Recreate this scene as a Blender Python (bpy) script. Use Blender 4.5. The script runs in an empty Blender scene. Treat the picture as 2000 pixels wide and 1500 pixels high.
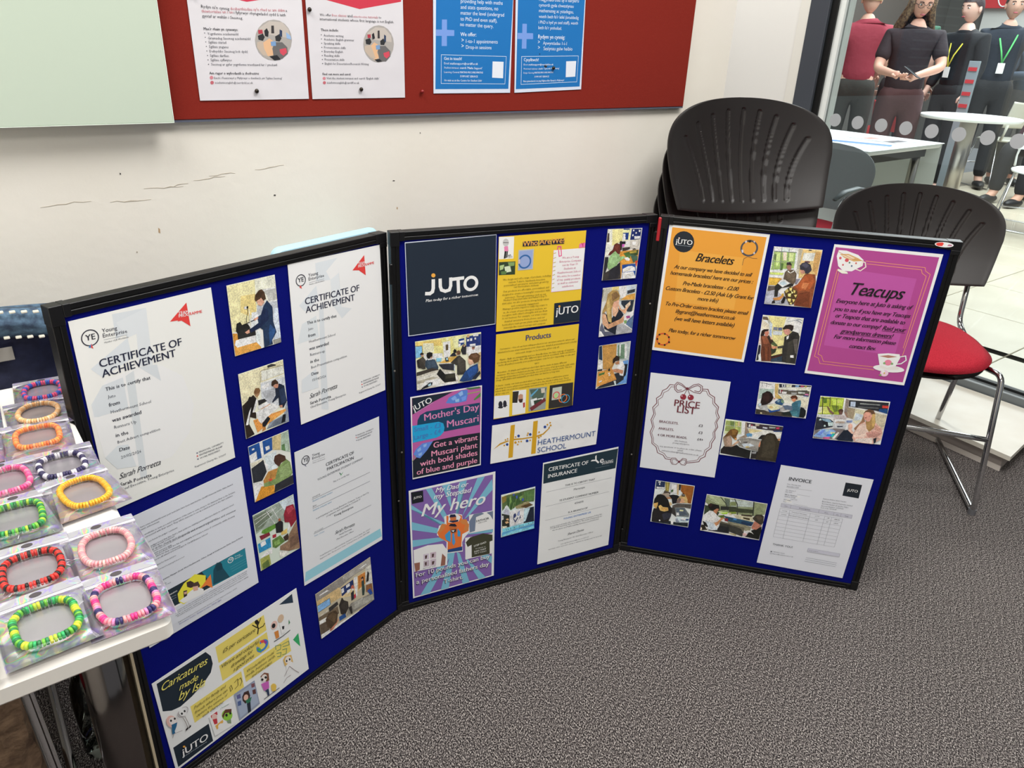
import bpy, math, random
from mathutils import Vector, Matrix
from mathutils.geometry import tessellate_polygon
random.seed(7)
sc = bpy.context.scene
COL = sc.collection
PI = math.pi
def V3(*a): return Vector(a)

# ------------------------------------------------------------------ camera
cam_d = bpy.data.cameras.new('camera'); cam = bpy.data.objects.new('camera', cam_d); COL.objects.link(cam)
cr, cu, cf = V3(.9991, .0178, .0385), V3(-.0425, .42, .9065), V3(0, .9074, -.4204)
M = Matrix((cr, cu, -cf)).transposed().to_4x4(); M.translation = V3(0, 0, 1.2394)
cam.matrix_world = M
cam_d.sensor_width = 36; cam_d.lens = 1464.0 / 2000 * 36; cam_d.clip_start = .02; cam_d.clip_end = 60
sc.camera = cam
# ------------------------------------------------------------------ exposure, world, lamps
sc.view_settings.view_transform = 'Standard'; sc.view_settings.look = 'None'
sc.view_settings.gamma = 1; sc.view_settings.use_curve_mapping = False
sc.view_settings.exposure = 0.0
w = bpy.data.worlds.new('world'); sc.world = w; w.use_nodes = True
w.node_tree.nodes['Background'].inputs[0].default_value = (.9, .95, 1, 1)
w.node_tree.nodes['Background'].inputs[1].default_value = .35
def area(name, loc, size, power, color=(1, .96, .9), target=None, sy=None):
    l = bpy.data.lights.new(name, 'AREA'); l.energy = power; l.color = color
    l.shape = 'RECTANGLE'; l.size = size; l.size_y = sy or size
    o = bpy.data.objects.new(name, l); COL.objects.link(o); o.location = loc
    if target is not None:
        o.rotation_euler = (V3(*target) - V3(*loc)).to_track_quat('-Z', 'Y').to_euler()
    return o
area('ceiling_or_fill_light', (-.75, .55, 2.62), .9, 23, (1, .985, .96), sy=.5)
area('ceiling_or_fill_light', (.70, .95, 2.62), 1.1, 42, (1, .985, .96), sy=.6)
area('ceiling_or_fill_light', (.5, -1.3, 2.62), 1.2, 28, (1, .985, .96), sy=.6)
area('hall_skylight', (3.6, 5.6, 3.6), 3.2, 290, (.93, .98, 1.0))
area('hall_skylight', (5.6, 8.6, 3.6), 3.5, 290, (.95, .98, 1.0))
area('ceiling_or_fill_light', (1.45, 1.75, 2.62), .6, 9, (1, .985, .96))  # small fill added to brighten the white wall beside the glass
area('alcove_fill_light', (.3, 3.3, 2.6), .6, 26, (1, .97, .92))  # fill added to light the alcove and its notice board

# ------------------------------------------------------------------ helpers
def s2l(c): return c / 12.92 if c <= .04045 else ((c + .055) / 1.055) ** 2.4
def hexl(h): return tuple(s2l(int(h[i:i + 2], 16) / 255) for i in (0, 2, 4))
MATS = {}
def mat(name, col, rough=.5, metal=0, bump=None, spec=.5, noise=None, **kw):
    if name in MATS: return MATS[name]
    m = bpy.data.materials.new(name); m.use_nodes = True; nt = m.node_tree; b = nt.nodes['Principled BSDF']
    c = hexl(col) if isinstance(col, str) else col
    b.inputs['Base Color'].default_value = (*c, 1); b.inputs['Roughness'].default_value = rough
    b.inputs['Metallic'].default_value = metal; b.inputs['Specular IOR Level'].default_value = spec
    for k, v in kw.items(): b.inputs[k.replace('_', ' ')].default_value = v
    tc = nt.nodes.new('ShaderNodeTexCoord')
    if noise:   # (scale, second colour, detail)
        n = nt.nodes.new('ShaderNodeTexNoise'); n.inputs['Scale'].default_value = noise[0]; n.inputs['Detail'].default_value = noise[2]
        mx = nt.nodes.new('ShaderNodeMix'); mx.data_type = 'RGBA'
        mx.inputs[6].default_value = (*c, 1); mx.inputs[7].default_value = (*hexl(noise[1]), 1)
        rp = nt.nodes.new('ShaderNodeValToRGB'); lo, hi = noise[3] if len(noise) > 3 else (.35, .65)
        rp.color_ramp.elements[0].position = lo; rp.color_ramp.elements[1].position = hi
        nt.links.new(tc.outputs['Object'], n.inputs['Vector']); nt.links.new(n.outputs['Fac'], rp.inputs[0])
        nt.links.new(rp.outputs[0], mx.inputs[0]); nt.links.new(mx.outputs[2], b.inputs['Base Color'])
    if bump:    # (scale, strength, distance)
        n = nt.nodes.new('ShaderNodeTexNoise'); n.inputs['Scale'].default_value = bump[0]; n.inputs['Detail'].default_value = 4
        bp = nt.nodes.new('ShaderNodeBump'); bp.inputs['Strength'].default_value = bump[1]; bp.inputs['Distance'].default_value = bump[2]
        nt.links.new(tc.outputs['Object'], n.inputs['Vector']); nt.links.new(n.outputs['Fac'], bp.inputs['Height']); nt.links.new(bp.outputs[0], b.inputs['Normal'])
    MATS[name] = m; return m

def tag(o, label=None, cat=None, group=None, kind=None):
    if label: o['label'] = label
    if cat: o['category'] = cat
    if group: o['group'] = group
    if kind: o['kind'] = kind
    return o
def empty(name, loc=(0, 0, 0), rz=0, label=None, cat=None, group=None):
    o = bpy.data.objects.new(name, None); COL.objects.link(o); o.location = loc; o.rotation_euler = (0, 0, rz); o.empty_display_size = .05
    return tag(o, label, cat, group)
def copy_tree(o, parent=None):
    kids = list(o.children)
    c = o.copy(); COL.objects.link(c)
    if parent is not None: c.parent = parent
    for k in kids: copy_tree(k, c)
    return c

class MB:
    def __init__(s): s.v = []; s.f = []
    def add(s, vs, fs, M=None):
        n = len(s.v)
        s.v += [tuple(M @ Vector(p)) if M is not None else tuple(p) for p in vs]
        s.f += [tuple(i + n for i in f) for f in fs]
        return s
    def box(s, x0, x1, y0, y1, z0, z1, M=None):
        vs = [(x, y, z) for z in (z0, z1) for y in (y0, y1) for x in (x0, x1)]
        return s.add(vs, [(0, 2, 3, 1), (4, 5, 7, 6), (0, 1, 5, 4), (2, 6, 7, 3), (0, 4, 6, 2), (1, 3, 7, 5)], M)
    def rbox(s, x0, x1, y0, y1, z0, z1, r=.004, M=None):   # rounded outline, chamfered top and bottom
        out = []
        for cx, cy, a0 in ((x1 - r, y1 - r, 0), (x0 + r, y1 - r, 90), (x0 + r, y0 + r, 180), (x1 - r, y0 + r, 270)):
            for k in range(5):
                a = math.radians(a0 + k * 22.5); out.append((cx, cy, math.cos(a), math.sin(a)))
        c = min(r, (z1 - z0) / 2.2) * .7
        rings = [(z0, r - c), (z0 + c, r), (z1 - c, r), (z1, r - c)]
        vs = [(cx + rr * ca, cy + rr * sa, z) for z, rr in rings for cx, cy, ca, sa in out]
        n = len(out); fs = [(j * n + i, j * n + (i + 1) % n, (j + 1) * n + (i + 1) % n, (j + 1) * n + i) for j in range(3) for i in range(n)]
        fs += [tuple(range(n - 1, -1, -1)), tuple(range(3 * n, 4 * n))]
        return s.add(vs, fs, M)
    def prism(s, pts, z0, z1, M=None):
        n = len(pts); vs = [(x, y, z0) for x, y in pts] + [(x, y, z1) for x, y in pts]
        fs = [tuple(range(n - 1, -1, -1)), tuple(range(n, 2 * n))] + [(i, (i + 1) % n, n + (i + 1) % n, n + i) for i in range(n)]
        return s.add(vs, fs, M)
    def tube(s, pts, r, seg=10, closed=False, M=None, ry=None):
        P = [Vector(p) for p in pts]; n = len(P); R = r if isinstance(r, (list, tuple)) else [r] * n
        vs = []; up = None
        for i in range(n):
            a = P[i - 1] if (i or closed) else P[i]; b = P[(i + 1) % n] if (i < n - 1 or closed) else P[i]
            t = (b - a).normalized()
            if up is None: up = Vector((0, 0, 1)) if abs(t.z) < .9 else Vector((1, 0, 0))
            x = t.cross(up).normalized(); y = x.cross(t).normalized(); up = y
            for k in range(seg):
                an = 2 * PI * k / seg; vs.append(P[i] + x * math.cos(an) * R[i] + y * math.sin(an) * R[i] * (ry or 1))
        fs = [(i * seg + k, i * seg + (k + 1) % seg, ((i + 1) % n) * seg + (k + 1) % seg, ((i + 1) % n) * seg + k) for i in range(n if closed else n - 1) for k in range(seg)]
        if not closed: fs += [tuple(range(seg - 1, -1, -1)), tuple(range((n - 1) * seg, n * seg))]
        return s.add(vs, fs, M)
    def lathe(s, prof, seg=24, M=None, sx=1, sy=1):
        n = len(prof); vs = [(r * math.cos(2 * PI * k / seg) * sx, r * math.sin(2 * PI * k / seg) * sy, z) for r, z in prof for k in range(seg)]
        fs = [(i * seg + k, i * seg + (k + 1) % seg, (i + 1) * seg + (k + 1) % seg, (i + 1) * seg + k) for i in range(n - 1) for k in range(seg)]
        fs += [tuple(range(seg - 1, -1, -1)), tuple(range((n - 1) * seg, n * seg))]
        return s.add(vs, fs, M)
    def ball(s, c, rx, ry=None, rz=None, seg=16, rings=10, M=None):
        ry = ry or rx; rz = rz or rx
        prof = [(max(1e-4, math.sin(PI * i / rings)), -math.cos(PI * i / rings)) for i in range(rings + 1)]
        vs = [(c[0] + r * math.cos(2 * PI * k / seg) * rx, c[1] + r * math.sin(2 * PI * k / seg) * ry, c[2] + z * rz) for r, z in prof for k in range(seg)]
        fs = [(i * seg + k, i * seg + (k + 1) % seg, (i + 1) * seg + (k + 1) % seg, (i + 1) * seg + k) for i in range(rings) for k in range(seg)]
        return s.add(vs, fs, M)
    def mesh(s, name, m, smooth=False):
        me = bpy.data.meshes.new(name); me.from_pydata(s.v, [], s.f); me.materials.append(m)
        if smooth: me.shade_smooth()
        me.update(); return me
    def obj(s, name, m, parent=None, smooth=False, ang=None):
        o = bpy.data.objects.new(name, s.mesh(name, m, smooth)); COL.objects.link(o)
        if ang:
            o.data.shade_smooth()
            o.data.set_sharp_from_angle(angle=math.radians(ang))
        if parent is not None: o.parent = parent
        return o
def mesh_obj(name, me, parent=None):
    o = bpy.data.objects.new(name, me); COL.objects.link(o)
    if parent is not None: o.parent = parent
    return o
def arc(pts, rad=.02, n=5):   # rounds the inner corners of a polyline
    P = [Vector(p) for p in pts]; out = [P[0]]
    for i in range(1, len(P) - 1):
        a = (P[i - 1] - P[i]); b = (P[i + 1] - P[i]); r = min(rad, a.length * .45, b.length * .45)
        A = P[i] + a.normalized() * r; B = P[i] + b.normalized() * r
        for k in range(n + 1):
            t = k / n; out.append(A * (1 - t) ** 2 + P[i] * 2 * t * (1 - t) + B * t ** 2)
    return out + [P[-1]]

# ------------------------------------------------------------------ flat print on paper (polygons and lettering in ink colours)
def ink_material(name, rough, coat=0):
    m = bpy.data.materials.new(name); m.use_nodes = True; nt = m.node_tree; b = nt.nodes['Principled BSDF']
    a = nt.nodes.new('ShaderNodeAttribute'); a.attribute_name = 'ink'; b.inputs['Roughness'].default_value = rough
    b.inputs['Coat Weight'].default_value = coat; b.inputs['Coat Roughness'].default_value = .2
    nt.links.new(a.outputs['Color'], b.inputs['Base Color']); return m
INK = ink_material('print_ink', .55); PHOTO = ink_material('photo_ink', .38)
def grain(m):   # printed photographs are never flat colour: fine tonal variation
    nt = m.node_tree; b = nt.nodes['Principled BSDF']; a = [n for n in nt.nodes if n.type == 'ATTRIBUTE'][0]; tc = nt.nodes.new('ShaderNodeTexCoord'); prev = a.outputs['Color']
    for sc_, lo, hi, det in ((70, .72, 1.22, 4), (420, .70, 1.28, 3)):
        n = nt.nodes.new('ShaderNodeTexNoise'); n.inputs['Scale'].default_value = sc_; n.inputs['Detail'].default_value = det; n.inputs['Roughness'].default_value = .7
        r = nt.nodes.new('ShaderNodeMapRange'); r.inputs[1].default_value = .32; r.inputs[2].default_value = .68; r.inputs[3].default_value = lo; r.inputs[4].default_value = hi
        x = nt.nodes.new('ShaderNodeMix'); x.data_type = 'RGBA'; x.blend_type = 'MULTIPLY'; x.inputs[0].default_value = 1
        nt.links.new(tc.outputs['Object'], n.inputs['Vector']); nt.links.new(n.outputs['Fac'], r.inputs[0]); nt.links.new(prev, x.inputs[6]); nt.links.new(r.outputs[0], x.inputs[7]); prev = x.outputs[2]
    nt.links.new(prev, b.inputs['Base Color'])
grain(PHOTO)
def paper_material(name, rough=.55):
    m = bpy.data.materials.new(name); m.use_nodes = True; nt = m.node_tree; b = nt.nodes['Principled BSDF']
    a = nt.nodes.new('ShaderNodeAttribute'); a.attribute_name = 'ink'; b.inputs['Roughness'].default_value = rough
    nt.links.new(a.outputs['Color'], b.inputs['Base Color'])
    tc = nt.nodes.new('ShaderNodeTexCoord'); n = nt.nodes.new('ShaderNodeTexNoise'); n.inputs['Scale'].default_value = 14; n.inputs['Detail'].default_value = 2
    bp = nt.nodes.new('ShaderNodeBump'); bp.inputs['Strength'].default_value = .5; bp.inputs['Distance'].default_value = .004
    nt.links.new(tc.outputs['Object'], n.inputs['Vector']); nt.links.new(n.outputs['Fac'], bp.inputs['Height']); nt.links.new(bp.outputs[0], b.inputs['Normal'])
    return m
PAPER = paper_material('paper_sheet')
WREF = {'N': hexl('eeebe6'), 'B': hexl('cfc8bf')}; WALB = .80
def inkc(h, ref='B'):
    c = hexl(h); return tuple(min(.93, max(.003, x / r * WALB)) for x, r in zip(c, WREF[ref]))
class Ink:
    def __init__(s, z0=0): s.v = []; s.f = []; s.c = []; s.z = z0; s.dz = 2.2e-5
    def poly(s, pts, col, flat=False):
        if len(pts) < 3: return
        if not flat: s.z += s.dz
        n = len(s.v); s.v += [(x, y, s.z) for x, y in pts]
        tr = tessellate_polygon([[Vector((x, y, 0)) for x, y in pts]])
        for t in tr:
            a, b, c = (pts[i] for i in t)
            if (b[0] - a[0]) * (c[1] - a[1]) - (b[1] - a[1]) * (c[0] - a[0]) < 0: t = t[::-1]
            s.f.append(tuple(i + n for i in t)); s.c.append(col)
    def line(s, pts, w, col):
        s.z += s.dz; w = w / 2
        for i in range(len(pts) - 1):
            (x0, y0), (x1, y1) = pts[i], pts[i + 1]; d = math.hypot(x1 - x0, y1 - y0) or 1e-9; nx, ny = -(y1 - y0) / d * w, (x1 - x0) / d * w
            ex, ey = (x1 - x0) / d * w * .5, (y1 - y0) / d * w * .5
            s.z += 2e-6
            s.poly([(x0 - ex + nx, y0 - ey + ny), (x0 - ex - nx, y0 - ey - ny), (x1 + ex - nx, y1 + ey - ny), (x1 + ex + nx, y1 + ey + ny)], col, True)
    def ring(s, c, R, w, col, k=28):
        s.z += s.dz
        for i in range(k):
            a, b = 2 * PI * i / k, 2 * PI * (i + 1) / k; r0, r1 = R - w / 2, R + w / 2
            s.poly([(c[0] + r * math.cos(t), c[1] + r * math.sin(t)) for r, t in ((r0, a), (r1, a), (r1, b), (r0, b))], col, True)
    def mesh(s, name, m):
        me = bpy.data.meshes.new(name); me.from_pydata(s.v, [], s.f); me.materials.append(m)
        at = me.color_attributes.new('ink', 'FLOAT_COLOR', 'CORNER'); buf = []
        for p in s.c: buf += [*p, 1.0] * 3
        at.data.foreach_set('color', buf); return me
_fc = bpy.data.curves.new('lettering_source', 'FONT'); _fo = bpy.data.objects.new('lettering_source', _fc); COL.objects.link(_fo)
_fc.size = 1; _fc.fill_mode = 'FRONT'
TCACHE = {}
def glyphs(txt, style, fine):
    k = (txt, style, fine)
    if k in TCACHE: return TCACHE[k]
    _fc.body = txt; _fc.resolution_u = 4 if fine else 1
    _fc.offset = {'n': .0, 'b': .0, 'bi': .0, 'i': .0, 's': .0, 'S': .0, 'r': .0}.get(style, .0)
    _fc.shear = {'bi': .28, 'i': .28, 's': .42, 'S': .36}.get(style, 0)
    _fc.space_character = .93 if style in ('s', 'S') else 1
    bpy.context.view_layer.update()
    ev = _fo.evaluated_get(bpy.context.evaluated_depsgraph_get()); me = ev.to_mesh(); me.calc_loop_triangles()
    vs = [(p.co.x, p.co.y) for p in me.vertices]; ts = [tuple(t.vertices) for t in me.loop_triangles]
    ev.to_mesh_clear()
    x0 = min((p[0] for p in vs), default=0); x1 = max((p[0] for p in vs), default=1)
    TCACHE[k] = ([(x - x0, y) for x, y in vs], ts, max(x1 - x0, .01)); return TCACHE[k]
def put_text(ink, txt, style, a, b, col):
    L = math.hypot(b[0] - a[0], b[1] - a[1]); vs, ts, wd = glyphs(txt, style, L / max(1, len(txt)) > .0035)
    k = L / wd; ux, uy = (b[0] - a[0]) / L, (b[1] - a[1]) / L; n = len(ink.v)
    ky = k * {'S': 1.12, 's': 1.1, 'b': 1.0, 'r': 1.05}.get(style, 1)
    ink.v += [(a[0] + x * k * ux - y * ky * uy, a[1] + x * k * uy + y * ky * ux, ink.z) for x, y in vs]
    if style in ('b', 'bi', 'S', 'r'):   # heavier strokes: a second impression a hair to the right
        m_ = len(ink.v) - n; dx = k * .030; ink.v += [(x + dx * ux, y + dx * uy, z + 3e-6) for x, y, z in ink.v[n:n + m_]]
        ts = ts + [tuple(i + m_ for i in t) for t in ts]; vs = vs + vs
    for t in ts:
        p, q, r = (vs[i] for i in t)
        if (q[0] - p[0]) * (r[1] - p[1]) - (q[1] - p[1]) * (r[0] - p[0]) < 0: t = t[::-1]
        ink.f.append(tuple(i + n for i in t)); ink.c.append(col)

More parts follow.
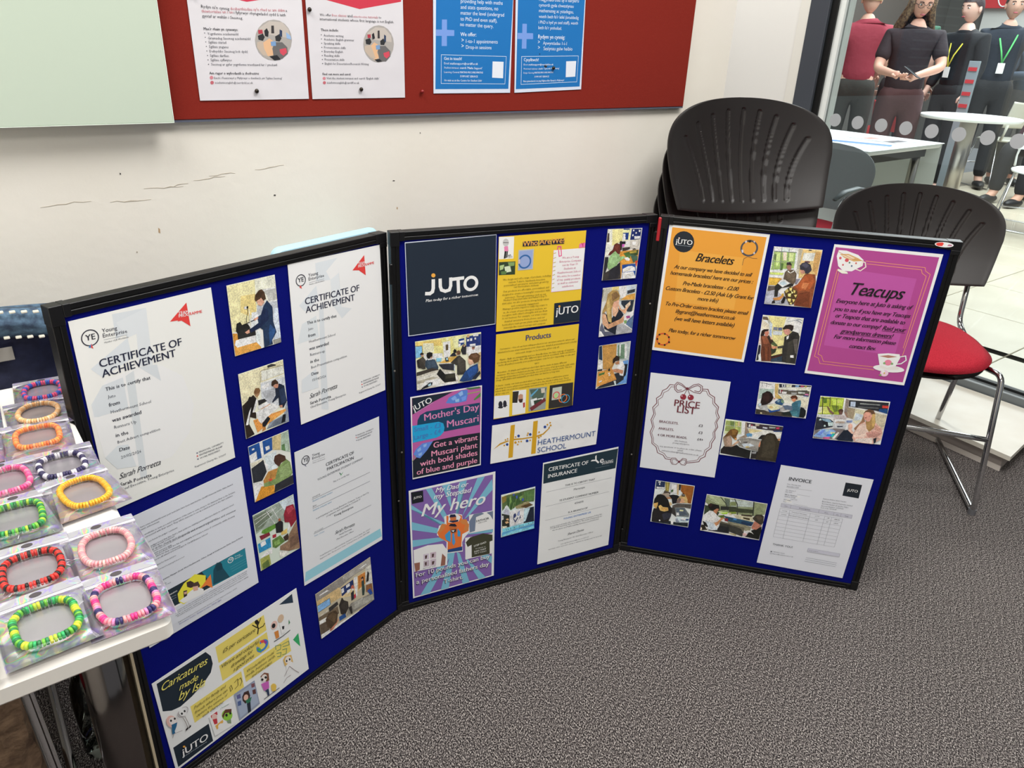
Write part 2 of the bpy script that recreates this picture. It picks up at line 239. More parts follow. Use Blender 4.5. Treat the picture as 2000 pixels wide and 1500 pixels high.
PAGES=[
('photograph','photo','small photo of boy in navy blazer working a black heat press','L',(0.3016, 0.8131, -0.0127, 0.0895, 0.1181),'e8dfc8',"""
P e3cf9a 6,8 886,6 895,420 450,543 202,781 0,778
P dcc27c 223,219 490,235 472,548 337,576 188,483
P e6d9bd 507,14 886,6 884,417 690,416 489,413
P b9b3a6 628,194 887,206 886,418 734,426 693,297
P efe9dc 729,417 895,422 895,441 726,439
P e9e4d8 649,207 881,207 883,222 646,223
P b8b6b4 497,434 893,440 895,830 526,820 483,550
P c9cbd0 808,563 895,565 895,1118 753,1102
P d8d4cc 387,528 495,543 533,762 354,778
P 8e887c 736,1097 895,1098 895,1179 744,1172
P c98738 2,789 81,809 115,956 418,1050 494,1177 6,1176
P d99a48 60,971 492,1090 494,1177 6,1174
P e9e1dc 45,918 401,925 408,1048 60,1045 15,989
P d6dbdf 412,928 461,845 513,918 483,1072 499,1158 418,1050
P dfe2e0 137,750 335,754 348,827 134,813
P 201f1c 92,646 163,633 191,699 247,683 298,705 333,773 284,811 413,833 421,925 84,910 91,812 66,766
P 2c2a26 150,768 418,794 422,915 85,899
L 1c1a18 14 191,699 323,681 435,663
L 2a2826 9 271,669 284,583 318,513 323,445
P e4e0d6 262,402 321,405 319,449 259,445
E 1d1b1a 320,427 17,4 -3,23
P d2c9b0 336,458 352,461 349,747 331,748
P 22324a 693,387 789,528 775,779 821,975 719,1093 727,1167 553,1181 564,870 504,815 332,863 319,799 492,732 483,630 553,606 614,480
P 1a2540 609,519 697,538 697,720 526,820 333,861 319,799 526,730 553,606
P 2b4a73 709,804 807,941 719,1093 663,1171 674,897
P c98f72 404,646 490,623 500,654 433,678
P d49a7c 223,825 308,797 311,857 256,863
P d59f82 497,355 589,325 641,356 639,415 583,463 530,441
P e7e4de 619,441 683,375 693,389 627,463
P 4a3421 467,329 487,255 562,191 618,187 665,252 679,364 626,383 589,325 565,340 485,362
P 3a2818 483,293 560,201 643,247 591,306"""),
('photograph','photo','small photo of two boys bending over a sheet on an orange table','L',(0.3006, 0.6626, -0.0107, 0.0883, 0.119),'e2d6bc',"""
P dfcfa6 7,12 880,9 875,263 406,273 326,549 5,565
P cfbf95 412,50 876,96 875,263 406,268
P d9d2c0 431,76 868,114 871,251 419,256
L 9a8f78 11 395,270 402,87 465,66 875,101
L b0a68e 5 543,110 529,271
L b0a68e 5 661,115 653,278
L b0a68e 5 780,125 776,264
P e9e4d8 394,279 873,278 878,297 391,299
P 3a3632 555,17 640,6 727,42 730,65 567,56
P c9c6c2 391,299 881,317 876,583 867,886 487,711 379,567
P eeeae2 413,348 552,319 559,395 411,410
P a9a6a4 406,450 679,454 672,710 489,690
P 8f9399 864,797 883,826 883,1185 408,1164 490,1062 792,1016
P 6a6f76 609,1050 802,1042 812,1169 432,1162
P d98f45 173,901 839,921 841,961 394,1092 230,1158
P e39a4d 395,1082 503,956 838,932 841,961
P b9793a 347,1097 394,1092 397,1160 314,1173
P 2a2826 306,574 434,586 483,645 310,671
P eeeef0 287,674 470,662 531,726 301,743
P c8853e 345,748 532,716 570,783 363,786
P eadfd3 240,775 578,721 717,834 459,940 322,1021 274,949
P 2c2118 0,571 229,443 283,535 304,584 188,746 240,775 236,892 123,818 85,934 167,1161 6,1187 1,902
P 1b1714 151,449 264,508 232,665 123,818 0,689
P e9e9ea 278,533 304,584 208,763 176,752
P dfe0e4 108,728 162,651 133,747 67,948 21,936
P 9c7450 246,397 287,338 350,359 371,417 347,472 296,518 259,464
P 7c5634 248,398 281,341 350,357 375,408 339,449 272,447
P 1c2433 665,471 754,404 851,478 878,780 795,884 708,809 713,659 590,714 575,698 662,598
P 27344c 741,517 848,509 872,778 756,804
P c58668 626,416 710,385 741,421 717,477 666,466
P 3f2b1c 595,385 614,318 685,304 735,367 736,409 675,390 614,418
P c58668 720,813 778,822 773,865 727,854
P 1b1d22 340,1017 460,929 505,990 392,1103 337,1082
P 15171c 769,1008 828,1018 802,1154 717,1157"""),
('photograph','photo','small photo of person in green jacket leaning over a desk','L',(0.2984, 0.5318, -0.0097, 0.0834, 0.1112),'d8d2c2',"""
P 1e4a86 4,11 224,6 237,314 5,312
P e9eaee 3,175 146,148 148,295 13,325
P dfe2e6 67,66 112,70 112,104 66,101
P e8e2cc 224,6 274,7 278,312 244,337
P 24508c 284,11 485,6 465,252 288,277
P e4e6ea 330,137 411,142 414,211 340,220
P c8b07c 485,6 676,8 631,322 471,255
P a8b49c 676,8 833,8 822,443 641,326
P 5c7a4a 662,235 726,232 731,384 651,331
P d8ccb0 12,335 243,346 276,410 31,422
P cfd2da 288,316 538,303 519,658 327,593
P e6e6ea 257,402 338,497 339,578 277,581
P 2b2d30 10,432 262,364 303,622 193,756 13,723
P b8813f 213,765 332,636 542,647 547,793 472,883 223,851
P e6ddd0 11,733 210,784 159,862 6,1099
P cf8a2e 159,862 423,944 425,1112 5,1108
P 7d8f54 544,628 724,543 801,638 831,879 768,956 527,971 217,900 216,827 457,835
P 8fa066 560,676 757,640 799,865 554,921
P 4a2e22 466,473 497,386 593,382 710,476 722,563 614,577 564,637 490,543
P 2b2b2e 443,953 834,924 834,1103 405,1102
P d8503c 325,785 387,793 397,838 339,843"""),
('photograph','photo','small photo of red haired person tending plants in a polytunnel','L',(0.2929, 0.3924, 0.0119, 0.0886, 0.1219),'c8ccb8',"""
P 9aa08e 4,13 875,10 886,443 661,454 128,381 18,407
P 6e7660 1,33 285,35 393,179 153,352 24,367
L dfe0d6 10 21,107 407,78
L dfe0d6 10 29,197 493,81
L c8ccc0 10 78,288 658,146
L e6e8e2 10 282,55 424,414
L dfe0d6 10 392,28 517,376
P c9cfd2 567,12 874,20 886,225 647,228
P 5f8a34 148,392 491,406 480,488 215,517 119,441
P 1f1f20 424,414 537,387 593,462 565,668 419,609
P a65a3c 501,335 553,352 546,403 498,388
P 7c2530 71,480 281,510 292,582 98,583
P 2f8ab0 17,625 286,623 277,840 19,825
P dfe4e6 69,633 177,628 185,721 77,725
P a82c38 336,607 418,619 407,691 334,672
P 5f7c3a 318,707 495,696 581,880 376,920 307,858
P 8aa85a 352,772 463,767 472,862 361,866
P e0dccf 142,874 293,883 279,977 24,940
P 9a9a4a 21,960 216,962 226,1195 15,1217
P 5c6c34 45,1087 181,1055 200,1219 50,1204
P d8d0c0 428,1018 619,1106 628,1203 429,1178
P 3a2a22 551,772 666,747 671,885 581,880
P 8a6a50 684,780 881,574 886,1103 880,1211 637,1139 452,1009 463,925 644,915
P 6e5240 694,876 880,844 885,1075 666,1088
P e8ddd8 707,524 752,526 693,717 664,679
P 8e2430 626,304 699,168 852,193 886,360 886,559 746,657 718,530 624,479
P b5404a 691,229 806,202 860,297 719,353
P c9a85c 524,645 659,631 645,735 516,708"""),
('photograph','photo','small photo of classroom with screen and seated students seen from behind','L',(0.4385, 0.1476, 0.0314, 0.1496, 0.118),'b8a98c',"""
P 8c8276 6,12 1491,13 1496,207 1021,177 615,243 14,186
P a89e90 704,33 1491,21 1492,186 789,153
L d2c8b8 6 729,26 736,181
P fff8ea 71,88 286,81 334,130 100,100
P fffaf0 1157,104 1360,86 1382,125 1181,119
P c9a873 0,190 602,218 619,500 333,474 9,475
P d8bc8a 615,243 1324,260 1289,615 966,693 617,515
P cfc6b4 1332,183 1496,197 1481,677 1297,621
P 20305c 636,273 978,261 976,438 636,496
P e3e3ea 640,307 706,304 710,419 644,421
P e3e3ea 774,286 874,289 873,369 774,366
P dfe0e8 783,436 873,450 865,525 790,522
P e3e3ea 998,227 1090,254 1047,748 1011,757 989,479
P c87a34 1111,268 1313,285 1292,584 1087,611
P 7fa8e0 8,304 328,320 331,488 9,475
L 1c2430 9 8,304 328,320 331,488 8,483
P 8a8274 850,825 1496,960 1491,1177 686,1085 775,887
P a39c8c 950,846 1467,1006 1489,1158 929,1047
P ede7da 1115,929 1172,894 1169,917 1115,929
P 2d3f38 1189,466 1261,448 1259,729 1229,858 1177,839
P 2a2018 1182,363 1244,355 1264,417 1233,463 1192,436
P c08f70 1191,394 1235,407 1233,463 1200,449
P 26282c 878,566 965,544 940,774 872,775
P c86a50 894,415 940,381 989,479 966,529 903,486
P e9e9ec 905,471 954,488 957,539 916,527
P b83040 952,666 1003,669 997,763 948,779
P 22201f 1312,564 1383,297 1419,386 1382,578
P ece8e0 1307,611 1478,608 1479,693 1305,627
P 8a5a34 1304,642 1469,703 1473,942 1286,814
P 28488a 1315,800 1414,800 1470,974 1397,974
P 6c5a44 0,609 503,659 513,860 0,758
P c8bca8 27,582 258,578 262,612 39,606
P 33302c 271,540 502,530 523,625 280,657
P e8ddc8 0,701 209,732 213,831 0,798
P 5c4c3c 0,798 181,839 228,1100 0,1067
P ede3d0 5,1072 419,1115 1039,1160 1044,1180 7,1180
P 2e2620 537,651 634,511 672,617 776,724 775,887 661,1017 557,908
P 3c342c 548,691 701,654 771,769 700,963
P 234a80 503,950 666,971 686,1085 506,1066
P 2d2824 775,887 859,897 861,1114 820,1101
P 4a3826 157,773 248,666 432,720 483,838 428,1040 274,1119 178,996
P 5f4a32 205,761 353,711 450,846 367,1010
P c07a5c 228,1100 428,1040 470,957 478,1029 318,1152 238,1156"""),
('photograph','photo','wide photo of pupils seated round tables in a yellow classroom','C',(0.1175, 0.6236, 0.0174, 0.1436, 0.1081),'e8dcb4',"""
P e8cf82 7,9 1431,9 1433,340 544,422 0,375
P f0dc9c 795,24 1431,14 1432,300 839,270
P d9b968 7,18 554,32 570,170 12,105
P f2e8c4 586,95 750,90 753,435 601,451
P efe6cc 610,108 735,107 743,434 611,443
P 5c4a30 647,162 705,161 704,289 649,290
E e8dcb0 690,47 25,4 -1,27
P e3dcc0 164,61 386,89 393,290 174,276
P d9d0ac 178,77 376,102 382,274 184,263
P 7fb0e8 0,112 133,119 138,348 0,365
L 20406c 9 0,96 138,113 147,355
P e8e2d2 164,284 575,338 582,458 186,445
P 1f3f7c 935,83 1059,77 1061,195 927,259
P dfe6f0 944,129 1056,116 1058,175 948,168
P e8ecf2 928,185 977,183 976,251 929,249
P 28386e 1104,54 1431,34 1432,300 1096,279
P e8e6ee 1120,115 1164,112 1164,161 1120,160
P dfe2ee 1184,105 1233,103 1233,162 1186,160
P c8a070 1116,8 1175,11 1169,79 1117,76
P f0e8e0 1179,232 1308,232 1308,282 1183,273
P e8e4dc 1253,8 1372,10 1372,74 1258,67
P efece6 1283,100 1322,101 1322,145 1285,145
P e5e1e6 1104,281 1432,290 1434,542 1163,479 1098,409
P c8a878 1373,452 1433,441 1436,1070 1364,859
P 2a2a2c 975,330 1026,219 1065,210 1099,270 1095,449 1014,436
P c79a7c 1036,231 1070,226 1070,265 1040,266
P e8e0dc 1153,478 1213,337 1333,385 1373,462 1232,490 1093,489
P a8705c 1223,299 1293,299 1283,358 1233,360
P 3c342a 1233,290 1298,295 1298,320 1233,310
P 24262c 729,431 798,363 838,359 885,456
P 1c1c1e 809,325 839,280 882,316 877,375 823,366
P d8a850 501,545 718,450 885,456 875,494 745,594
P c89c4c 718,450 895,447 895,477 727,491
P e8e8e0 501,555 863,583 863,603 506,568
P 303036 481,572 833,609 831,771 575,698
P c8ccd2 823,617 843,620 840,793 822,785
P 2a2c34 626,445 689,440 712,539 638,537
P a9c8e0 650,459 684,456 693,506 654,507
P 88c0e0 437,425 548,438 541,516 437,505
P 39352e 750,575 895,457 954,447 1082,588 1090,896 889,883 892,659 755,586
P 4a443a 894,518 974,470 1062,605 1060,829 959,833
P 6c4a34 877,345 936,324 975,370 964,428 895,428
P c0906c 872,384 896,378 905,429 881,435
P 3e3830 65,386 152,351 206,428 198,626 150,628 29,558 17,408
P 4c443a 84,379 170,373 200,467 191,565
P 2a2420 17,408 55,404 94,589 46,591
P c09074 112,295 164,294 157,341 114,345
P 2c2018 89,272 128,249 170,275 164,303 97,303
P 33404a 201,447 255,416 407,450 479,632 468,680 246,654 191,565
P 3f4c58 234,452 407,460 451,607 247,614
P eae6e0 253,416 331,418 335,444 254,438
P c09074 315,347 353,353 346,411 317,416
P 1c1816 224,332 241,276 298,266 360,295 352,372 314,376 293,412 246,395
P 3c342c 4,674 343,630 478,682 496,715 1,754
P c8bca8 0,764 341,700 536,692 732,744 889,863 928,962 906,1073 0,1078
P d8cebc 17,807 437,726 830,801 907,980 527,1018 16,1052
P a89c84 5,876 336,831 453,861 138,930 2,937
P f2f0ee 188,887 511,902 478,1030 85,1023
P f6f4f0 388,1035 627,1025 907,1032 916,1075 427,1073
P 1e1d1b 436,787 508,667 622,818 607,1001 568,963
P 28251f 612,816 840,829 862,1013 602,1005
P 3c382c 631,840 829,848 843,927 629,922
P 1d1f24 214,984 274,943 342,950 330,1015 231,1049 73,1081 114,1039
P b0c8e8 233,987 302,963 311,1011 251,1032
P 24406c 1070,831 1181,747 1353,692 1374,861 1313,976 1210,1063 1027,1063 937,1026
P 2c4f88 1110,838 1232,755 1333,751 1333,896 1160,991
P 262c38 1251,986 1404,866 1425,932 1313,1049 1221,1044
P d9a888 1137,536 1232,551 1272,679 1192,707 1142,638
P 5e4028 1142,506 1203,445 1333,440 1413,519 1373,655 1272,679 1232,591 1162,560
P 74523a 1202,486 1313,463 1373,533 1272,557
P e8e4de 1171,714 1252,686 1272,710 1181,736"""),
('photograph','photo','small photo of blue muscari plants in a turquoise crate','C',(0.2947, 0.2039, 0.0279, 0.0894, 0.1214),'d2d6e6',"""
P 58683c 11,44 883,40 866,416 646,377 365,437 125,345 29,458
P 8a7434 11,56 132,66 134,195 37,250
P d8c890 11,44 314,13 487,27 488,53 164,41 14,62
P 3f5a30 133,137 531,63 558,305 343,455 246,497 157,307
P 6f8f46 208,135 251,77 275,247 244,332
P 7e9c50 469,185 576,146 579,264 492,286
P 5c7a44 586,79 879,68 875,372 646,341
L 7c9a4e 14 343,455 393,211
L 5d7a3e 14 494,404 576,122
L 8aa860 14 213,429 240,121
L 6d8c4a 14 754,337 781,87
L 3f5a2c 14 667,312 640,70
L 9ab070 11 279,495 340,289
P 44559a 299,44 347,46 348,110 305,104
P 4a5ea6 381,120 424,120 426,208 388,197
P 3f52a0 540,241 589,243 591,314 547,313
P 9a8c60 364,414 711,360 757,432 584,524 398,494
P 5c4428 495,451 757,432 846,505 650,543
P c8b088 581,370 668,371 647,401 581,388
P d8e4dc 93,359 146,316 179,372 104,409
P bcb8be 51,488 137,407 214,512 205,615 106,575
P 2a2e26 17,526 216,630 221,965 24,943
P e0ae7c 98,786 174,785 208,842 132,855
P e0ae7c 124,711 184,704 207,770 141,751
P d8ccb0 24,895 155,922 144,979 46,962
P c9c4c0 9,582 63,598 65,705 13,714
P 1c2430 650,555 869,559 885,993 593,967 740,664
P b8cce0 606,554 765,570 647,923 592,931
P e2dcd8 214,524 606,518 592,931 232,980
P c8ccd8 253,945 581,915 584,940 259,976
P 36406a 316,754 325,638 368,603 402,684 370,735
P 8a90a8 412,664 454,581 487,567 494,688 446,721
P 232c50 480,779 505,691 518,790 491,806
P 3f486a 310,753 372,890 458,760 435,742 377,832 326,746
L 4a5580 9 438,874 512,764
P 7fc4cc 22,966 885,993 887,1053 47,1070
P 5c9ec0 26,1075 887,1065 894,1212 16,1186
P 85c4dc 32,1149 310,1112 884,1136 891,1199 27,1196
E 20485a 136,1030 10,3 0,14
E 20485a 189,1028 10,3 0,14
E 20485a 252,1026 10,3 0,14
E 20485a 347,1020 10,3 0,14
E 20485a 493,1021 10,3 0,14
E 20485a 594,1021 10,3 0,14
E 20485a 733,1022 10,3 0,15
E 20485a 853,1025 10,3 0,15"""),
('photograph','photo','small photo of person in green jumper potting plants at a desk','C',(0.5188, 0.8181, -0.0332, 0.0879, 0.1127),'d8d0c0',"""
P e6cf8c 0,11 386,0 406,269 29,415
P efe3c2 0,11 116,11 179,585 2,594
P 4a3c34 7,87 49,84 72,282 4,281
P e8d89c 386,0 597,0 593,250 406,269
P 23386c 397,0 555,4 554,28 401,25
P 203a76 394,89 542,90 545,244 400,233
P e4e6ea 397,107 461,114 463,191 403,184
P e4e6ec 394,188 478,187 476,245 406,269
P 1e2a5c 609,8 860,13 859,244 599,251
P e8e8f0 644,27 676,28 676,64 644,63
P dfe0ec 716,84 748,85 749,121 717,120
P e8e8f0 793,33 838,44 834,89 795,78
P e8e8f0 639,135 671,132 672,172 639,171
P f0f0f4 698,173 848,175 846,234 707,233
P c8bcac 600,260 871,253 859,453 623,442
P e8ecf0 665,299 758,285 760,367 664,362
P f0eee8 494,291 558,294 561,385 508,382
P 1e1c20 391,278 486,277 490,336 395,337
P c860a8 401,341 469,335 472,390 416,405
P 2a2422 334,284 362,259 397,278 415,469 362,466
P 3a322c 417,415 617,406 624,451 442,506
P 2a2826 689,459 739,438 797,464 712,469
P cf8c38 366,494 862,471 876,766 486,801 489,1104 466,1094
P dc9a40 408,705 687,719 695,775 483,782
P 4c6a34 468,544 591,513 664,572 657,663 544,621
P 3a4c2c 591,513 725,483 853,480 850,599 670,609
P a88f3c 613,515 800,487 809,542 640,552
P 46604c 643,571 853,617 867,738 757,760
P e8e6e0 506,655 525,638 599,632 660,681 644,717 556,703
P c83c28 806,725 864,719 858,857 831,819
P 234a8c 470,800 816,790 851,912 868,1126 523,1115
P efe8dc 500,893 641,836 736,832 818,873 840,948 511,967
P f2ece4 502,976 789,964 868,1089 856,1121 533,1116
P b8b098 548,932 695,913 698,931 562,952
L a8a084 12 603,1083 627,1029 703,1033 730,1072
P 2c2a2c 4,603 93,603 103,781 58,979 10,976
P 3a3430 10,976 172,894 413,742 480,1113 10,1123
P 2a282c 172,894 403,741 448,973 394,1108 149,1103
P 8fae72 89,762 110,617 237,479 305,509 394,613 498,600 525,638 360,739 338,802 150,892 100,835
P a2c084 124,709 179,585 282,571 341,683 209,786
P 5c2a22 187,422 205,333 264,304 353,339 383,467 374,549 321,546 248,479 134,564 76,561 113,491 171,457
P 74382c 213,387 278,327 327,374 298,463"""),
('photograph','photo','small photo of long haired blonde girl threading beads beside a bead tray','C',(0.5224, 0.6878, 0.0016, 0.0891, 0.1153),'cfc8bc',"""
P b8b09c 0,13 882,10 869,628 684,605 451,327 0,309
P d8c078 235,0 412,0 422,78 245,76
P e2ded0 412,0 611,3 624,277 465,276
P c8ccd0 611,3 871,8 866,199 636,208
P 34383c 645,121 853,100 853,179 655,201
P d89c48 490,323 639,235 866,199 875,351
P 2c343c 492,341 856,361 830,641 707,626 522,424
P b8bcc0 492,341 517,344 514,441 500,440
P 34302c 0,45 17,33 9,223 0,237
P a8a4a0 622,922 888,613 891,1142 447,1153 458,900
P dfe4ea 636,707 867,610 886,1086 620,903
P 5c7088 716,862 881,720 891,1069 704,933
P a84c80 679,730 780,725 808,783 707,788
P 7a9c5c 631,833 711,825 720,899 661,909
P f0eee8 781,653 842,652 841,724 784,722
P 5c5c68 14,912 52,810 155,1039 378,1070 447,1153 9,1149
P e4e2e0 0,999 55,1025 147,1147 9,1149
P 20242c 65,563 300,735 472,507 614,686 458,900 447,1153 127,963
P c8946c 37,665 86,583 236,870 525,782 636,707 625,868 229,986 76,849
P d8a47c 41,613 130,624 240,907 208,974 72,812
P e0ac88 291,485 421,412 461,577 397,712 312,665
P d8a078 439,397 537,551 619,561 651,493 757,382 751,488 698,553 652,673 477,543
P e8c0a0 628,473 756,372 769,472 655,530
P d8a080 259,375 449,310 448,469 353,501 267,447
P a8854c 116,323 136,150 244,67 384,91 469,224 449,310 315,346 275,518 312,844 208,795 140,537 31,611 41,524
P c8a868 136,325 184,226 292,842 208,795 150,538
P 80603c 235,162 346,105 449,221 367,282 273,324"""),
('photograph','photo','small photo of boy in pale grey shirt at an orange desk by a wardrobe','C',(0.5249, 0.5541, 0.0086, 0.0852, 0.1088),'cfc8b8',"""
P b8bcb4 480,4 845,10 842,481 519,436
P 6c8468 505,54 729,47 724,426 536,400
P e4e6e6 545,41 586,43 602,333 571,329
P e4e6e6 688,42 749,41 774,414 722,407
P b07c3c 81,0 470,12 488,431 393,628 155,614
P c08c48 107,56 455,66 474,391 328,600 164,596
P 22344c 1,13 72,4 114,379 18,328
P e0dcdc 0,363 125,381 131,572 10,593
P 24282c 10,593 143,593 126,639 3,631
P 6c98c8 688,478 841,471 851,1078 536,1072
P 2a2c30 467,773 610,755 764,853 754,967 576,1058 10,1083
P 1e2024 716,559 830,575 806,859 633,1008 682,861
P d08c44 15,651 391,609 554,929 16,1036
P d89848 47,675 332,639 499,893 53,983
P 4c7038 50,704 212,683 196,735 54,757
P efece4 298,720 349,718 352,747 300,749
P efece4 323,768 374,763 371,798 326,801
P e8e4dc 66,899 147,881 140,919 79,929
P 2c3024 290,633 339,601 356,680 298,676
P dcdcdc 537,629 583,464 689,498 752,621 734,868 638,835
P efefef 608,505 714,539 739,696 648,722
P c08460 415,650 538,649 720,722 708,811 441,712
P c0845c 462,485 582,445 590,541 508,539
P 2e2018 400,476 401,381 487,308 573,348 582,445 479,449 422,499
P d0d4dc 474,957 535,956 557,1084 526,1086"""),
('photograph','photo','photo of person reading beside a woman in an orange coat at a window','R',(0.2927, 0.793, 0.0194, 0.0977, 0.1287),'e6dcd0',"""
P cfd2c8 6,12 477,6 494,319 472,459 9,542
P 9cb060 18,112 457,99 478,438 18,512
P c8d488 65,127 154,119 167,312 118,453
P e8c8b0 197,105 278,107 298,280 235,286
P d0dc90 324,112 423,112 434,286 354,294
P 5c6c40 36,168 80,164 84,300 50,284
P 587038 182,349 255,352 252,499 207,504
P e8eae4 6,7 163,10 173,97 16,98
P e8eaf0 315,7 477,9 478,93 330,92
L 4c4c50 11 16,98 483,95
L 8c8c8c 8 6,322 484,311
L 6c6c70 11 163,7 207,504
L 6c6c70 8 316,11 322,316
L 8c8c8c 8 6,12 67,507
P e8e4dc 477,6 567,7 542,491 485,477
P b8ac94 495,9 603,8 591,566 545,511
P dcb878 585,10 971,7 941,591 604,644 578,175
P c8985c 845,53 969,41 964,569 851,442
P d8d2c4 617,89 848,72 834,248 610,255
P 3c3028 702,9 766,12 761,37 702,33
P 5c3848 666,264 773,259 770,293 671,293
P e8e4d8 6,523 291,515 289,555 9,572
P c8d070 8,562 298,554 270,606 11,611
P e8e4e0 10,631 273,626 272,675 16,675
P c8983c 8,681 272,675 201,802 18,859
P e0b048 20,699 230,699 180,843 25,848
P 5c5048 20,869 210,861 206,1001 14,980
P a8a4a8 3,1001 178,944 385,1085 523,1254 5,1274
P b8b4b8 1,1102 161,1066 171,1187 12,1263
P 807880 553,668 643,660 591,784 554,778
P 2a2824 156,866 201,802 408,782 534,770 526,830 298,892 244,958 249,1098 181,1105
P 5c4c3c 312,533 358,479 483,468 551,550 563,727 528,790 402,742 302,692
P 6c5a48 337,570 438,521 537,571 524,711 395,703
P e8dcc8 360,489 423,542 501,466 482,517 424,552 366,528
P 34282c 306,357 323,321 384,310 419,356 418,405 376,370 331,374
P a0705c 317,395 376,370 415,386 426,453 397,495 346,461
P e4ecf4 199,792 340,699 453,777 314,876
P c0ccd8 234,778 335,729 392,793 308,841
P b8805c 266,696 300,683 204,761 171,784
P 8a4a2c 716,554 766,529 930,533 967,688 972,1282 618,1265 621,961 511,852 609,782
P a8542c 671,717 737,571 857,530 940,691 867,897 669,917 562,827
P 703820 661,978 889,915 934,1276 636,1264
P c87848 710,733 840,740 792,885 695,854
P 38343c 584,370 619,308 704,280 795,330 842,443 784,527 730,533 663,460 608,456
P 504c58 608,348 690,301 771,352 710,416
P c88c74 610,465 681,458 716,504 678,547 629,523
P 4c3820 365,966 472,835 636,940 656,1059 611,1225 524,1259 424,1101
P d8bc68 380,944 428,900 456,957 408,1002
P e0c878 460,877 513,861 515,931 470,936
P d8bc68 548,908 597,924 589,985 558,967
P e8d080 446,1009 516,992 521,1072 465,1067
P d8bc68 577,1026 639,1010 624,1082
P e0c878 464,1118 536,1111 532,1192 483,1177
P d8bc68 556,1119 621,1123 597,1196
P e8d490 506,932 560,977 527,1001
P e0c878 517,1214 569,1199 560,1251
P c88444 154,1138 294,1094 355,1017 381,1065 305,1164 198,1184
P c8a03c 319,1021 363,1006 371,1056 336,1070
P 2a2420 156,1208 196,1174 226,1242 155,1259
P 201c1c 339,1201 381,1065 424,1101 408,1225 355,1240"""),
('photograph','photo','photo of two people shaking hands, one in a brown fur coat','R',(0.2917, 0.6473, 0.0309, 0.086, 0.112),'e4e0ea',"""
P e0cc88 4,10 852,10 846,435 636,884 308,963 269,492 121,25
P e8e0c8 499,14 848,14 838,436 626,313 473,256
P dfe0e0 662,42 845,41 839,418 720,303
P b0a894 13,45 108,44 232,191 255,502 204,480 174,223 100,98
P d8c8ac 2,107 165,215 172,322 22,328
P c8ccd4 162,145 232,191 262,493 220,479
P 98a8c8 197,328 219,317 248,458 217,461
P 6c5844 4,37 98,36 141,111 14,106
L 7c8088 10 547,115 772,31 848,59
L 7c8088 13 712,55 833,114
P 7c7c88 266,259 354,259 357,330 269,330
P 5c607c 363,263 450,258 453,330 373,333
P c8c8c4 268,348 463,347 469,436 279,446
P 2c2820 308,963 537,876 640,912 650,1077 319,1091
P 4a241c 321,998 523,886 535,913 336,1043
P 33404c 325,1026 562,928 631,1061 328,1099
P e0bca8 1,572 38,496 74,692 11,698
P 26242c 14,716 59,721 70,884 57,1079 12,1102
P d8dce8 41,961 82,911 133,1100 69,1101
P 6c3c28 20,480 172,483 283,690 304,779 327,1090 125,1101 82,911 69,711
P 8c4f34 38,496 159,503 246,657 122,687
P 5c3020 98,744 241,730 292,1075 155,1079
P 7a4228 146,740 209,734 249,1061 209,1065
P 3c2a20 149,486 193,463 308,587 395,688 315,687 246,657
P 54603c 271,664 317,596 391,661 422,704 368,718
P 3a3c2c 279,772 408,769 390,862 318,925
P 2c1c18 20,480 28,372 70,332 172,322 170,358 102,382 91,473 47,505
P c87c64 88,402 170,358 189,410 174,492 125,488
P d8906c 288,726 335,712 407,714 413,750 330,786
P d8a080 225,514 263,501 266,573 246,548
P 423e38 415,713 538,674 548,737 430,758
P 2f2c28 540,683 530,466 610,413 682,316 800,349 846,435 852,670 856,1095 568,1076 527,757
P 3c3830 625,511 690,414 763,771 733,1088 651,1087
P 5a524a 712,502 815,492 836,672 842,855 804,822
P 24221e 684,379 793,359 736,500 636,582 592,605
P eeeef2 569,462 619,421 616,503 584,533
P d0907c 475,319 586,263 636,330 611,422 528,403
P 2a201c 459,267 511,190 603,168 678,191 683,271 660,327 604,279 540,276 472,301
P dfdcd8 718,895 790,888 800,951 727,949"""),
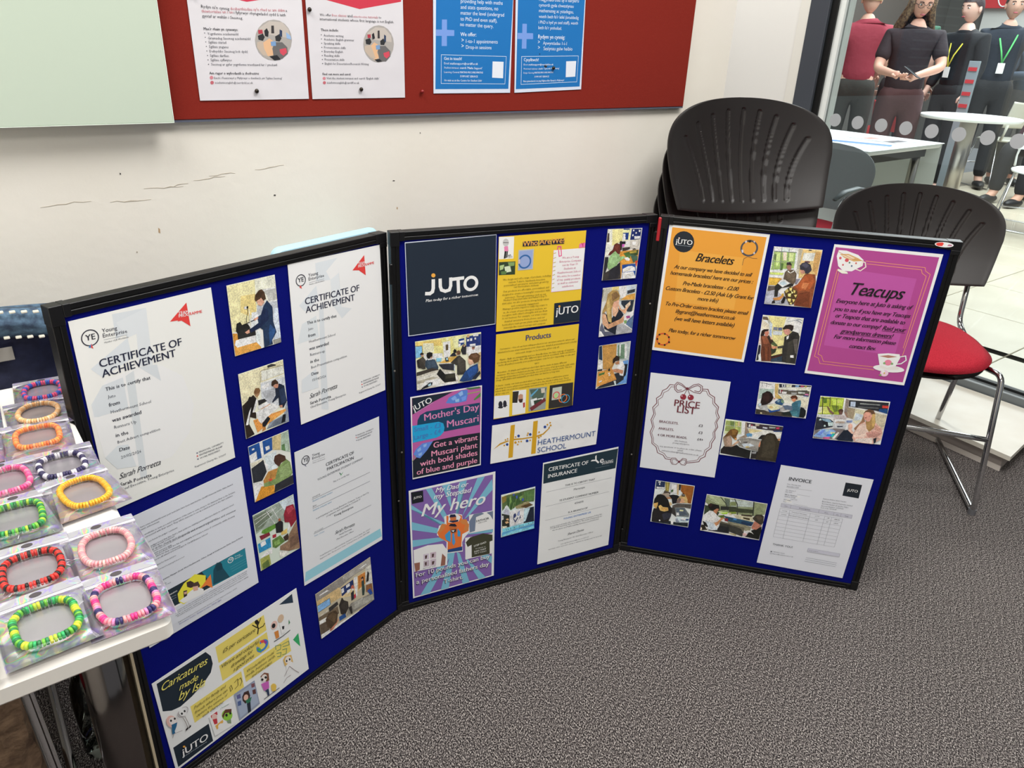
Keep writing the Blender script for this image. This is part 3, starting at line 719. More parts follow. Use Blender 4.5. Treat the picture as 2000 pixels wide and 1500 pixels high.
('photograph','photo','small photo of boy in teal jacket at a round table below bookshelves','R',(0.327, 0.5021, 0.0451, 0.1123, 0.0844),'e8eaf4',"""
P dfe4e4 5,13 333,16 359,381 0,501
P a8b4a4 12,184 331,164 348,351 16,451
P f0f2f4 18,66 143,52 148,145 21,151
P f0f2f4 172,72 254,79 250,157 175,150
L 2c2c34 10 7,29 333,70
L 2c2c34 7 52,16 59,132
L 3c3c44 7 153,20 160,136
P eceaee 248,33 328,32 358,429 321,401 332,172
P c8a868 334,24 420,22 446,372 390,410 353,224
P b89850 445,214 551,297 536,393 430,405
P e6dac0 415,30 1112,23 1123,536 576,485 519,364 427,279
P 2c2c38 420,22 1116,7 1113,31 439,113
P dfe0e4 482,30 554,22 564,91 497,99
P 3c4458 503,36 536,32 539,86 513,89
P d8d0b0 575,28 702,22 696,78 584,93
P 7898b8 776,21 855,16 855,63 783,71
P a83c54 890,20 956,17 955,56 895,61
P c8a83c 977,22 1024,19 1021,49 982,53
P f0e8e0 439,113 1115,46 1114,62 441,130
P 5c5448 425,162 1103,142 1101,268 850,264 439,270
P 8c3c44 479,163 519,163 523,237 489,241
P e4dcd0 459,166 476,164 487,249 467,251
P e8e6ee 505,208 612,204 616,258 512,262
P c8c4c4 639,154 812,134 815,158 641,169
P a8a49c 714,208 828,203 835,250 722,262
P bcbcb0 858,176 1006,176 1005,215 865,223
P 343430 827,148 1053,124 1056,147 837,171
P d070a0 1012,214 1093,213 1091,245 1009,239
P 2c3f80 978,258 1100,264 1096,280 981,277
P f0e8dc 433,271 852,279 1104,287 1103,303 821,295 434,285
P d8ccb0 883,355 1099,347 1101,587 993,551
P 3a342c 0,709 131,726 580,725 816,747 815,837 4,837
P 4c4034 96,778 569,742 578,814 117,840
P c8b890 104,785 145,789 150,829 109,829
P a8a098 14,602 68,541 582,532 682,665 538,713 284,757 93,698
P b8b4ac 52,638 251,600 281,733 129,710
P b8c8d8 44,567 97,561 97,617 48,631
P 241814 79,523 89,380 86,301 142,263 185,227 246,236 306,285 345,375 327,448 282,517 220,572 116,607
P 341f1a 106,409 157,277 239,284 270,423 226,507 155,483
P c88468 346,383 380,387 384,418 357,421
P 2f5070 386,489 470,401 550,392 596,482 558,558 436,556
P 6c8468 523,395 589,435 579,508 520,475
P 88a0a8 445,419 502,437 482,495 440,484
P f0e0b0 223,595 378,530 559,566 509,652 480,687 334,720 274,678
P d8b878 268,630 318,593 376,619 355,669 299,659
P ecd8a0 387,601 468,592 462,657 396,672
P 28508c 261,679 348,718 505,669 530,650 529,698 314,778
P f2ecdc 496,605 574,573 559,614 513,627
P 5c6878 573,565 664,539 762,552 843,455 881,531 803,652 639,654
P 3a6470 761,496 825,425 941,381 966,457 955,571 984,680 964,828 809,797 738,675 803,652
P 4c7c8c 879,419 944,396 962,522 921,574
P 467a80 769,704 900,665 949,814 824,803
P 1c2420 582,741 753,690 795,798 618,802
P 181c1c 966,553 1038,578 1094,636 1104,748 1074,825 970,820
P c8805c 738,379 828,345 848,391 808,443 763,416
P 5c301c 705,335 745,283 817,268 863,310 872,372 839,376 820,338 750,370
P e8ecf0 693,648 742,659 731,676 695,664"""),
('photograph','photo','photo of smiling blonde woman in pink top raising her hands','R',(0.4811, 0.4729, 0.0476, 0.1472, 0.1104),'e6e6ee',"""
P a8b43c 9,17 526,9 540,429 12,467
P d8e070 70,275 231,257 274,416 23,444
P c8d858 254,50 487,46 495,206 295,196
P 6c7c2c 261,211 424,214 444,342 360,384
P 587028 62,38 145,51 163,167 92,175
P e8e8b0 8,282 79,274 82,416 18,445
P dfe880 384,79 420,75 426,139 395,142
L 34302c 14 10,55 217,43
L 34302c 16 52,18 114,456
L 4c4838 14 212,11 239,246
L 4c4838 10 354,28 394,337
L 34302c 10 10,266 194,251
P e4e4e4 509,11 540,13 549,428 522,431
P c8c4c0 12,467 388,447 379,502 16,522
P 8c7c70 545,13 630,41 641,440 565,361
P a08c70 607,226 790,249 780,511 648,483
P d8cca8 780,240 1009,268 992,487 872,632 790,576
P c8b898 1209,288 1464,324 1464,716 1261,587
P c8ccd4 808,355 974,380 960,512 804,552
P 2c2c30 621,42 1446,26 1469,302 1201,246 638,201
P b8c0d0 654,76 760,70 773,197 668,193
P 8c8c84 853,91 1280,87 1275,109 859,123
P 5c5c58 824,181 1258,165 1264,196 829,212
P c8c4b8 956,16 1214,14 1217,30 960,37
P c83c34 1327,103 1459,99 1462,163 1330,167
P 1e4878 1281,194 1457,185 1461,303 1275,259
P f0e8dc 630,202 986,238 980,260 628,219
P f0e4c8 1196,268 1463,319 1459,341 1211,299
P 7c5c4c 176,253 213,254 261,330 364,406 333,442 251,386
P 4c3428 434,332 454,287 516,280 540,320 529,420 476,426
P 6c4c40 455,352 507,335 529,420 486,435
P b8a8a0 370,449 529,420 636,462 637,528 373,580
P 94705c 565,361 608,345 666,481 639,484
P 2a2c34 0,605 8,534 297,567 379,623 382,756 6,889
P c8dce4 63,594 96,568 121,609 68,626
P 88a4b0 114,566 280,569 343,627 257,660 139,607
P c8e0e8 266,659 372,635 387,733 279,746
P 1f2024 135,641 254,638 288,745 183,779
P c8e0e4 186,734 211,720 236,762 191,773
P c8c4c0 386,578 623,551 655,635 658,768 405,786
P dfd8d0 405,554 612,541 630,594 405,609
P b8a08c 432,606 610,586 619,640 420,652
P 3c404c 459,724 612,707 581,743 491,754
P 7c88a8 643,560 776,544 767,600 660,613
P 7c706c 6,889 407,797 653,790 625,905 504,1065 8,1091
P 8ca8dc 39,986 155,838 392,821 473,867 350,1027 190,1069 10,1046
P 6c84c8 68,994 178,869 233,862 145,1018
P b8ccf0 233,862 309,820 341,849 276,902
P e8d090 366,891 458,891 447,937 355,937
P d05c88 223,1043 368,1025 359,1083 221,1088
P 3878c8 302,955 412,953 385,1012 274,1014
P 28b0a0 407,920 463,924 423,1019 387,1023
P eceaf0 410,1054 510,874 548,881 468,1069
P 1e2430 504,1065 629,815 717,794 844,901 875,1087 563,1092
P d8a894 876,709 1021,549 1254,544 1421,677 1458,783 1454,961 1297,1103 913,1094 841,991 855,855
P e8bca8 887,718 1026,581 1190,749 1091,960 864,965
P c08878 1104,825 1291,759 1444,807 1353,906 1180,950
P ecc8b8 916,1004 1269,939 1287,1093 920,1082
P c8907c 1265,608 1386,682 1440,785 1288,737
P 20242c 1290,958 1357,928 1361,1050 1322,1088
P 94684c 837,746 964,534 978,401 1038,547 943,624 880,786
P a8804c 1056,545 1127,384 1191,290 1259,521 1259,675 1171,795 1103,715
P c8a060 1151,317 1209,288 1257,565 1232,678 1179,531
P 6c4c34 975,336 1000,269 1071,218 1175,249 1216,331 1155,338 1067,294 997,356
P e09c84 970,359 1014,300 1112,299 1162,380 1141,513 1091,541 1010,485
P b86c60 1009,430 1062,424 1059,457 1024,461
P dca890 702,674 735,626 783,642 803,706 780,842 738,813
P e0b098 719,805 785,764 855,855 824,892"""),
('photograph','photo','small photo of person writing at a grey table, dark coat in front','R',(0.2748, 0.3846, 0.0068, 0.1314, 0.0984),'d8d8e0',"""
P c8cc98 7,23 374,13 420,356 30,399
P 98a058 18,40 361,34 387,302 35,319
P 6c7c44 115,35 214,38 220,183 136,167
P b8b868 233,54 300,63 318,235 262,244
P d8b88c 294,25 335,28 347,153 315,158
L c8c8c0 7 13,167 388,156
L b8b8b0 7 213,29 238,248
P ece8ec 382,11 455,9 487,365 315,373 441,333
P 94806c 456,14 513,15 529,162 624,343 524,438 362,464 495,364
P e8e0c8 529,162 1310,155 1314,446 910,278 704,429 618,305
P d8c48c 564,176 894,182 740,246 583,291
P 3c3034 499,27 1312,8 1314,144 527,153
P dfdce0 545,63 584,47 590,133 548,130
P a83c54 593,55 644,66 633,97 600,93
P e8e8ec 600,93 723,93 723,141 599,141
P b8a890 686,21 785,24 777,74 695,77
P bcb8bc 868,79 975,81 974,121 867,118
P a0a498 1010,47 1150,44 1148,83 1011,95
P c83c5c 1167,51 1237,30 1240,88 1174,89
P f0ece8 518,149 747,137 745,152 521,166
P 203a6c 1102,149 1311,115 1308,145 1140,172
P 5c8cac 523,330 583,291 668,307 663,376 568,401
P e8ecf0 585,408 621,373 682,442 611,464
P 8c8478 339,527 396,468 605,425 905,436 970,625 875,751 655,736 412,675
P 9c9488 394,558 579,469 847,485 857,643 642,658
P 2c2428 492,552 589,532 585,557 504,570
P c8ccd8 468,606 644,567 767,608 613,682 532,695
P d8b868 560,661 641,648 662,674 582,697
P 241f1c 12,839 71,729 238,733 359,653 489,742 877,761 910,958 695,982 18,939
P 1c1c1a 365,692 693,760 710,969 269,939 167,814
P d8d8dc 706,768 723,765 726,984 709,984
P 8c8884 738,783 836,767 829,829 738,833
P 1f1c1a 809,412 874,303 952,281 934,412
P 9c8068 15,519 90,409 173,415 234,544 253,720 90,746
P b09078 96,507 153,448 226,545 234,703 152,716
P c8a080 234,703 344,556 408,546 382,590 284,705
P 6c4a24 14,510 150,262 243,223 331,262 340,320 316,432 336,508 288,515 222,467 173,415
P 8c6430 185,276 262,244 318,284 270,400 222,407
P c88c4c 282,477 330,469 338,517 289,525
P e8e4e0 388,519 402,507 455,578 431,582
P 342c20 865,642 908,357 988,246 1064,209 1166,227 1235,334 1311,391 1314,568 1314,974 846,978 865,742
P 40382a 937,431 1010,281 1123,263 1229,484 1233,885 965,888
P b87c50 1253,341 1307,322 1303,392 1260,379
P c8805c 850,604 880,440 889,538 889,638"""),
('photograph','photo','small photo of boy bent over crafts across from a plastic box','R',(0.1168, 0.1704, 0.006, 0.0962, 0.1278),'d8d8e4',"""
P 24304c 9,13 234,4 241,226 18,257
P e0e4f0 65,30 127,18 123,62 69,62
P e0e4f0 89,80 115,75 121,128 94,122
P dfe0e8 37,188 235,173 231,217 43,241
P 8c7c40 234,9 351,4 356,281 265,277
P c8b058 288,10 307,13 333,242 316,245
P b8b4b0 351,10 530,9 548,311 387,319
P f0f0f4 400,44 524,32 547,300 421,302
P 3c5c2c 404,229 453,187 462,261 411,293
P c8a878 531,15 576,17 606,344 560,330
P 2c2820 576,17 629,18 632,186 597,192
P 8a4f1c 629,18 952,13 944,542 854,537 715,279 643,206
P 9c5c24 666,28 932,27 927,479 846,473 731,265
P d8d8d8 48,284 225,240 252,323 132,379 73,346
P 504438 245,258 394,296 401,361 222,373
P a89480 185,368 361,324 427,422 270,474
P a8744c 287,470 410,436 452,483 328,507
P 1c1a1c 368,389 472,347 580,349 638,381 591,588 487,631 452,483
P e8e8ec 9,424 72,412 22,543 11,523
P c8a468 638,381 674,309 768,280 840,430 862,536 591,588 593,456
P 7c6458 577,547 624,417 681,439 711,543 828,542 582,590
P d8a078 688,427 730,407 779,508 749,558 660,564
P 2a2018 664,300 705,270 761,292 760,358 680,362
E e8e8c8 690,314 10,-2 2,15
E e8e8c8 733,311 10,-2 2,15
P 544c44 492,674 610,596 954,551 954,694 800,680 500,739
P 3c3834 482,742 562,727 633,1014 503,917
P 6c706c 553,729 801,691 939,863 941,951 638,979
P 545c64 601,752 795,714 908,902 654,965
P e8e8ec 616,872 678,860 697,945 635,957
P e0dca0 693,767 783,761 779,806 690,813
P c8d0dc 640,1001 951,961 962,1115 679,1173
P 28406c 739,1071 948,1006 946,1062 760,1089
P dfe4ec 752,1023 874,987 874,1066 766,1065
P 22282c 47,1268 264,1145 661,1176 945,1129 952,1252 10,1270
P 8c9098 620,1061 663,1041 732,1162 642,1169
P f0f0f4 508,1151 576,1149 579,1250 524,1250
P 191716 25,565 82,421 168,383 262,409 366,521 442,706 363,810 184,846 92,842 15,723
P 24201e 38,852 442,706 505,782 496,1008 445,1198 28,1261 17,991
P 34343c 265,987 376,920 503,917 483,1055 332,1176
P d8a85c 21,699 125,645 127,745 102,851 31,786
P e0b468 148,764 196,709 266,763 394,760 413,845 318,898 207,886
P d09c54 214,784 395,771 403,836 279,872
P e8bc84 400,581 456,592 481,654 432,697
E e0e4ec 228,1191 20,-4 3,24"""),
('photograph','photo','small photo of boy in white shirt in a polytunnel, head behind','R',(0.2702, 0.1596, -0.0067, 0.147, 0.112),'dfe2ea',"""
P 8c9068 12,18 1461,11 1463,329 1178,436 335,470 0,243
P a8ac80 28,37 432,20 484,229 280,237
P b8bcb0 584,46 1139,9 1147,159 635,243
P 7c8454 595,113 739,82 760,206 614,225
P 5c6454 435,43 564,38 599,251 527,266
P c8ccc0 564,38 640,45 599,135
L 3c3c34 22 681,14 771,157 834,531
L 3c3c34 20 339,17 494,180 573,374
L c8c8b0 8 40,115 268,216
L c8c8b0 8 100,22 333,214
L 34342c 27 1144,8 1192,409
L b0b498 8 789,153 1135,92
L b0b498 8 824,251 1138,161
P 2c2c28 381,285 766,239 770,320 399,398
P 3c402c 585,277 1161,238 1171,342 607,413
P 38402c 0,322 375,368 379,508 353,584 24,629
P a8c83c 334,459 404,432 582,430 582,489 473,512
P e8ecb0 343,457 386,436 462,444 575,444 411,478
P 7c8c34 607,413 771,379 780,436 655,474
P c8b488 605,461 647,428 695,489 622,504
P c8bc98 729,470 1196,432 1236,603 810,560
P 3a2a20 912,432 1172,401 1171,449 918,466
P 44381f 962,504 1133,505 1143,562 988,547
P 586828 353,584 513,527 531,642 455,634
P 28485c 498,554 1246,601 1211,728 947,747 656,711
P 20344c 947,639 1233,639 1202,730 965,743
P 3c70a0 748,585 833,579 831,627 756,631
P 8c8468 615,696 1057,724 1217,763 1191,938 1003,855 647,773
P 68604c 451,730 702,761 1053,809 1061,965 798,995 440,899
P 3a3830 440,780 669,792 965,851 1061,965 1044,1090 724,1010 458,1016
P c8c0a0 665,769 816,762 953,781 875,773
P 242424 183,1073 455,872 682,873 713,1061 429,1070
P a8986c 709,1037 893,1048 891,1097 733,1069
P 2a241c 0,932 113,919 172,1063 10,1108
P e0c8b0 0,1015 36,1031 37,1103 6,1115
P e2e4ec 15,631 139,465 223,470 330,554 389,695 364,772 440,899 402,1016 275,1054 140,1033 29,794
P f2f4f8 173,504 277,576 367,676 309,783 233,656
P c8ccd8 66,786 258,817 349,918 420,1012 198,1045
P 1c1c1c 17,808 112,848 175,954 151,983 68,928
P 1c1816 69,305 133,239 209,252 340,259 375,368 301,372 245,431 182,444 111,400
P 34201c 70,316 133,245 192,267 152,368
P b87854 229,446 301,372 357,372 335,470 317,533 256,499
P c08458 303,808 373,770 440,661 437,638 506,600 511,634 451,730 413,845 365,903
P 8c2c2c 528,619 621,611 627,705 550,697
P 181814 1234,856 1454,690 1470,807 1460,1091 1118,1075 1158,969
P 3c3428 1195,480 1259,359 1388,333 1453,378 1469,566 1436,645 1342,605 1233,531
P 524434 1251,420 1355,363 1425,432 1368,539
P b8745c 1217,763 1258,562 1363,612 1449,667 1341,810 1244,806
P e8dcc8 1099,908 1132,877 1215,860 1311,962 1246,927
P d8b0a4 1037,994 1089,959 1162,993 1133,1048 1068,1061"""),
('certificate','certificate','large cream achievement certificate, leftmost sheet on the left panel','L',(0.126, 0.7273, -0.0014, 0.21, 0.297),'dcd6c8',"""
P e0dac9 0,0 2093,4 2100,2970 0,2847
P cbc9c4 573,42 1058,67 789,223 911,317 560,405
P d0cdc7 1058,67 1005,938 806,896 855,405 721,430 604,174
P cdcbc6 148,729 721,430 732,746 275,894
P dfdbd0 38,1421 56,1237 321,951 722,912 1126,976 1430,1252 1529,1775 1390,2201 1041,2493 644,2487 257,2313 79,2097
P c9c7c1 589,976 513,2618 612,2664 718,933
P cbc9c4 56,1428 56,1237 252,1011 548,984 540,1458 109,1448
P c9c7c2 804,907 1067,946 1084,1217
P cdcbc5 79,2097 280,1980 434,2022 486,2416 212,2339
P d33a34 1670,136 1676,511 1542,378 1371,359
P d33a34 1670,136 1672,325 1676,511 1551,391 1486,385
O 2c2a33 227,291 111 15
T 22202a b 163,316 290,324|YE
P 3a6fa0 179,422 228,374 221,428
P d04a40 228,374 240,454 209,425
T 2a2832 n 395,262 601,274|Young
T 2a2832 n 394,334 730,354|Enterprise
L 8a8888 4 396,368 724,385
T 3a3842 n 398,419 735,429|Member of JA Worldwide
T f4ece6 b 1513,289 1676,300|TEAM
T f4ece6 b 1516,333 1683,343|PROG
T d33a34 b 1688,340 1894,351|RAMME
T 1c1f33 b 270,743 1493,763|CERTIFICATE OF
T 1c1f33 b 274,898 1372,908|ACHIEVEMENT
T 232430 b 278,1105 932,1137|This is to certify that
T 4a4a50 n 288,1221 398,1236|Juto
T 232430 b 278,1350 432,1359|from
T 4a4a50 n 286,1459 876,1502|Heathermount School
T 232430 b 280,1595 705,1619|was awarded
T 4a4a50 n 289,1704 611,1735|Runners Up
T 232430 b 283,1840 465,1859|in the
T 4a4a50 n 292,1949 935,1984|Best Advert competition
T 232430 b 291,2080 441,2098|Date
T 4a4a50 n 294,2203 596,2222|20/02/2026
T 24242c s 209,2512 853,2544|Sarah Porretta
T 1c1c28 b 201,2631 675,2677|Sarah Porretta
T 45454c n 193,2705 1033,2747|Chief Executive, Young Enterprise
P 6a6a78 1440,2592 1464,2594 1465,2618 1442,2615
P d04a40 1437,2645 1460,2648 1461,2671 1438,2668
P 6a6a78 1437,2701 1461,2704 1462,2727 1439,2724
T 3a3a44 n 1485,2616 1929,2626|FINANCIAL CAPABILITY
T 3a3a44 n 1485,2672 1900,2686|ENTREPRENEURSHIP
T 3a3a44 n 1486,2730 1847,2735|WORK READINESS
T 3a3a44 n 1377,2841 1939,2853|Registered Charity No. 313697"""),
('certificate','certificate','cream achievement certificate at the top right of the left panel','L',(0.4766, 0.7329, -0.0171, 0.21, 0.297),'e0dbd0',"""
P e3dccd 0,0 2100,0 2100,2970 0,2970
P cfcdc8 569,78 1064,68 793,264 875,434 562,400
P d3d0ca 1064,68 1096,1205 885,912 875,434 1076,342
P cfcdc8 165,751 556,475 579,739 273,879
P e3dfd4 58,1375 189,1119 510,986 999,937 1421,1254 1590,1726 1472,2165 1057,2484 544,2464 92,2118
P cdcbc6 586,845 480,2823 643,2896 679,866
P d0cec8 62,1429 192,1094 508,1012 536,1421
P cdcbc6 901,915 1329,1065 1086,1203
P cfcdc8 69,2362 92,2118 421,1996 453,2376
P d33a34 1690,126 1707,511 1546,387 1393,360
O 2c2a33 240,318 97 16
T 22202a b 176,345 300,344|YE
P d04a40 229,398 253,466 196,434
T 2a2832 n 405,287 613,282|Young
T 2a2832 n 404,354 738,349|Enterprise
L 8a8888 5 410,391 735,387
T 3a3842 n 412,434 738,429|Member of JA Worldwide
T f4ece6 b 1528,285 1698,288|TEAM
T f4ece6 b 1531,336 1702,337|PROG
T d33a34 b 1706,332 1924,332|RAMME
T 1c1f33 b 291,759 1529,769|CERTIFICATE OF
T 1c1f33 b 291,914 1407,925|ACHIEVEMENT
T 232430 b 299,1125 960,1145|This is to certify that
T 4a4a50 n 313,1240 425,1242|Juto
T 232430 b 301,1365 457,1368|from
T 4a4a50 n 313,1470 907,1485|Heathermount School
T 232430 b 303,1609 740,1619|was awarded
T 4a4a50 n 312,1720 645,1737|Runners-up
T 232430 b 306,1856 497,1865|in the
T 4a4a50 n 318,1965 1148,1977|Best Presentation competition
T 232430 b 309,2097 463,2105|Date
T 4a4a50 n 324,2214 631,2226|15/04/2026
T 24242c s 231,2526 879,2521|Sarah Porretta
T 1c1c28 b 230,2646 710,2666|Sarah Porretta
T 45454c n 229,2722 1074,2736|Chief Executive, Young Enterprise
P 6a6a78 1469,2580 1495,2582 1498,2605 1472,2602
P d04a40 1474,2637 1499,2639 1502,2661 1476,2659
P 6a6a78 1478,2693 1503,2695 1506,2718 1480,2715
T 3a3a44 n 1520,2603 1970,2605|FINANCIAL CAPABILITY
T 3a3a44 n 1524,2659 1936,2661|ENTREPRENEURSHIP
T 3a3a44 n 1528,2716 1887,2714|WORK READINESS
T 3a3a44 n 1407,2818 1968,2815|Registered Charity No. 313697"""),
('certificate','certificate','grey-white participation certificate with a teal foot band','L',(0.4485, 0.3855, -0.0322, 0.21, 0.297),'cfcac4',"""
P d3cec8 0,0 2100,0 2100,2970 0,2970
P 8cb9be 52,2671 2050,2658 2092,2876 14,2888
O 2c2a33 231,252 87 17
T 22202a b 170,272 296,291|YE
P 6a6a78 222,333 246,395 199,356
T 2a2832 n 383,235 562,247|Young
T 2a2832 n 386,298 680,317|Enterprise
L 8a8888 7 387,338 678,359
T 3a3842 n 387,384 682,408|Member of JA Worldwide
P 6a6a78 1463,185 1483,186 1487,208 1466,207
P d04a40 1465,234 1486,235 1489,257 1468,256
P 6a6a78 1471,299 1492,299 1495,321 1474,321
T 3a3a44 n 1503,217 1936,231|FINANCIAL CAPABILITY
T 3a3a44 n 1505,273 1900,285|ENTREPRENEURSHIP
T 3a3a44 n 1507,333 1859,337|WORK READINESS
T 25262e b 692,567 1398,577|CERTIFICATE OF
T 25262e b 712,677 1385,691|PARTICIPATION
T 4a4a50 n 474,792 1630,790|YOUNG ENTERPRISE STUDENT COMPANY
P 4a9a50 996,832 1041,900 1115,861 1047,924
P 1e3340 1012,831 1049,889 1025,886
T 4a4a50 n 845,997 1256,992|This is to certify that
L 6a6a70 7 317,1141 1805,1164
L 6a6a70 7 322,1341 1798,1373
L 6a6a70 7 303,1908 1813,1952
T 4a4a50 n 327,1115 514,1119|J2036JDTZ
T 3f7f9a n 325,1196 817,1209|Student company number
T 4a4a50 n 320,1312 418,1317|Juto
T 3f7f9a n 318,1402 782,1413|Student company name
T 4a4a50 n 383,1610 1755,1639|is participating in the Young Enterprise Company, Team or Start Up
T 4a4a50 n 637,1680 1515,1693|programme and operating as a branch of
T 25262e b 818,1771 1322,1789|Young Enterprise
T 4a4a50 n 318,1898 534,1903|07-11-2025
T 3f7f9a n 321,1979 560,1989|Date of issue
T 24242c s 820,2182 1339,2225|Sarah Porretta
T 4a4a50 n 923,2263 1259,2287|Sarah Porretta
T 4a4a50 n 845,2334 1307,2362|Chief Executive Officer
T 4a4a50 n 410,2500 1755,2537|Young Enterprise is a registered charity, founded to connect charity. No. 313697
T 4a4a50 n 414,2569 1735,2598|Registered Office: The Innovation Centre, 10 Howard Street, London, SW1P 2BN"""),
('letter','letter','grey-white letter with dense print and a teal banner behind the table corner','L',(0.1354, 0.4325, 0.0091, 0.21, 0.247),'c9c5c4',"""
P cdc9c8 0,0 2100,2 2100,2468 178,2250
T 33333a n 183,187 217,190|Hi
T 33333a n 202,248 1900,261|We have some wonderful news your team Juto have been awarded the Cardiff University Public Value Award,
T 33333a n 198,290 574,299|a fantastic achievement.
T 33333a n 240,402 1914,421|We would like to invite you and 5 members of the team to come along to the National Final on the 3rd June
T 33333a n 236,451 1868,470|to be presented with their award. They will be welcome to set up a stand and join in the day's activities.
T 33333a n 246,556 837,558|Please see below the judges' comments.
T 33333a n 268,652 1851,648|- The judges loved that Juto had a clear purpose, making personalised products to celebrate loved
T 33333a n 298,684 757,688|ones and special occasions!
T 33333a n 296,725 1874,778|They spoke clearly and eloquently and created a great video and overview
T 33333a n 295,766 1499,742|Their business sales was very inclusive, ensured great team making the most of a variety of talents
T 33333a n 292,801 695,820|from each person's skills.
T 33333a n 292,839 1838,872|These are products that are fun and engaging and create a sense of community, whilst showing
T 33333a n 290,869 823,905|appreciation for their community
T 33333a n 315,927 1308,946|These are all valued and encourages in Cardiff Business School!
T 33333a n 331,1033 722,1042|So happy for them and you.
T 33333a n 350,1131 850,1140|Look forward to hearing from you soon
T 33333a n 370,1220 416,1220|Jen
T 33333a b 381,1358 1924,1361|Programme Manager (South West Heathmount), Cirken, Slough & Heathermount, Berks, Essex & Herts)
T 33333a n 377,1400 448,1401|07826
T 33333a n 385,1438 478,1443|Mobile
T 33333a n 389,1467 552,1478|www.y-e.org.uk
P 17262e 413,1590 1938,1599 1931,2028 495,1986
P f0eef0 462,1952 1931,2028 1930,2052 465,1989
P 1d7480 1090,1602 1937,1604 1931,2028 1221,2001 1170,1803
P e2ce38 619,1759 754,1630 963,1569 1145,1706 1122,1843 1000,1952 685,2023 613,1928
P 3c2a24 802,1638 870,1647 919,1713 923,1808 846,1782 796,1726
P 4a352c 897,1722 995,1739 1018,1846 970,1885 901,1817
P e9e4e2 836,1844 959,1832 1063,1946 1058,2037 688,2002 625,1913 749,1880
P 2c2420 720,1768 785,1788 767,1892 707,1898
P c89a80 725,1795 782,1809 764,1855 726,1842
P d2a088 886,1784 981,1823 967,1906 890,1880
P dd7433 1233,1738 1223,2026 1132,1908 1004,1903
P 14414c 1293,1693 1374,1581 1453,1617 1473,1758 1565,2006 1247,1970
P 0f3640 1345,1632 1413,1604 1468,1661 1450,1768 1347,1750
T f0eef0 b 450,1704 619,1703|LEARNING
T c0c4c8 n 450,1754 593,1765|learning by doing
T c0c4c8 n 450,1807 589,1808|for young people
O e8f0f2 1633,1679 52 11
T e8f0f2 b 1597,1688 1669,1700|YE
T d0dee2 n 1716,1669 1825,1682|Young
T d0dee2 n 1713,1715 1870,1725|Enterprise
L 6aa4ac 4 1605,1816 1928,1820
L 6aa4ac 4 1609,1865 1925,1871
L 6aa4ac 4 1622,1921 1925,1927
T 2c2c34 n 508,2076 1899,2093|This email and any files transmitted with it are confidential and intended solely for the use of the individual
T 2c2c34 n 511,2113 1900,2131|or entity to whom they are addressed. If you have received this email in error please notify the system manager
T 2c2c34 n 513,2157 1899,2172|and do not disseminate, distribute or copy this e-mail. Any views or opinions presented are solely those of
T 2c2c34 n 536,2189 1914,2225|the author and do not necessarily represent those of the company. Young Enterprise accepts no liability
T 2c2c34 n 534,2313 1660,2322|Registered in England as a Company Limited by Guarantee no. 712260, Registered Charity no. 313697
T 3a3a80 n 546,2361 1332,2375|Innovation Centre, Greater London, SW1P 2BN"""),
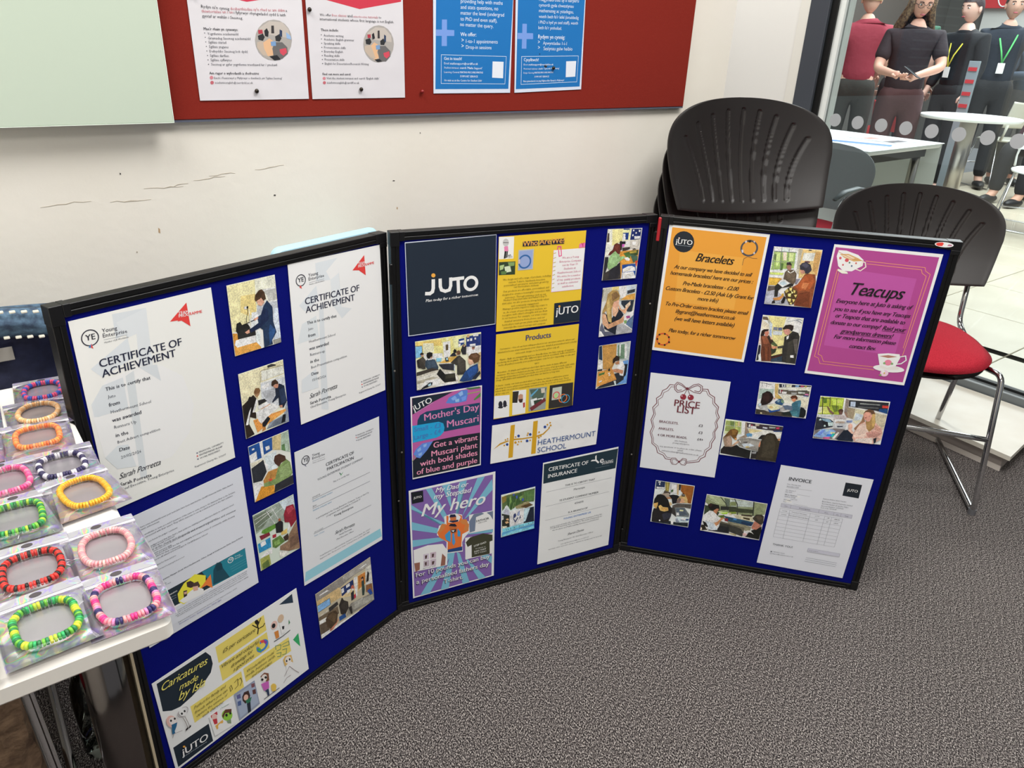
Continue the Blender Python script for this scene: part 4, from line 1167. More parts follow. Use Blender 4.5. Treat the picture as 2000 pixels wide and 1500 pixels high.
('poster','poster','landscape caricatures poster with dark half circle title at the bottom left','L',(0.1748, 0.1351, 0.0353, 0.2975, 0.214),'d8d2ce',"""
P dcd6d2 0,1 2975,0 2973,2140 19,2127
P 16222c 72,63 986,75 1061,232 1064,417 995,575 819,703 576,801 349,844 192,799 52,689
P 233341 2550,117 2861,64 2858,284
P 2f9a58 2722,1143 2863,1072 2860,1431
P dcc35e 1173,110 2199,113 2199,490 1170,489
P dcc35e 1166,556 2197,536 2198,939 1166,933
P dcc35e 1594,989 2635,1003 2640,1375 1598,1327
P dcc35e 507,988 1549,1009 1539,1408 512,1399
P 16222c 56,1592 745,1642 751,2099 52,2085
T e4cc62 s 116,258 981,318|Caricatures
T e4cc62 s 388,481 750,521|made
T e4cc62 s 336,678 849,745|by Isla
T 2a2416 s 1273,327 1972,326|£5 per caricature
T 2a2416 s 1204,626 2009,639|Vibrant and colourful
T 2a2416 s 1371,765 1849,748|drawings for
T 2a2416 s 1397,875 1852,866|a good price
T 2a2416 s 1655,1114 2271,1119|Wonderful for social
T 2a2416 s 1602,1210 2270,1218|media, business cards,
T 2a2416 s 1719,1309 2187,1310|and team pages
T 2a2416 s 552,1086 1203,1100|Perfect for family and
T 2a2416 s 547,1198 1210,1209|friends where you can
T 2a2416 s 559,1289 1202,1312|capture the essence of
T 2a2416 s 660,1390 1104,1407|each character
E 17130c 2035,168 40,30 -8,50
L 17130c 25 2032,190 2040,337 2009,439
L 17130c 19 1938,167 2020,291 2130,139
L 17130c 20 2040,337 2151,349 2187,306
L 3f86b0 40 1957,828 2017,893
O 3a78b8 2058,773 103 57
P d84a3a 2020,622 2113,662 2115,735 2049,702
P 8a3a8a 2113,662 2170,755 2132,806 2106,737
P e0b83a 1951,663 2016,650 2014,745 1957,747
P 4aa04a 1934,762 2007,787 2019,884 1957,828
L 4a7a60 12 2321,1086 2322,988 2446,1053 2416,1146 2330,1126
L 4a7a60 12 2473,1074 2622,1092 2622,1192 2479,1129
L 4a7a60 12 2320,1185 2418,1230 2396,1313 2322,1269
L 4a7a60 12 2454,1193 2553,1238 2521,1347 2435,1311
L 5a4c20 11 1260,1182 1305,1156 1313,1260 1268,1286 1272,1192
L 5a4c20 11 1374,1151 1448,1117 1434,1268 1360,1301
L 5a4c20 11 1455,1155 1512,1140 1521,1245 1468,1313
E d8b0a0 2372,493 55,68 -48,72
E 1c1c20 2357,498 32,39 -26,40
P c87a34 2347,650 2438,671 2434,847 2361,839
E c8a888 2533,444 52,62 -45,69
P eeeae8 2484,529 2595,580 2572,823 2498,815
L 2a2a2c 18 2312,866 2518,879 2688,861
P 2c2c2c 2526,641 2582,667 2565,735 2528,723
P 3c7a4c 2699,592 2717,687 2681,709
P eeeae8 2484,1486 2612,1454 2626,1774 2455,1873
P cfa458 2430,1442 2485,1385 2626,1465 2640,1682 2589,1606 2447,1626
E e8cfc0 2539,1531 58,76 -41,62
E 1a1a1a 2502,1528 16,13 -4,27
E 1a1a1a 2574,1542 17,13 -4,27
L 6a4a4a 9 2396,1857 2543,1705 2640,1890 2729,2035
L 6a4a4a 9 2358,1999 2445,1935 2538,1943
P bc5aa0 1881,1621 2047,1680 2033,1855 1917,1840
P 7a4a34 1898,1435 1989,1411 2076,1502 2062,1676 2006,1661
E e8cfc0 1968,1535 49,67 -40,61
E 1a1a1a 1923,1540 25,22 -5,29
E 1a1a1a 2001,1549 26,22 -5,30
P 23314a 1930,1851 2017,1859 2011,2026 1970,2023 1964,1915
L 2a2a2c 15 1885,2034 2244,2040
E d8b04a 2129,1905 58,51 -12,73
P d8b04a 2067,1920 2169,1939 2168,2042 2084,2003
P 8a8e9c 1315,1399 1763,1419 1778,2059 1315,2090
P 9ca2ae 1337,1461 1745,1454 1758,2006 1344,2038
P 5a5880 1358,1464 1437,1484 1431,1595 1355,1560
P 7a4c50 1681,1449 1753,1477 1745,1571 1678,1546
P 4a5a80 1352,1623 1422,1647 1410,1760 1343,1733
P 5a3430 1682,1609 1749,1634 1743,1754 1677,1719
P 3a2420 1460,1588 1514,1519 1607,1550 1619,1695 1579,1794 1493,1801 1452,1681
E d8a890 1530,1667 40,51 -27,54
P 2c6a4c 1505,1728 1643,1750 1598,1845 1529,1834
P 1c2430 1522,1827 1598,1845 1572,2078 1508,2070
P e0dcd8 774,1490 1241,1508 1232,2087 800,2011
P b83038 808,1488 937,1494 935,1574 808,1554
E d8b0a0 869,1578 49,46 -14,73
P b83038 825,1603 908,1648 898,1771 837,1746
E 8ab83a 1103,1746 98,91 -23,126
P 5c3424 1009,1675 1092,1587 1210,1678 1197,1750 1076,1672 1021,1753
E 1a1a1a 1091,1735 23,21 -6,34
E 1a1a1a 1169,1757 19,17 -5,29
P d8a04a 843,1785 1004,1771 1005,1838 860,1901
E e4dcd4 952,1906 59,56 -14,74
P 7a8a6a 1068,1864 1157,1897 1145,2004 1080,1943
T 6a8a70 s 997,1499 1183,1531|Christmas
E d8a898 138,1005 82,34 8,149
E e8cfc4 159,1016 58,24 6,105
E 1a1a1a 132,978 16,15 -5,23
E 1a1a1a 200,992 16,15 -5,23
P 1f5a7c 124,1070 224,1103 198,1172 146,1249 148,1298 95,1288
L 8a7a78 8 87,1365 117,1299 158,1308 270,1352
O 9a8a88 358,977 96 10
E e8e0d8 358,977 65,60 -17,84
E 1a1a1a 334,992 16,15 -5,24
E 1a1a1a 389,980 16,15 -5,24
L 7a6a60 8 334,1096 361,1263 370,1400
L 7a6a60 8 370,1098 392,1229 410,1389
P 1a1414 324,1387 379,1359 377,1406 330,1419
P 1a1414 386,1383 435,1359 426,1405 390,1412
T f4f2ee b 158,1900 660,1948|jUTO
E e89a3a 229,1722 21,20 -4,22
T c8ccd0 i 151,1938 632,1998|Plan today for a richer tomorrow."""),
('poster','poster','dark navy square logo sheet at the top left of the centre panel','C',(0.1242, 0.786, 0.0155, 0.1893, 0.19),'c6c6cc',"""
P 15202c 11,16 1886,16 1885,1885 15,1884
L 0f1a24 7 716,1270 720,1878
O f2f0ec 1343,952 129 64
L f2f0ec 71 549,796 544,961 526,1031 472,1063 391,1054
L f2f0ec 67 691,797 692,942 715,1016 797,1052 881,1034 910,953 912,798
L f2f0ec 68 946,823 1181,819
L f2f0ec 68 1067,826 1076,1107
E e59a3c 552,700 43,4 -1,42
T e8e8e6 bi 380,1229 1503,1230|Plan today for a richer tomorrow."""),
('poster','poster','yellow question title sheet with pink note, right of the navy logo','C',(0.3231, 0.776, -0.0006, 0.2009, 0.2017),'dab22a',"""
P dab02a 0,0 2009,0 2009,2017 0,2017
P e8e6ea 3,5 337,17 338,468 14,459
E b8b0a8 156,127 67,5 2,80
L 3a3434 12 100,123 215,132
P d87a9a 120,207 205,201 221,309 131,309
P 1c1a1a 136,302 177,305 166,447 122,456
P 1c1a1a 182,306 208,308 199,438 174,441
T 1c1a1a b 206,415 289,402|AA.
T 1c1a1a n 225,445 311,437|2026
P 2c3a24 16,518 385,530 388,806 23,790
P a8b87a 36,592 139,577 116,672 44,690
P c8cca8 140,625 270,612 301,737 170,750
P 7a9054 215,535 372,544 362,620 244,622
P 56703c 65,716 195,715 184,787 80,785
P a8a8a8 446,302 796,301 792,731 448,730
P 8c98b8 468,328 771,327 764,704 471,703
O 2c5a8c 597,555 132 33
P c8a8a0 450,506 488,485 492,583 453,592
P e8b8c8 1256,365 2009,369 1990,1276 1256,1275
P ece0e4 1270,368 2009,374 1989,1270 1266,1256
P e06a9a 1868,272 2007,262 2004,356 1859,357
T c03a6a b 1911,341 1986,335|Y
L d84a78 21 1346,360 1352,292 1423,297 1449,495 1395,506 1374,374
L b89a30 13 1262,438 1315,426
L b89a30 13 1266,537 1320,524
L b89a30 13 1267,636 1321,623
L b89a30 13 1268,723 1322,710
L b89a30 13 1268,810 1323,798
L b89a30 13 1269,904 1318,890
L b89a30 13 1271,1000 1314,986
L b89a30 13 1271,1089 1315,1075
L b89a30 13 1267,1183 1316,1170
T b8506c n 1471,561 1872,564|We are a Young
T b8506c n 1413,641 1931,649|Enterprise Company
T b8506c n 1489,722 1859,723|run by Year 10
T b8506c n 1528,801 1815,806|Students at
T b8506c n 1378,878 1948,889|Heathermount School.
T b8506c n 1373,959 1947,970|We strive for a number
T b8506c n 1373,1035 1948,1045|of top quality products
T b8506c n 1401,1114 1906,1116|as well as customer
T b8506c n 1511,1192 1804,1195|satisfaction.
L 1c1a30 100 561,181 856,186
L 1c1a30 101 941,185 1150,188
L 1c1a30 102 1225,186 1469,187
T e89a40 b 537,231 869,227|Who
T e89a40 b 911,218 1168,220|Are
T e89a40 b 1195,222 1499,221|We?
T 5c4c14 n 117,912 1221,919|We design and sell a range of products, including
T 5c4c14 n 243,978 1099,989|custom T-shirts, handmade bracelets,
T 5c4c14 n 147,1038 1180,1047|personalised caricatures, and plants grown by
T 5c4c14 n 367,1090 957,1102|our Horticulture students.
T 5c4c14 n 130,1167 1196,1171|Our products are affordable, personalised, and
T 5c4c14 n 111,1235 1220,1241|designed to create a meaningful connection with
T 5c4c14 n 174,1302 1136,1315|customers. Through initiatives such as our
T 5c4c14 n 149,1358 1167,1362|Mother's Day plant sales and Father's Day T-
T 5c4c14 n 116,1424 1211,1432|shirt sales, we also promote strong family values
T 5c4c14 n 328,1498 980,1501|and community engagement.
T 5c4c14 n 136,1549 1185,1560|Making a positive impact is really important to
T 5c4c14 n 149,1623 1167,1632|us. As a team of neurodivergent students, we
T 5c4c14 n 129,1685 1188,1693|recognise each other's strengths and use them
T 5c4c14 n 131,1751 1187,1762|in our business. For example, our artist creates
T 5c4c14 n 182,1825 1141,1837|detailed caricatures from photos, and our
T 5c4c14 n 135,1898 1185,1901|horticulture team grows plants using recycled
T 5c4c14 n 170,1966 1161,1973|materials like reused teacups and compost
P 14202c 1353,1531 2002,1528 2008,2008 1363,2008
T f2f0ec b 1400,1802 1951,1800|jUTO
E e59a3c 1481,1613 26,3 2,24"""),
('poster','poster','yellow sheet of small print with four pictures along its foot','C',(0.3232, 0.5683, -0.0021, 0.2006, 0.2008),'dab22a',"""
P d8b02c 0,0 2006,0 2006,2008 0,2008
T 2c3468 r 701,225 1309,222|Products
T 5c4c14 n 92,361 1918,357|Caricatures - One of our best selling products is our caricature artwork, where our
T 5c4c14 n 44,433 1971,425|talented in house artist transforms your ideas into detailed, personalised and colorful
T 5c4c14 n 469,506 1551,501|cartoonish designs to be loved by all for only £5.
T 5c4c14 n 105,607 1926,606|Plants - Built on sustainability and eco friendly ideas, we have a group of students
T 5c4c14 n 40,669 1963,661|producing those plants. We offer different types such as succulents, bulbs and kitchen
T 5c4c14 n 78,735 1946,726|herbs all pushed towards your preferred plant, only for £2-6 depending on size and
T 5c4c14 n 945,808 1061,805|types
T 5c4c14 n 59,900 1762,897|Bracelets - A simple and stylish product that can be made in many different
T 5c4c14 n 39,965 1967,964|variations. We have a student producing orders for a price of £2 (pre-made only) while
T 5c4c14 n 27,1028 1905,1023|the standard bracelet is £2 for a pre-made one and £2.50 for custom made. This is a
T 5c4c14 n 24,1084 1601,1086|cheap, affordable and sustainable product that can last for a long time.
T 5c4c14 n 28,1216 1839,1225|T-Shirts - Lastly, our main product which is T-Shirts, we have a sublimation printer
T 5c4c14 n 25,1284 1844,1290|allowing for more advanced products compared to the standard white tees. These
T 5c4c14 n 22,1347 1907,1346|follow with our goals for sustainability and maximising the most out of every product,
T 5c4c14 n 24,1412 357,1417|all for only £10.
P e6e4ec 3,1440 372,1469 380,2008 2,1990
E 24222a 157,1665 50,8 3,81
E 24222a 263,1671 45,8 3,86
E 24222a 159,1741 60,10 1,25
L 24222a 20 196,1735 319,1718
P dfd8cc 443,1381 778,1404 780,1990 454,1983
P 2c2620 444,1401 594,1412 569,1697 447,1677
P b88468 586,1524 635,1487 699,1517 705,1645 645,1710 592,1651
P 3a261e 590,1613 704,1619 695,1706 632,1713
P dcd8dc 473,1808 594,1702 721,1711 777,1809 780,1990 467,1985
P a83c34 709,1721 760,1717 765,1833 722,1851
P 8c9084 845,1390 1297,1415 1292,1976 861,1965
P 4c5c4c 860,1417 1286,1447 1209,1677 950,1685
P 5c96b0 880,1572 1065,1424 1079,1452 908,1615
P d8dcd8 898,1677 1051,1651 1086,1811 932,1836
P dfe0dc 1079,1681 1209,1677 1215,1781 1112,1815
P 2c3c2c 977,1716 1184,1699 1166,1851 1012,1876
P 6c2c30 883,1879 1261,1686 1292,1769 939,1966
P c8b8a0 1143,1437 1247,1441 1254,1556 1162,1554
P 2c2824 1369,1396 1972,1413 1995,2006 1371,1985
P b8b8a4 1445,1472 1683,1471 1686,1782 1438,1780
O c8554a 1550,1669 79 26
P a8c878 1508,1623 1587,1623 1582,1739 1507,1740
O dc6c30 1731,1777 101 21
O 3c8ca8 1801,1801 102 19"""),
('poster','poster','pink and navy muscari price poster on the centre panel','C',(0.1132, 0.4559, 0.0056, 0.161, 0.199),'e4e2ea',"""
P b0548c 32,29 1586,25 1587,1953 10,1953
P 14202c 37,30 948,34 459,210 37,412
T f2f0ec b 68,338 478,189|jUTO
T c0c4c8 i 94,391 504,213|Plan today for a richer tomorrow
P 5478b8 779,278 850,157 1036,92 1130,35 1271,46 1283,158 1248,311 1082,319 942,314
P 7c9cdc 896,189 989,133 1036,213 942,246
P 8aa8e4 1059,96 1153,51 1177,140 1106,177
P 6c8ccc 1130,205 1247,176 1236,272 1153,295
P 90b0ec 989,230 1083,221 1083,295 1000,293
P 4c6c44 1223,2 1555,13 1568,59 1318,54
L 8ca04c 19 1271,144 1569,132
P 4c7a3c 1415,303 1581,159 1582,258 1439,327
P 0f3a52 205,454 342,395 1564,403 1566,945 750,953 131,709 145,565
T cc7aa0 b 292,605 1542,569|Mother's Day
T cc7aa0 b 802,867 1535,855|Muscari
P 1c94bc 23,676 613,689 717,746 746,852 726,961 655,1035 561,1066 25,1084
T 3f6fa8 b 60,823 657,830|Small - £3
T 3f6fa8 b 54,1015 656,972|Large - £4
P 121a24 13,1536 490,1128 1034,1123 1578,1145 1587,1953 10,1953
T e08aa0 b 487,1305 1520,1315|Get a vibrant
T e08aa0 b 437,1512 1515,1513|Muscari plant
T e08aa0 b 175,1700 1517,1708|with bold shades
T e08aa0 b 96,1895 1514,1902|of blue and purple
P 5a7cc0 34,1362 94,1249 235,1139 478,1138 346,1326 180,1495 89,1450
P 86a6e4 116,1278 198,1220 208,1298 138,1334
P 86a6e4 257,1181 338,1160 325,1233 267,1247
P 86a6e4 137,1384 230,1353 216,1426 158,1440
L 7c9050 15 6,1534 90,1400"""),
('banner','poster','landscape school logo strip in gold and blue','C',(0.3592, 0.4009, -0.0205, 0.2803, 0.0981),'e6e2da',"""
P c8941c 457,70 563,69 559,915 445,915
P c8941c 1028,64 1143,62 1150,925 1032,924
P bc8a24 53,619 212,484 412,441 439,472 226,526
P bc8a24 552,426 772,452 1034,458 1035,490 774,487 554,469
P bc8a24 1139,449 1297,423 1437,312 1484,213 1457,329 1326,455 1147,491
E 1c3c80 396,549 33,6 1,35
E c08a20 325,560 20,4 1,21
E c08a20 346,422 20,4 1,21
E c08a20 401,405 20,4 1,21
E c08a20 599,390 21,4 1,21
E 1c3c80 673,376 34,6 2,35
E c08a20 605,534 31,6 1,32
E c08a20 685,530 21,4 1,22
E c08a20 665,598 21,4 1,22
E c08a20 750,533 21,4 1,22
E c08a20 899,397 21,4 1,22
E c08a20 913,349 21,4 1,21
E 1c3c80 970,388 34,6 2,35
E 1c3c80 902,544 34,6 2,35
E c08a20 980,542 21,4 1,22
E c08a20 1198,368 21,4 1,22
E c08a20 1201,508 27,5 2,27
E c08a20 1253,482 22,4 1,22
E 1c3c80 1340,256 35,6 2,35
E c08a20 1401,207 22,4 1,22
E c08a20 1468,170 22,4 1,22
E c08a20 1489,240 25,4 2,24
E c08a20 1452,296 22,4 1,22
T 2c4a7c n 1186,709 2743,734|HEATHERMOUNT
T 2c4a7c n 1192,911 1963,927|SCHOOL"""),
('poster','poster','purple and teal sunburst poster of a cartoon strongman father','C',(0.1298, 0.1804, 0.0151, 0.2077, 0.2993),'dcd8e4',"""
P 7a5a94 46,48 2014,63 2014,2961 34,2955
P 74aab8 395,50 529,55 1017,1214 45,494 43,372 960,1326
P 74aab8 773,51 965,55 1017,1343 990,760
P 74aab8 1188,66 1371,66 1074,974 1045,1352
P 74aab8 1627,69 1815,63 1246,1024
P 74aab8 1993,177 2019,468 1419,1041 1304,1105
P 74aab8 37,830 37,1047 959,1455 988,1367
P 74aab8 41,1332 41,1523 902,1568 959,1488
P 74aab8 2036,1517 2030,1682 1160,1517
P 74aab8 175,2963 416,2970 1015,1933 900,1830
P 74aab8 690,2973 894,2978 1073,1885 986,1857
P 74aab8 1250,2974 1430,2978 1189,2056 1102,1961
P 74aab8 1674,2976 1859,2971 1427,2337 1307,2196
P 74aab8 2014,2602 2022,2396 1247,1741
P 11161c 51,49 327,71 330,360 64,354
T f0f0f0 b 104,232 284,238|jUTO
T f2f0f4 bi 613,192 1400,219|My Dad or
T f2f0f4 bi 565,356 1478,396|my Stepdad
T ffffff bi 261,740 1812,804|My hero
P f0eef0 622,1352 680,1114 820,1091 807,897 933,870 1075,879 1246,959 1260,1092 1420,1203 1451,1474 1305,1627 1247,1741 1263,2013 842,1943 859,1620
P d86a2c 636,1292 764,1075 862,1136 863,882 919,914 904,1084 1017,1118 1160,1127 1217,1015 1131,911 1246,992 1246,1185 1420,1269 1407,1461 1247,1511 1218,1932 957,1881 877,1856 887,1629 677,1433
P c8783c 1189,1136 1246,1088 1361,1122 1421,1334 1392,1456 1276,1421 1333,1275 1246,1217
P c8783c 650,1296 736,1099 848,1100 819,1219 706,1313
P 1a2440 918,1057 961,1037 1160,1079 1146,1123 1017,1118
P c06a3a 947,938 1103,951 1103,1078 961,1053
P 1c2038 933,949 962,878 1075,904 1103,982 1004,970
P 3c8cb4 817,1412 960,1294 958,1651 845,1550
P 3c8cb4 1131,1313 1203,1432 1203,1563 1131,1541
P b8602c 932,1189 1103,1207 1117,1406 1045,1449 945,1354
P 1c1a28 918,1184 961,1133 1074,1166 1117,1244 1074,1247
P 1c1a28 960,1310 1102,1320 1088,1397 1016,1408 974,1369
P f0f0f0 974,1330 1059,1340 1031,1386
P 4c8ab8 1002,1420 1045,1423 1073,1687 1030,1772 993,1678
P 1c3c6c 886,1842 1247,1858 1248,1975 877,1922
P e8e4ec 1419,1015 2033,1053 2038,1584 1422,1538
P 6c7484 1420,1203 1535,1026 1741,1036 1801,1086 1595,1124 1569,1510 1436,1519
P 6c7484 1860,1070 2025,1067 2029,1315 1951,1161
T 24242c b 1602,1273 1923,1268|FATHOR
T 24242c n 1656,1322 1879,1321|LIKE A DAD
P e8e6ea 1320,1632 2037,1711 2033,2296 1322,2269
P 3a3826 1335,1769 1452,1656 1779,1640 2022,1747 2026,1917 1950,1928 1956,2288 1486,2255 1483,1882 1380,1916
T dcd8c8 b 1543,1968 1859,1933|STEP DAD
T dcd8c8 n 1580,2041 1845,2058|HE STEPPED UP
T dcd8c8 b 1551,2126 1861,2124|DAD THAT
T dcd8c8 n 1560,2184 1872,2192|HE IS TODAY
P e9e2ec 53,1607 396,1571 759,1637 871,1854 863,2284 52,2224
P 8c5a48 58,1980 195,1993 185,2204 79,2234
P 8c5a48 743,1911 827,2038 811,2267 696,2262
P c8b8bc 282,1794 420,1806 418,1969 284,1958
P c0a8ac 448,1799 594,1813 586,1985 446,1965
P b8a4a8 284,1984 423,1997 420,2168 280,2154
P c0acb0 445,1995 591,2010 583,2190 442,2176
P 4c3430 322,1840 378,1841 362,1935 321,1937
P 4c3430 489,1845 545,1847 530,1941 488,1943
P 4c3430 486,2058 551,2063 527,2154 485,2157
P 4c3430 310,2032 361,2032 353,2129 317,2127
T 55505c n 268,2209 577,2228|BEST DAD EVER
T 1c1a24 b 70,2406 1961,2425|For 10 pounds you can buy
T f6f4f8 b 81,2390 1955,2409|For 10 pounds you can buy
T 1c1a24 b 82,2611 1941,2654|a personalised fathers day
T f6f4f8 b 90,2594 1934,2638|a personalised fathers day
T 1c1a24 b 755,2811 1256,2829|T-shirt.
T f6f4f8 b 767,2798 1250,2813|T-shirt."""),
('certificate','certificate','insurance certificate with a dark header at the foot of the centre panel','C',(0.4607, 0.1791, 0.0048, 0.21, 0.297),'dcd6ce',"""
P 172c34 24,38 2094,46 2073,608 35,583
T e8ecec b 159,262 1250,308|CERTIFICATE OF
T e8ecec b 154,452 949,469|INSURANCE
T e8ecec b 1481,412 1630,270|Y
T e8ecec b 1612,373 1710,344|e
T e8ecec n 1660,383 1978,391|YOUNG
T e8ecec n 1663,417 1988,427|ENTERPRISE
L aab0b2 3 1479,472 1884,482
L 8a8888 7 130,843 1986,868
L 8a8888 7 143,1263 1953,1272
L 8a8888 7 155,1672 1982,1688
T 2c2c34 b 645,801 1494,819|THIS IS TO CERTIFY THAT
T 2c2c34 n 904,981 1219,986|Marscopa
T 2c2c34 b 509,1206 1632,1232|YE STUDENT COMPANY NUMBER
T 2c2c34 b 957,1401 1208,1406|4734375
T 2c2c34 b 794,1628 1349,1633|IS A BRANCH OF
T 3c6ea8 b 666,1789 1470,1794|YOUNG ENTERPRISE UK
T 3c3c44 n 301,1930 1817,1934|and is covered under the Young Enterprise Insurance Policy No.
T 3c3c44 n 304,1982 1815,1997|CYCB0038 issued by Victor Insurance. The Limit of Indemnity for
T 3c3c44 n 374,2052 1731,2064|the Products and Public Liability Insurance is £10,000,000.
T 24242c s 821,2305 1305,2290|Sharon Davies
T 3c3c44 n 556,2428 1589,2426|Young Enterprise UK Chief Executive Officer
T 3c3c44 n 647,2546 1468,2543|FOR CERTIFICATE NUMBER 300 0 01 2027 0130
T 3c3c44 n 294,2613 1867,2618|REGISTERED OFFICE: THE KOSMOS CENTRE, 27 GREENWOOD SQUARE, LONDON, SW1W 2ND"""),
('poster','poster','orange bracelets price poster at the top left of the right panel','R',(0.1227, 0.734, -0.0154, 0.21, 0.297),'e2dee0',"""
P d98f30 70,62 2044,64 2041,2909 59,2898
P e09a3c 303,538 1663,556 1665,1746 368,1728
E 1a2026 355,355 222,-25 34,232
T f2f0ec b 188,407 539,404|jUTO
E e8b8a0 248,283 17,-2 3,17
L c8ccd0 4 192,435 520,442
O 4a4648 1736,338 163 38
P c8b8b4 1620,210 1645,175 1670,204 1646,240
P c8b8b4 1788,180 1827,169 1825,213
P c8b8b4 1581,389 1621,385 1633,449 1603,453
P c8b8b4 1834,426 1860,401 1878,443 1851,463
P 1c1a1c 1684,170 1742,153 1752,206 1703,218
L 4a4038 8 1739,525 1667,578 1662,723
L 4a4038 8 1750,528 1846,546 1938,541
T 16120c S 662,747 1478,739|Bracelets
T 1c160e S 232,962 1905,952|At our company we have decided to sell
T 1c160e S 171,1110 1954,1105|homemade bracelets! here are our prices :
T 1c160e S 477,1319 1683,1305|Pre-Made braceletes - £2.00
T 1c160e S 123,1476 2034,1468|Custom Bracelets - £2.50 (Ask Lily Grant for
T 1c160e S 844,1630 1298,1625|more info)
T 1c160e S 175,1837 1987,1830|To Pre-Order custom braclets please email
T 1c160e S 410,1990 1733,1986|lilygrant@heathermount.co.uk
T 1c160e S 422,2165 1741,2153|(we will have letters available)
T 1c160e S 327,2465 1823,2458|Plan today, for a richer tommorow
O c8502c 230,2668 141 30
E 2c1c18 136,2566 22,-3 3,24
E 2c1c18 254,2532 22,-3 3,24
E 2c1c18 355,2600 22,-3 3,24
E 2c1c18 377,2722 22,-3 3,25
E 2c1c18 287,2805 22,-3 3,25
E 2c1c18 157,2791 22,-3 3,25
E 2c1c18 102,2681 22,-3 3,25"""),
('poster','poster','magenta teacups appeal poster at the top right of the right panel','R',(0.4653, 0.7239, -0.0026, 0.21, 0.297),'dfdce2',"""
P a5407c 38,57 2041,68 2054,2901 46,2902
P b04c8c 233,490 1738,557 1741,2306 265,2252
L e0905c 11 683,288 1836,306
L e0905c 11 717,346 1782,359
L e0905c 11 1836,306 1863,378 1967,436 1893,2310
L e0905c 11 1782,359 1810,430 1903,486 1864,2105
L e0905c 11 170,521 127,2540 213,2568 274,2695 1407,2689
L e0905c 11 214,588 188,2477 270,2506 331,2632 1392,2623
P e8dcd0 98,243 110,112 259,108 508,175 637,274 643,397 459,536 288,544 170,449
P c89a5c 148,191 315,173 524,244 620,293 455,323 249,262
P e0c0a0 174,211 320,196 461,251 404,286 267,248
L b8824c 9 113,147 401,269 636,291
L e8c8b8 22 533,480 625,506 711,413 680,322 622,304 601,401
E c84c50 313,310 38,-4 8,37
E c85a60 177,277 25,-3 6,28
E 5c7a60 376,355 17,-2 4,19
E c84c50 260,415 17,-2 4,19
E 5c6a80 434,420 17,-2 4,19
E c85c50 505,353 17,-2 4,19
P e8d8c0 182,508 377,558 396,596 278,600 180,549
T 140e14 S 547,1037 1592,1027|Teacups
T 1c0e18 S 298,1247 1826,1223|Everyone here at Juto is asking of
T 1c0e18 S 287,1424 1826,1410|you to see if you have any Teacups
T 1c0e18 S 352,1576 1758,1569|or Teapots that are avaliable to
T 1c0e18 S 291,1738 1317,1729|donate to our compay!
T 1c0e18 S 1347,1743 1817,1738|Raid your
L 1c0e18 7 1353,1768 1817,1761
T 1c0e18 S 529,1914 1606,1908|grandparents drawers!
L 1c0e18 7 540,1938 1584,1927
T 1c0e18 S 426,2058 1693,2051|For more information please
T 1c0e18 S 786,2237 1323,2229|contact Bev.
E e4dcd0 1694,2618 320,-8 12,84
E d8ccc0 1699,2591 199,-5 8,52
P f0eae4 1396,2303 1598,2261 1828,2254 1861,2341 1819,2533 1656,2597 1489,2555
P a8705c 1440,2349 1608,2304 1800,2318 1624,2370
L d8dce8 24 1844,2317 1955,2275 1990,2375 1913,2466 1831,2491
E d8788c 1649,2478 73,-11 16,67
E 7a9a60 1577,2502 26,-4 6,26
E 7a9a60 1731,2493 26,-4 6,26
E e8b8c0 1632,2735 82,-13 19,78
E f0d8dc 1601,2700 30,-5 9,37
E c8a050 1632,2735 17,-3 5,21
P 7a9a50 1522,2793 1582,2762 1583,2816"""),
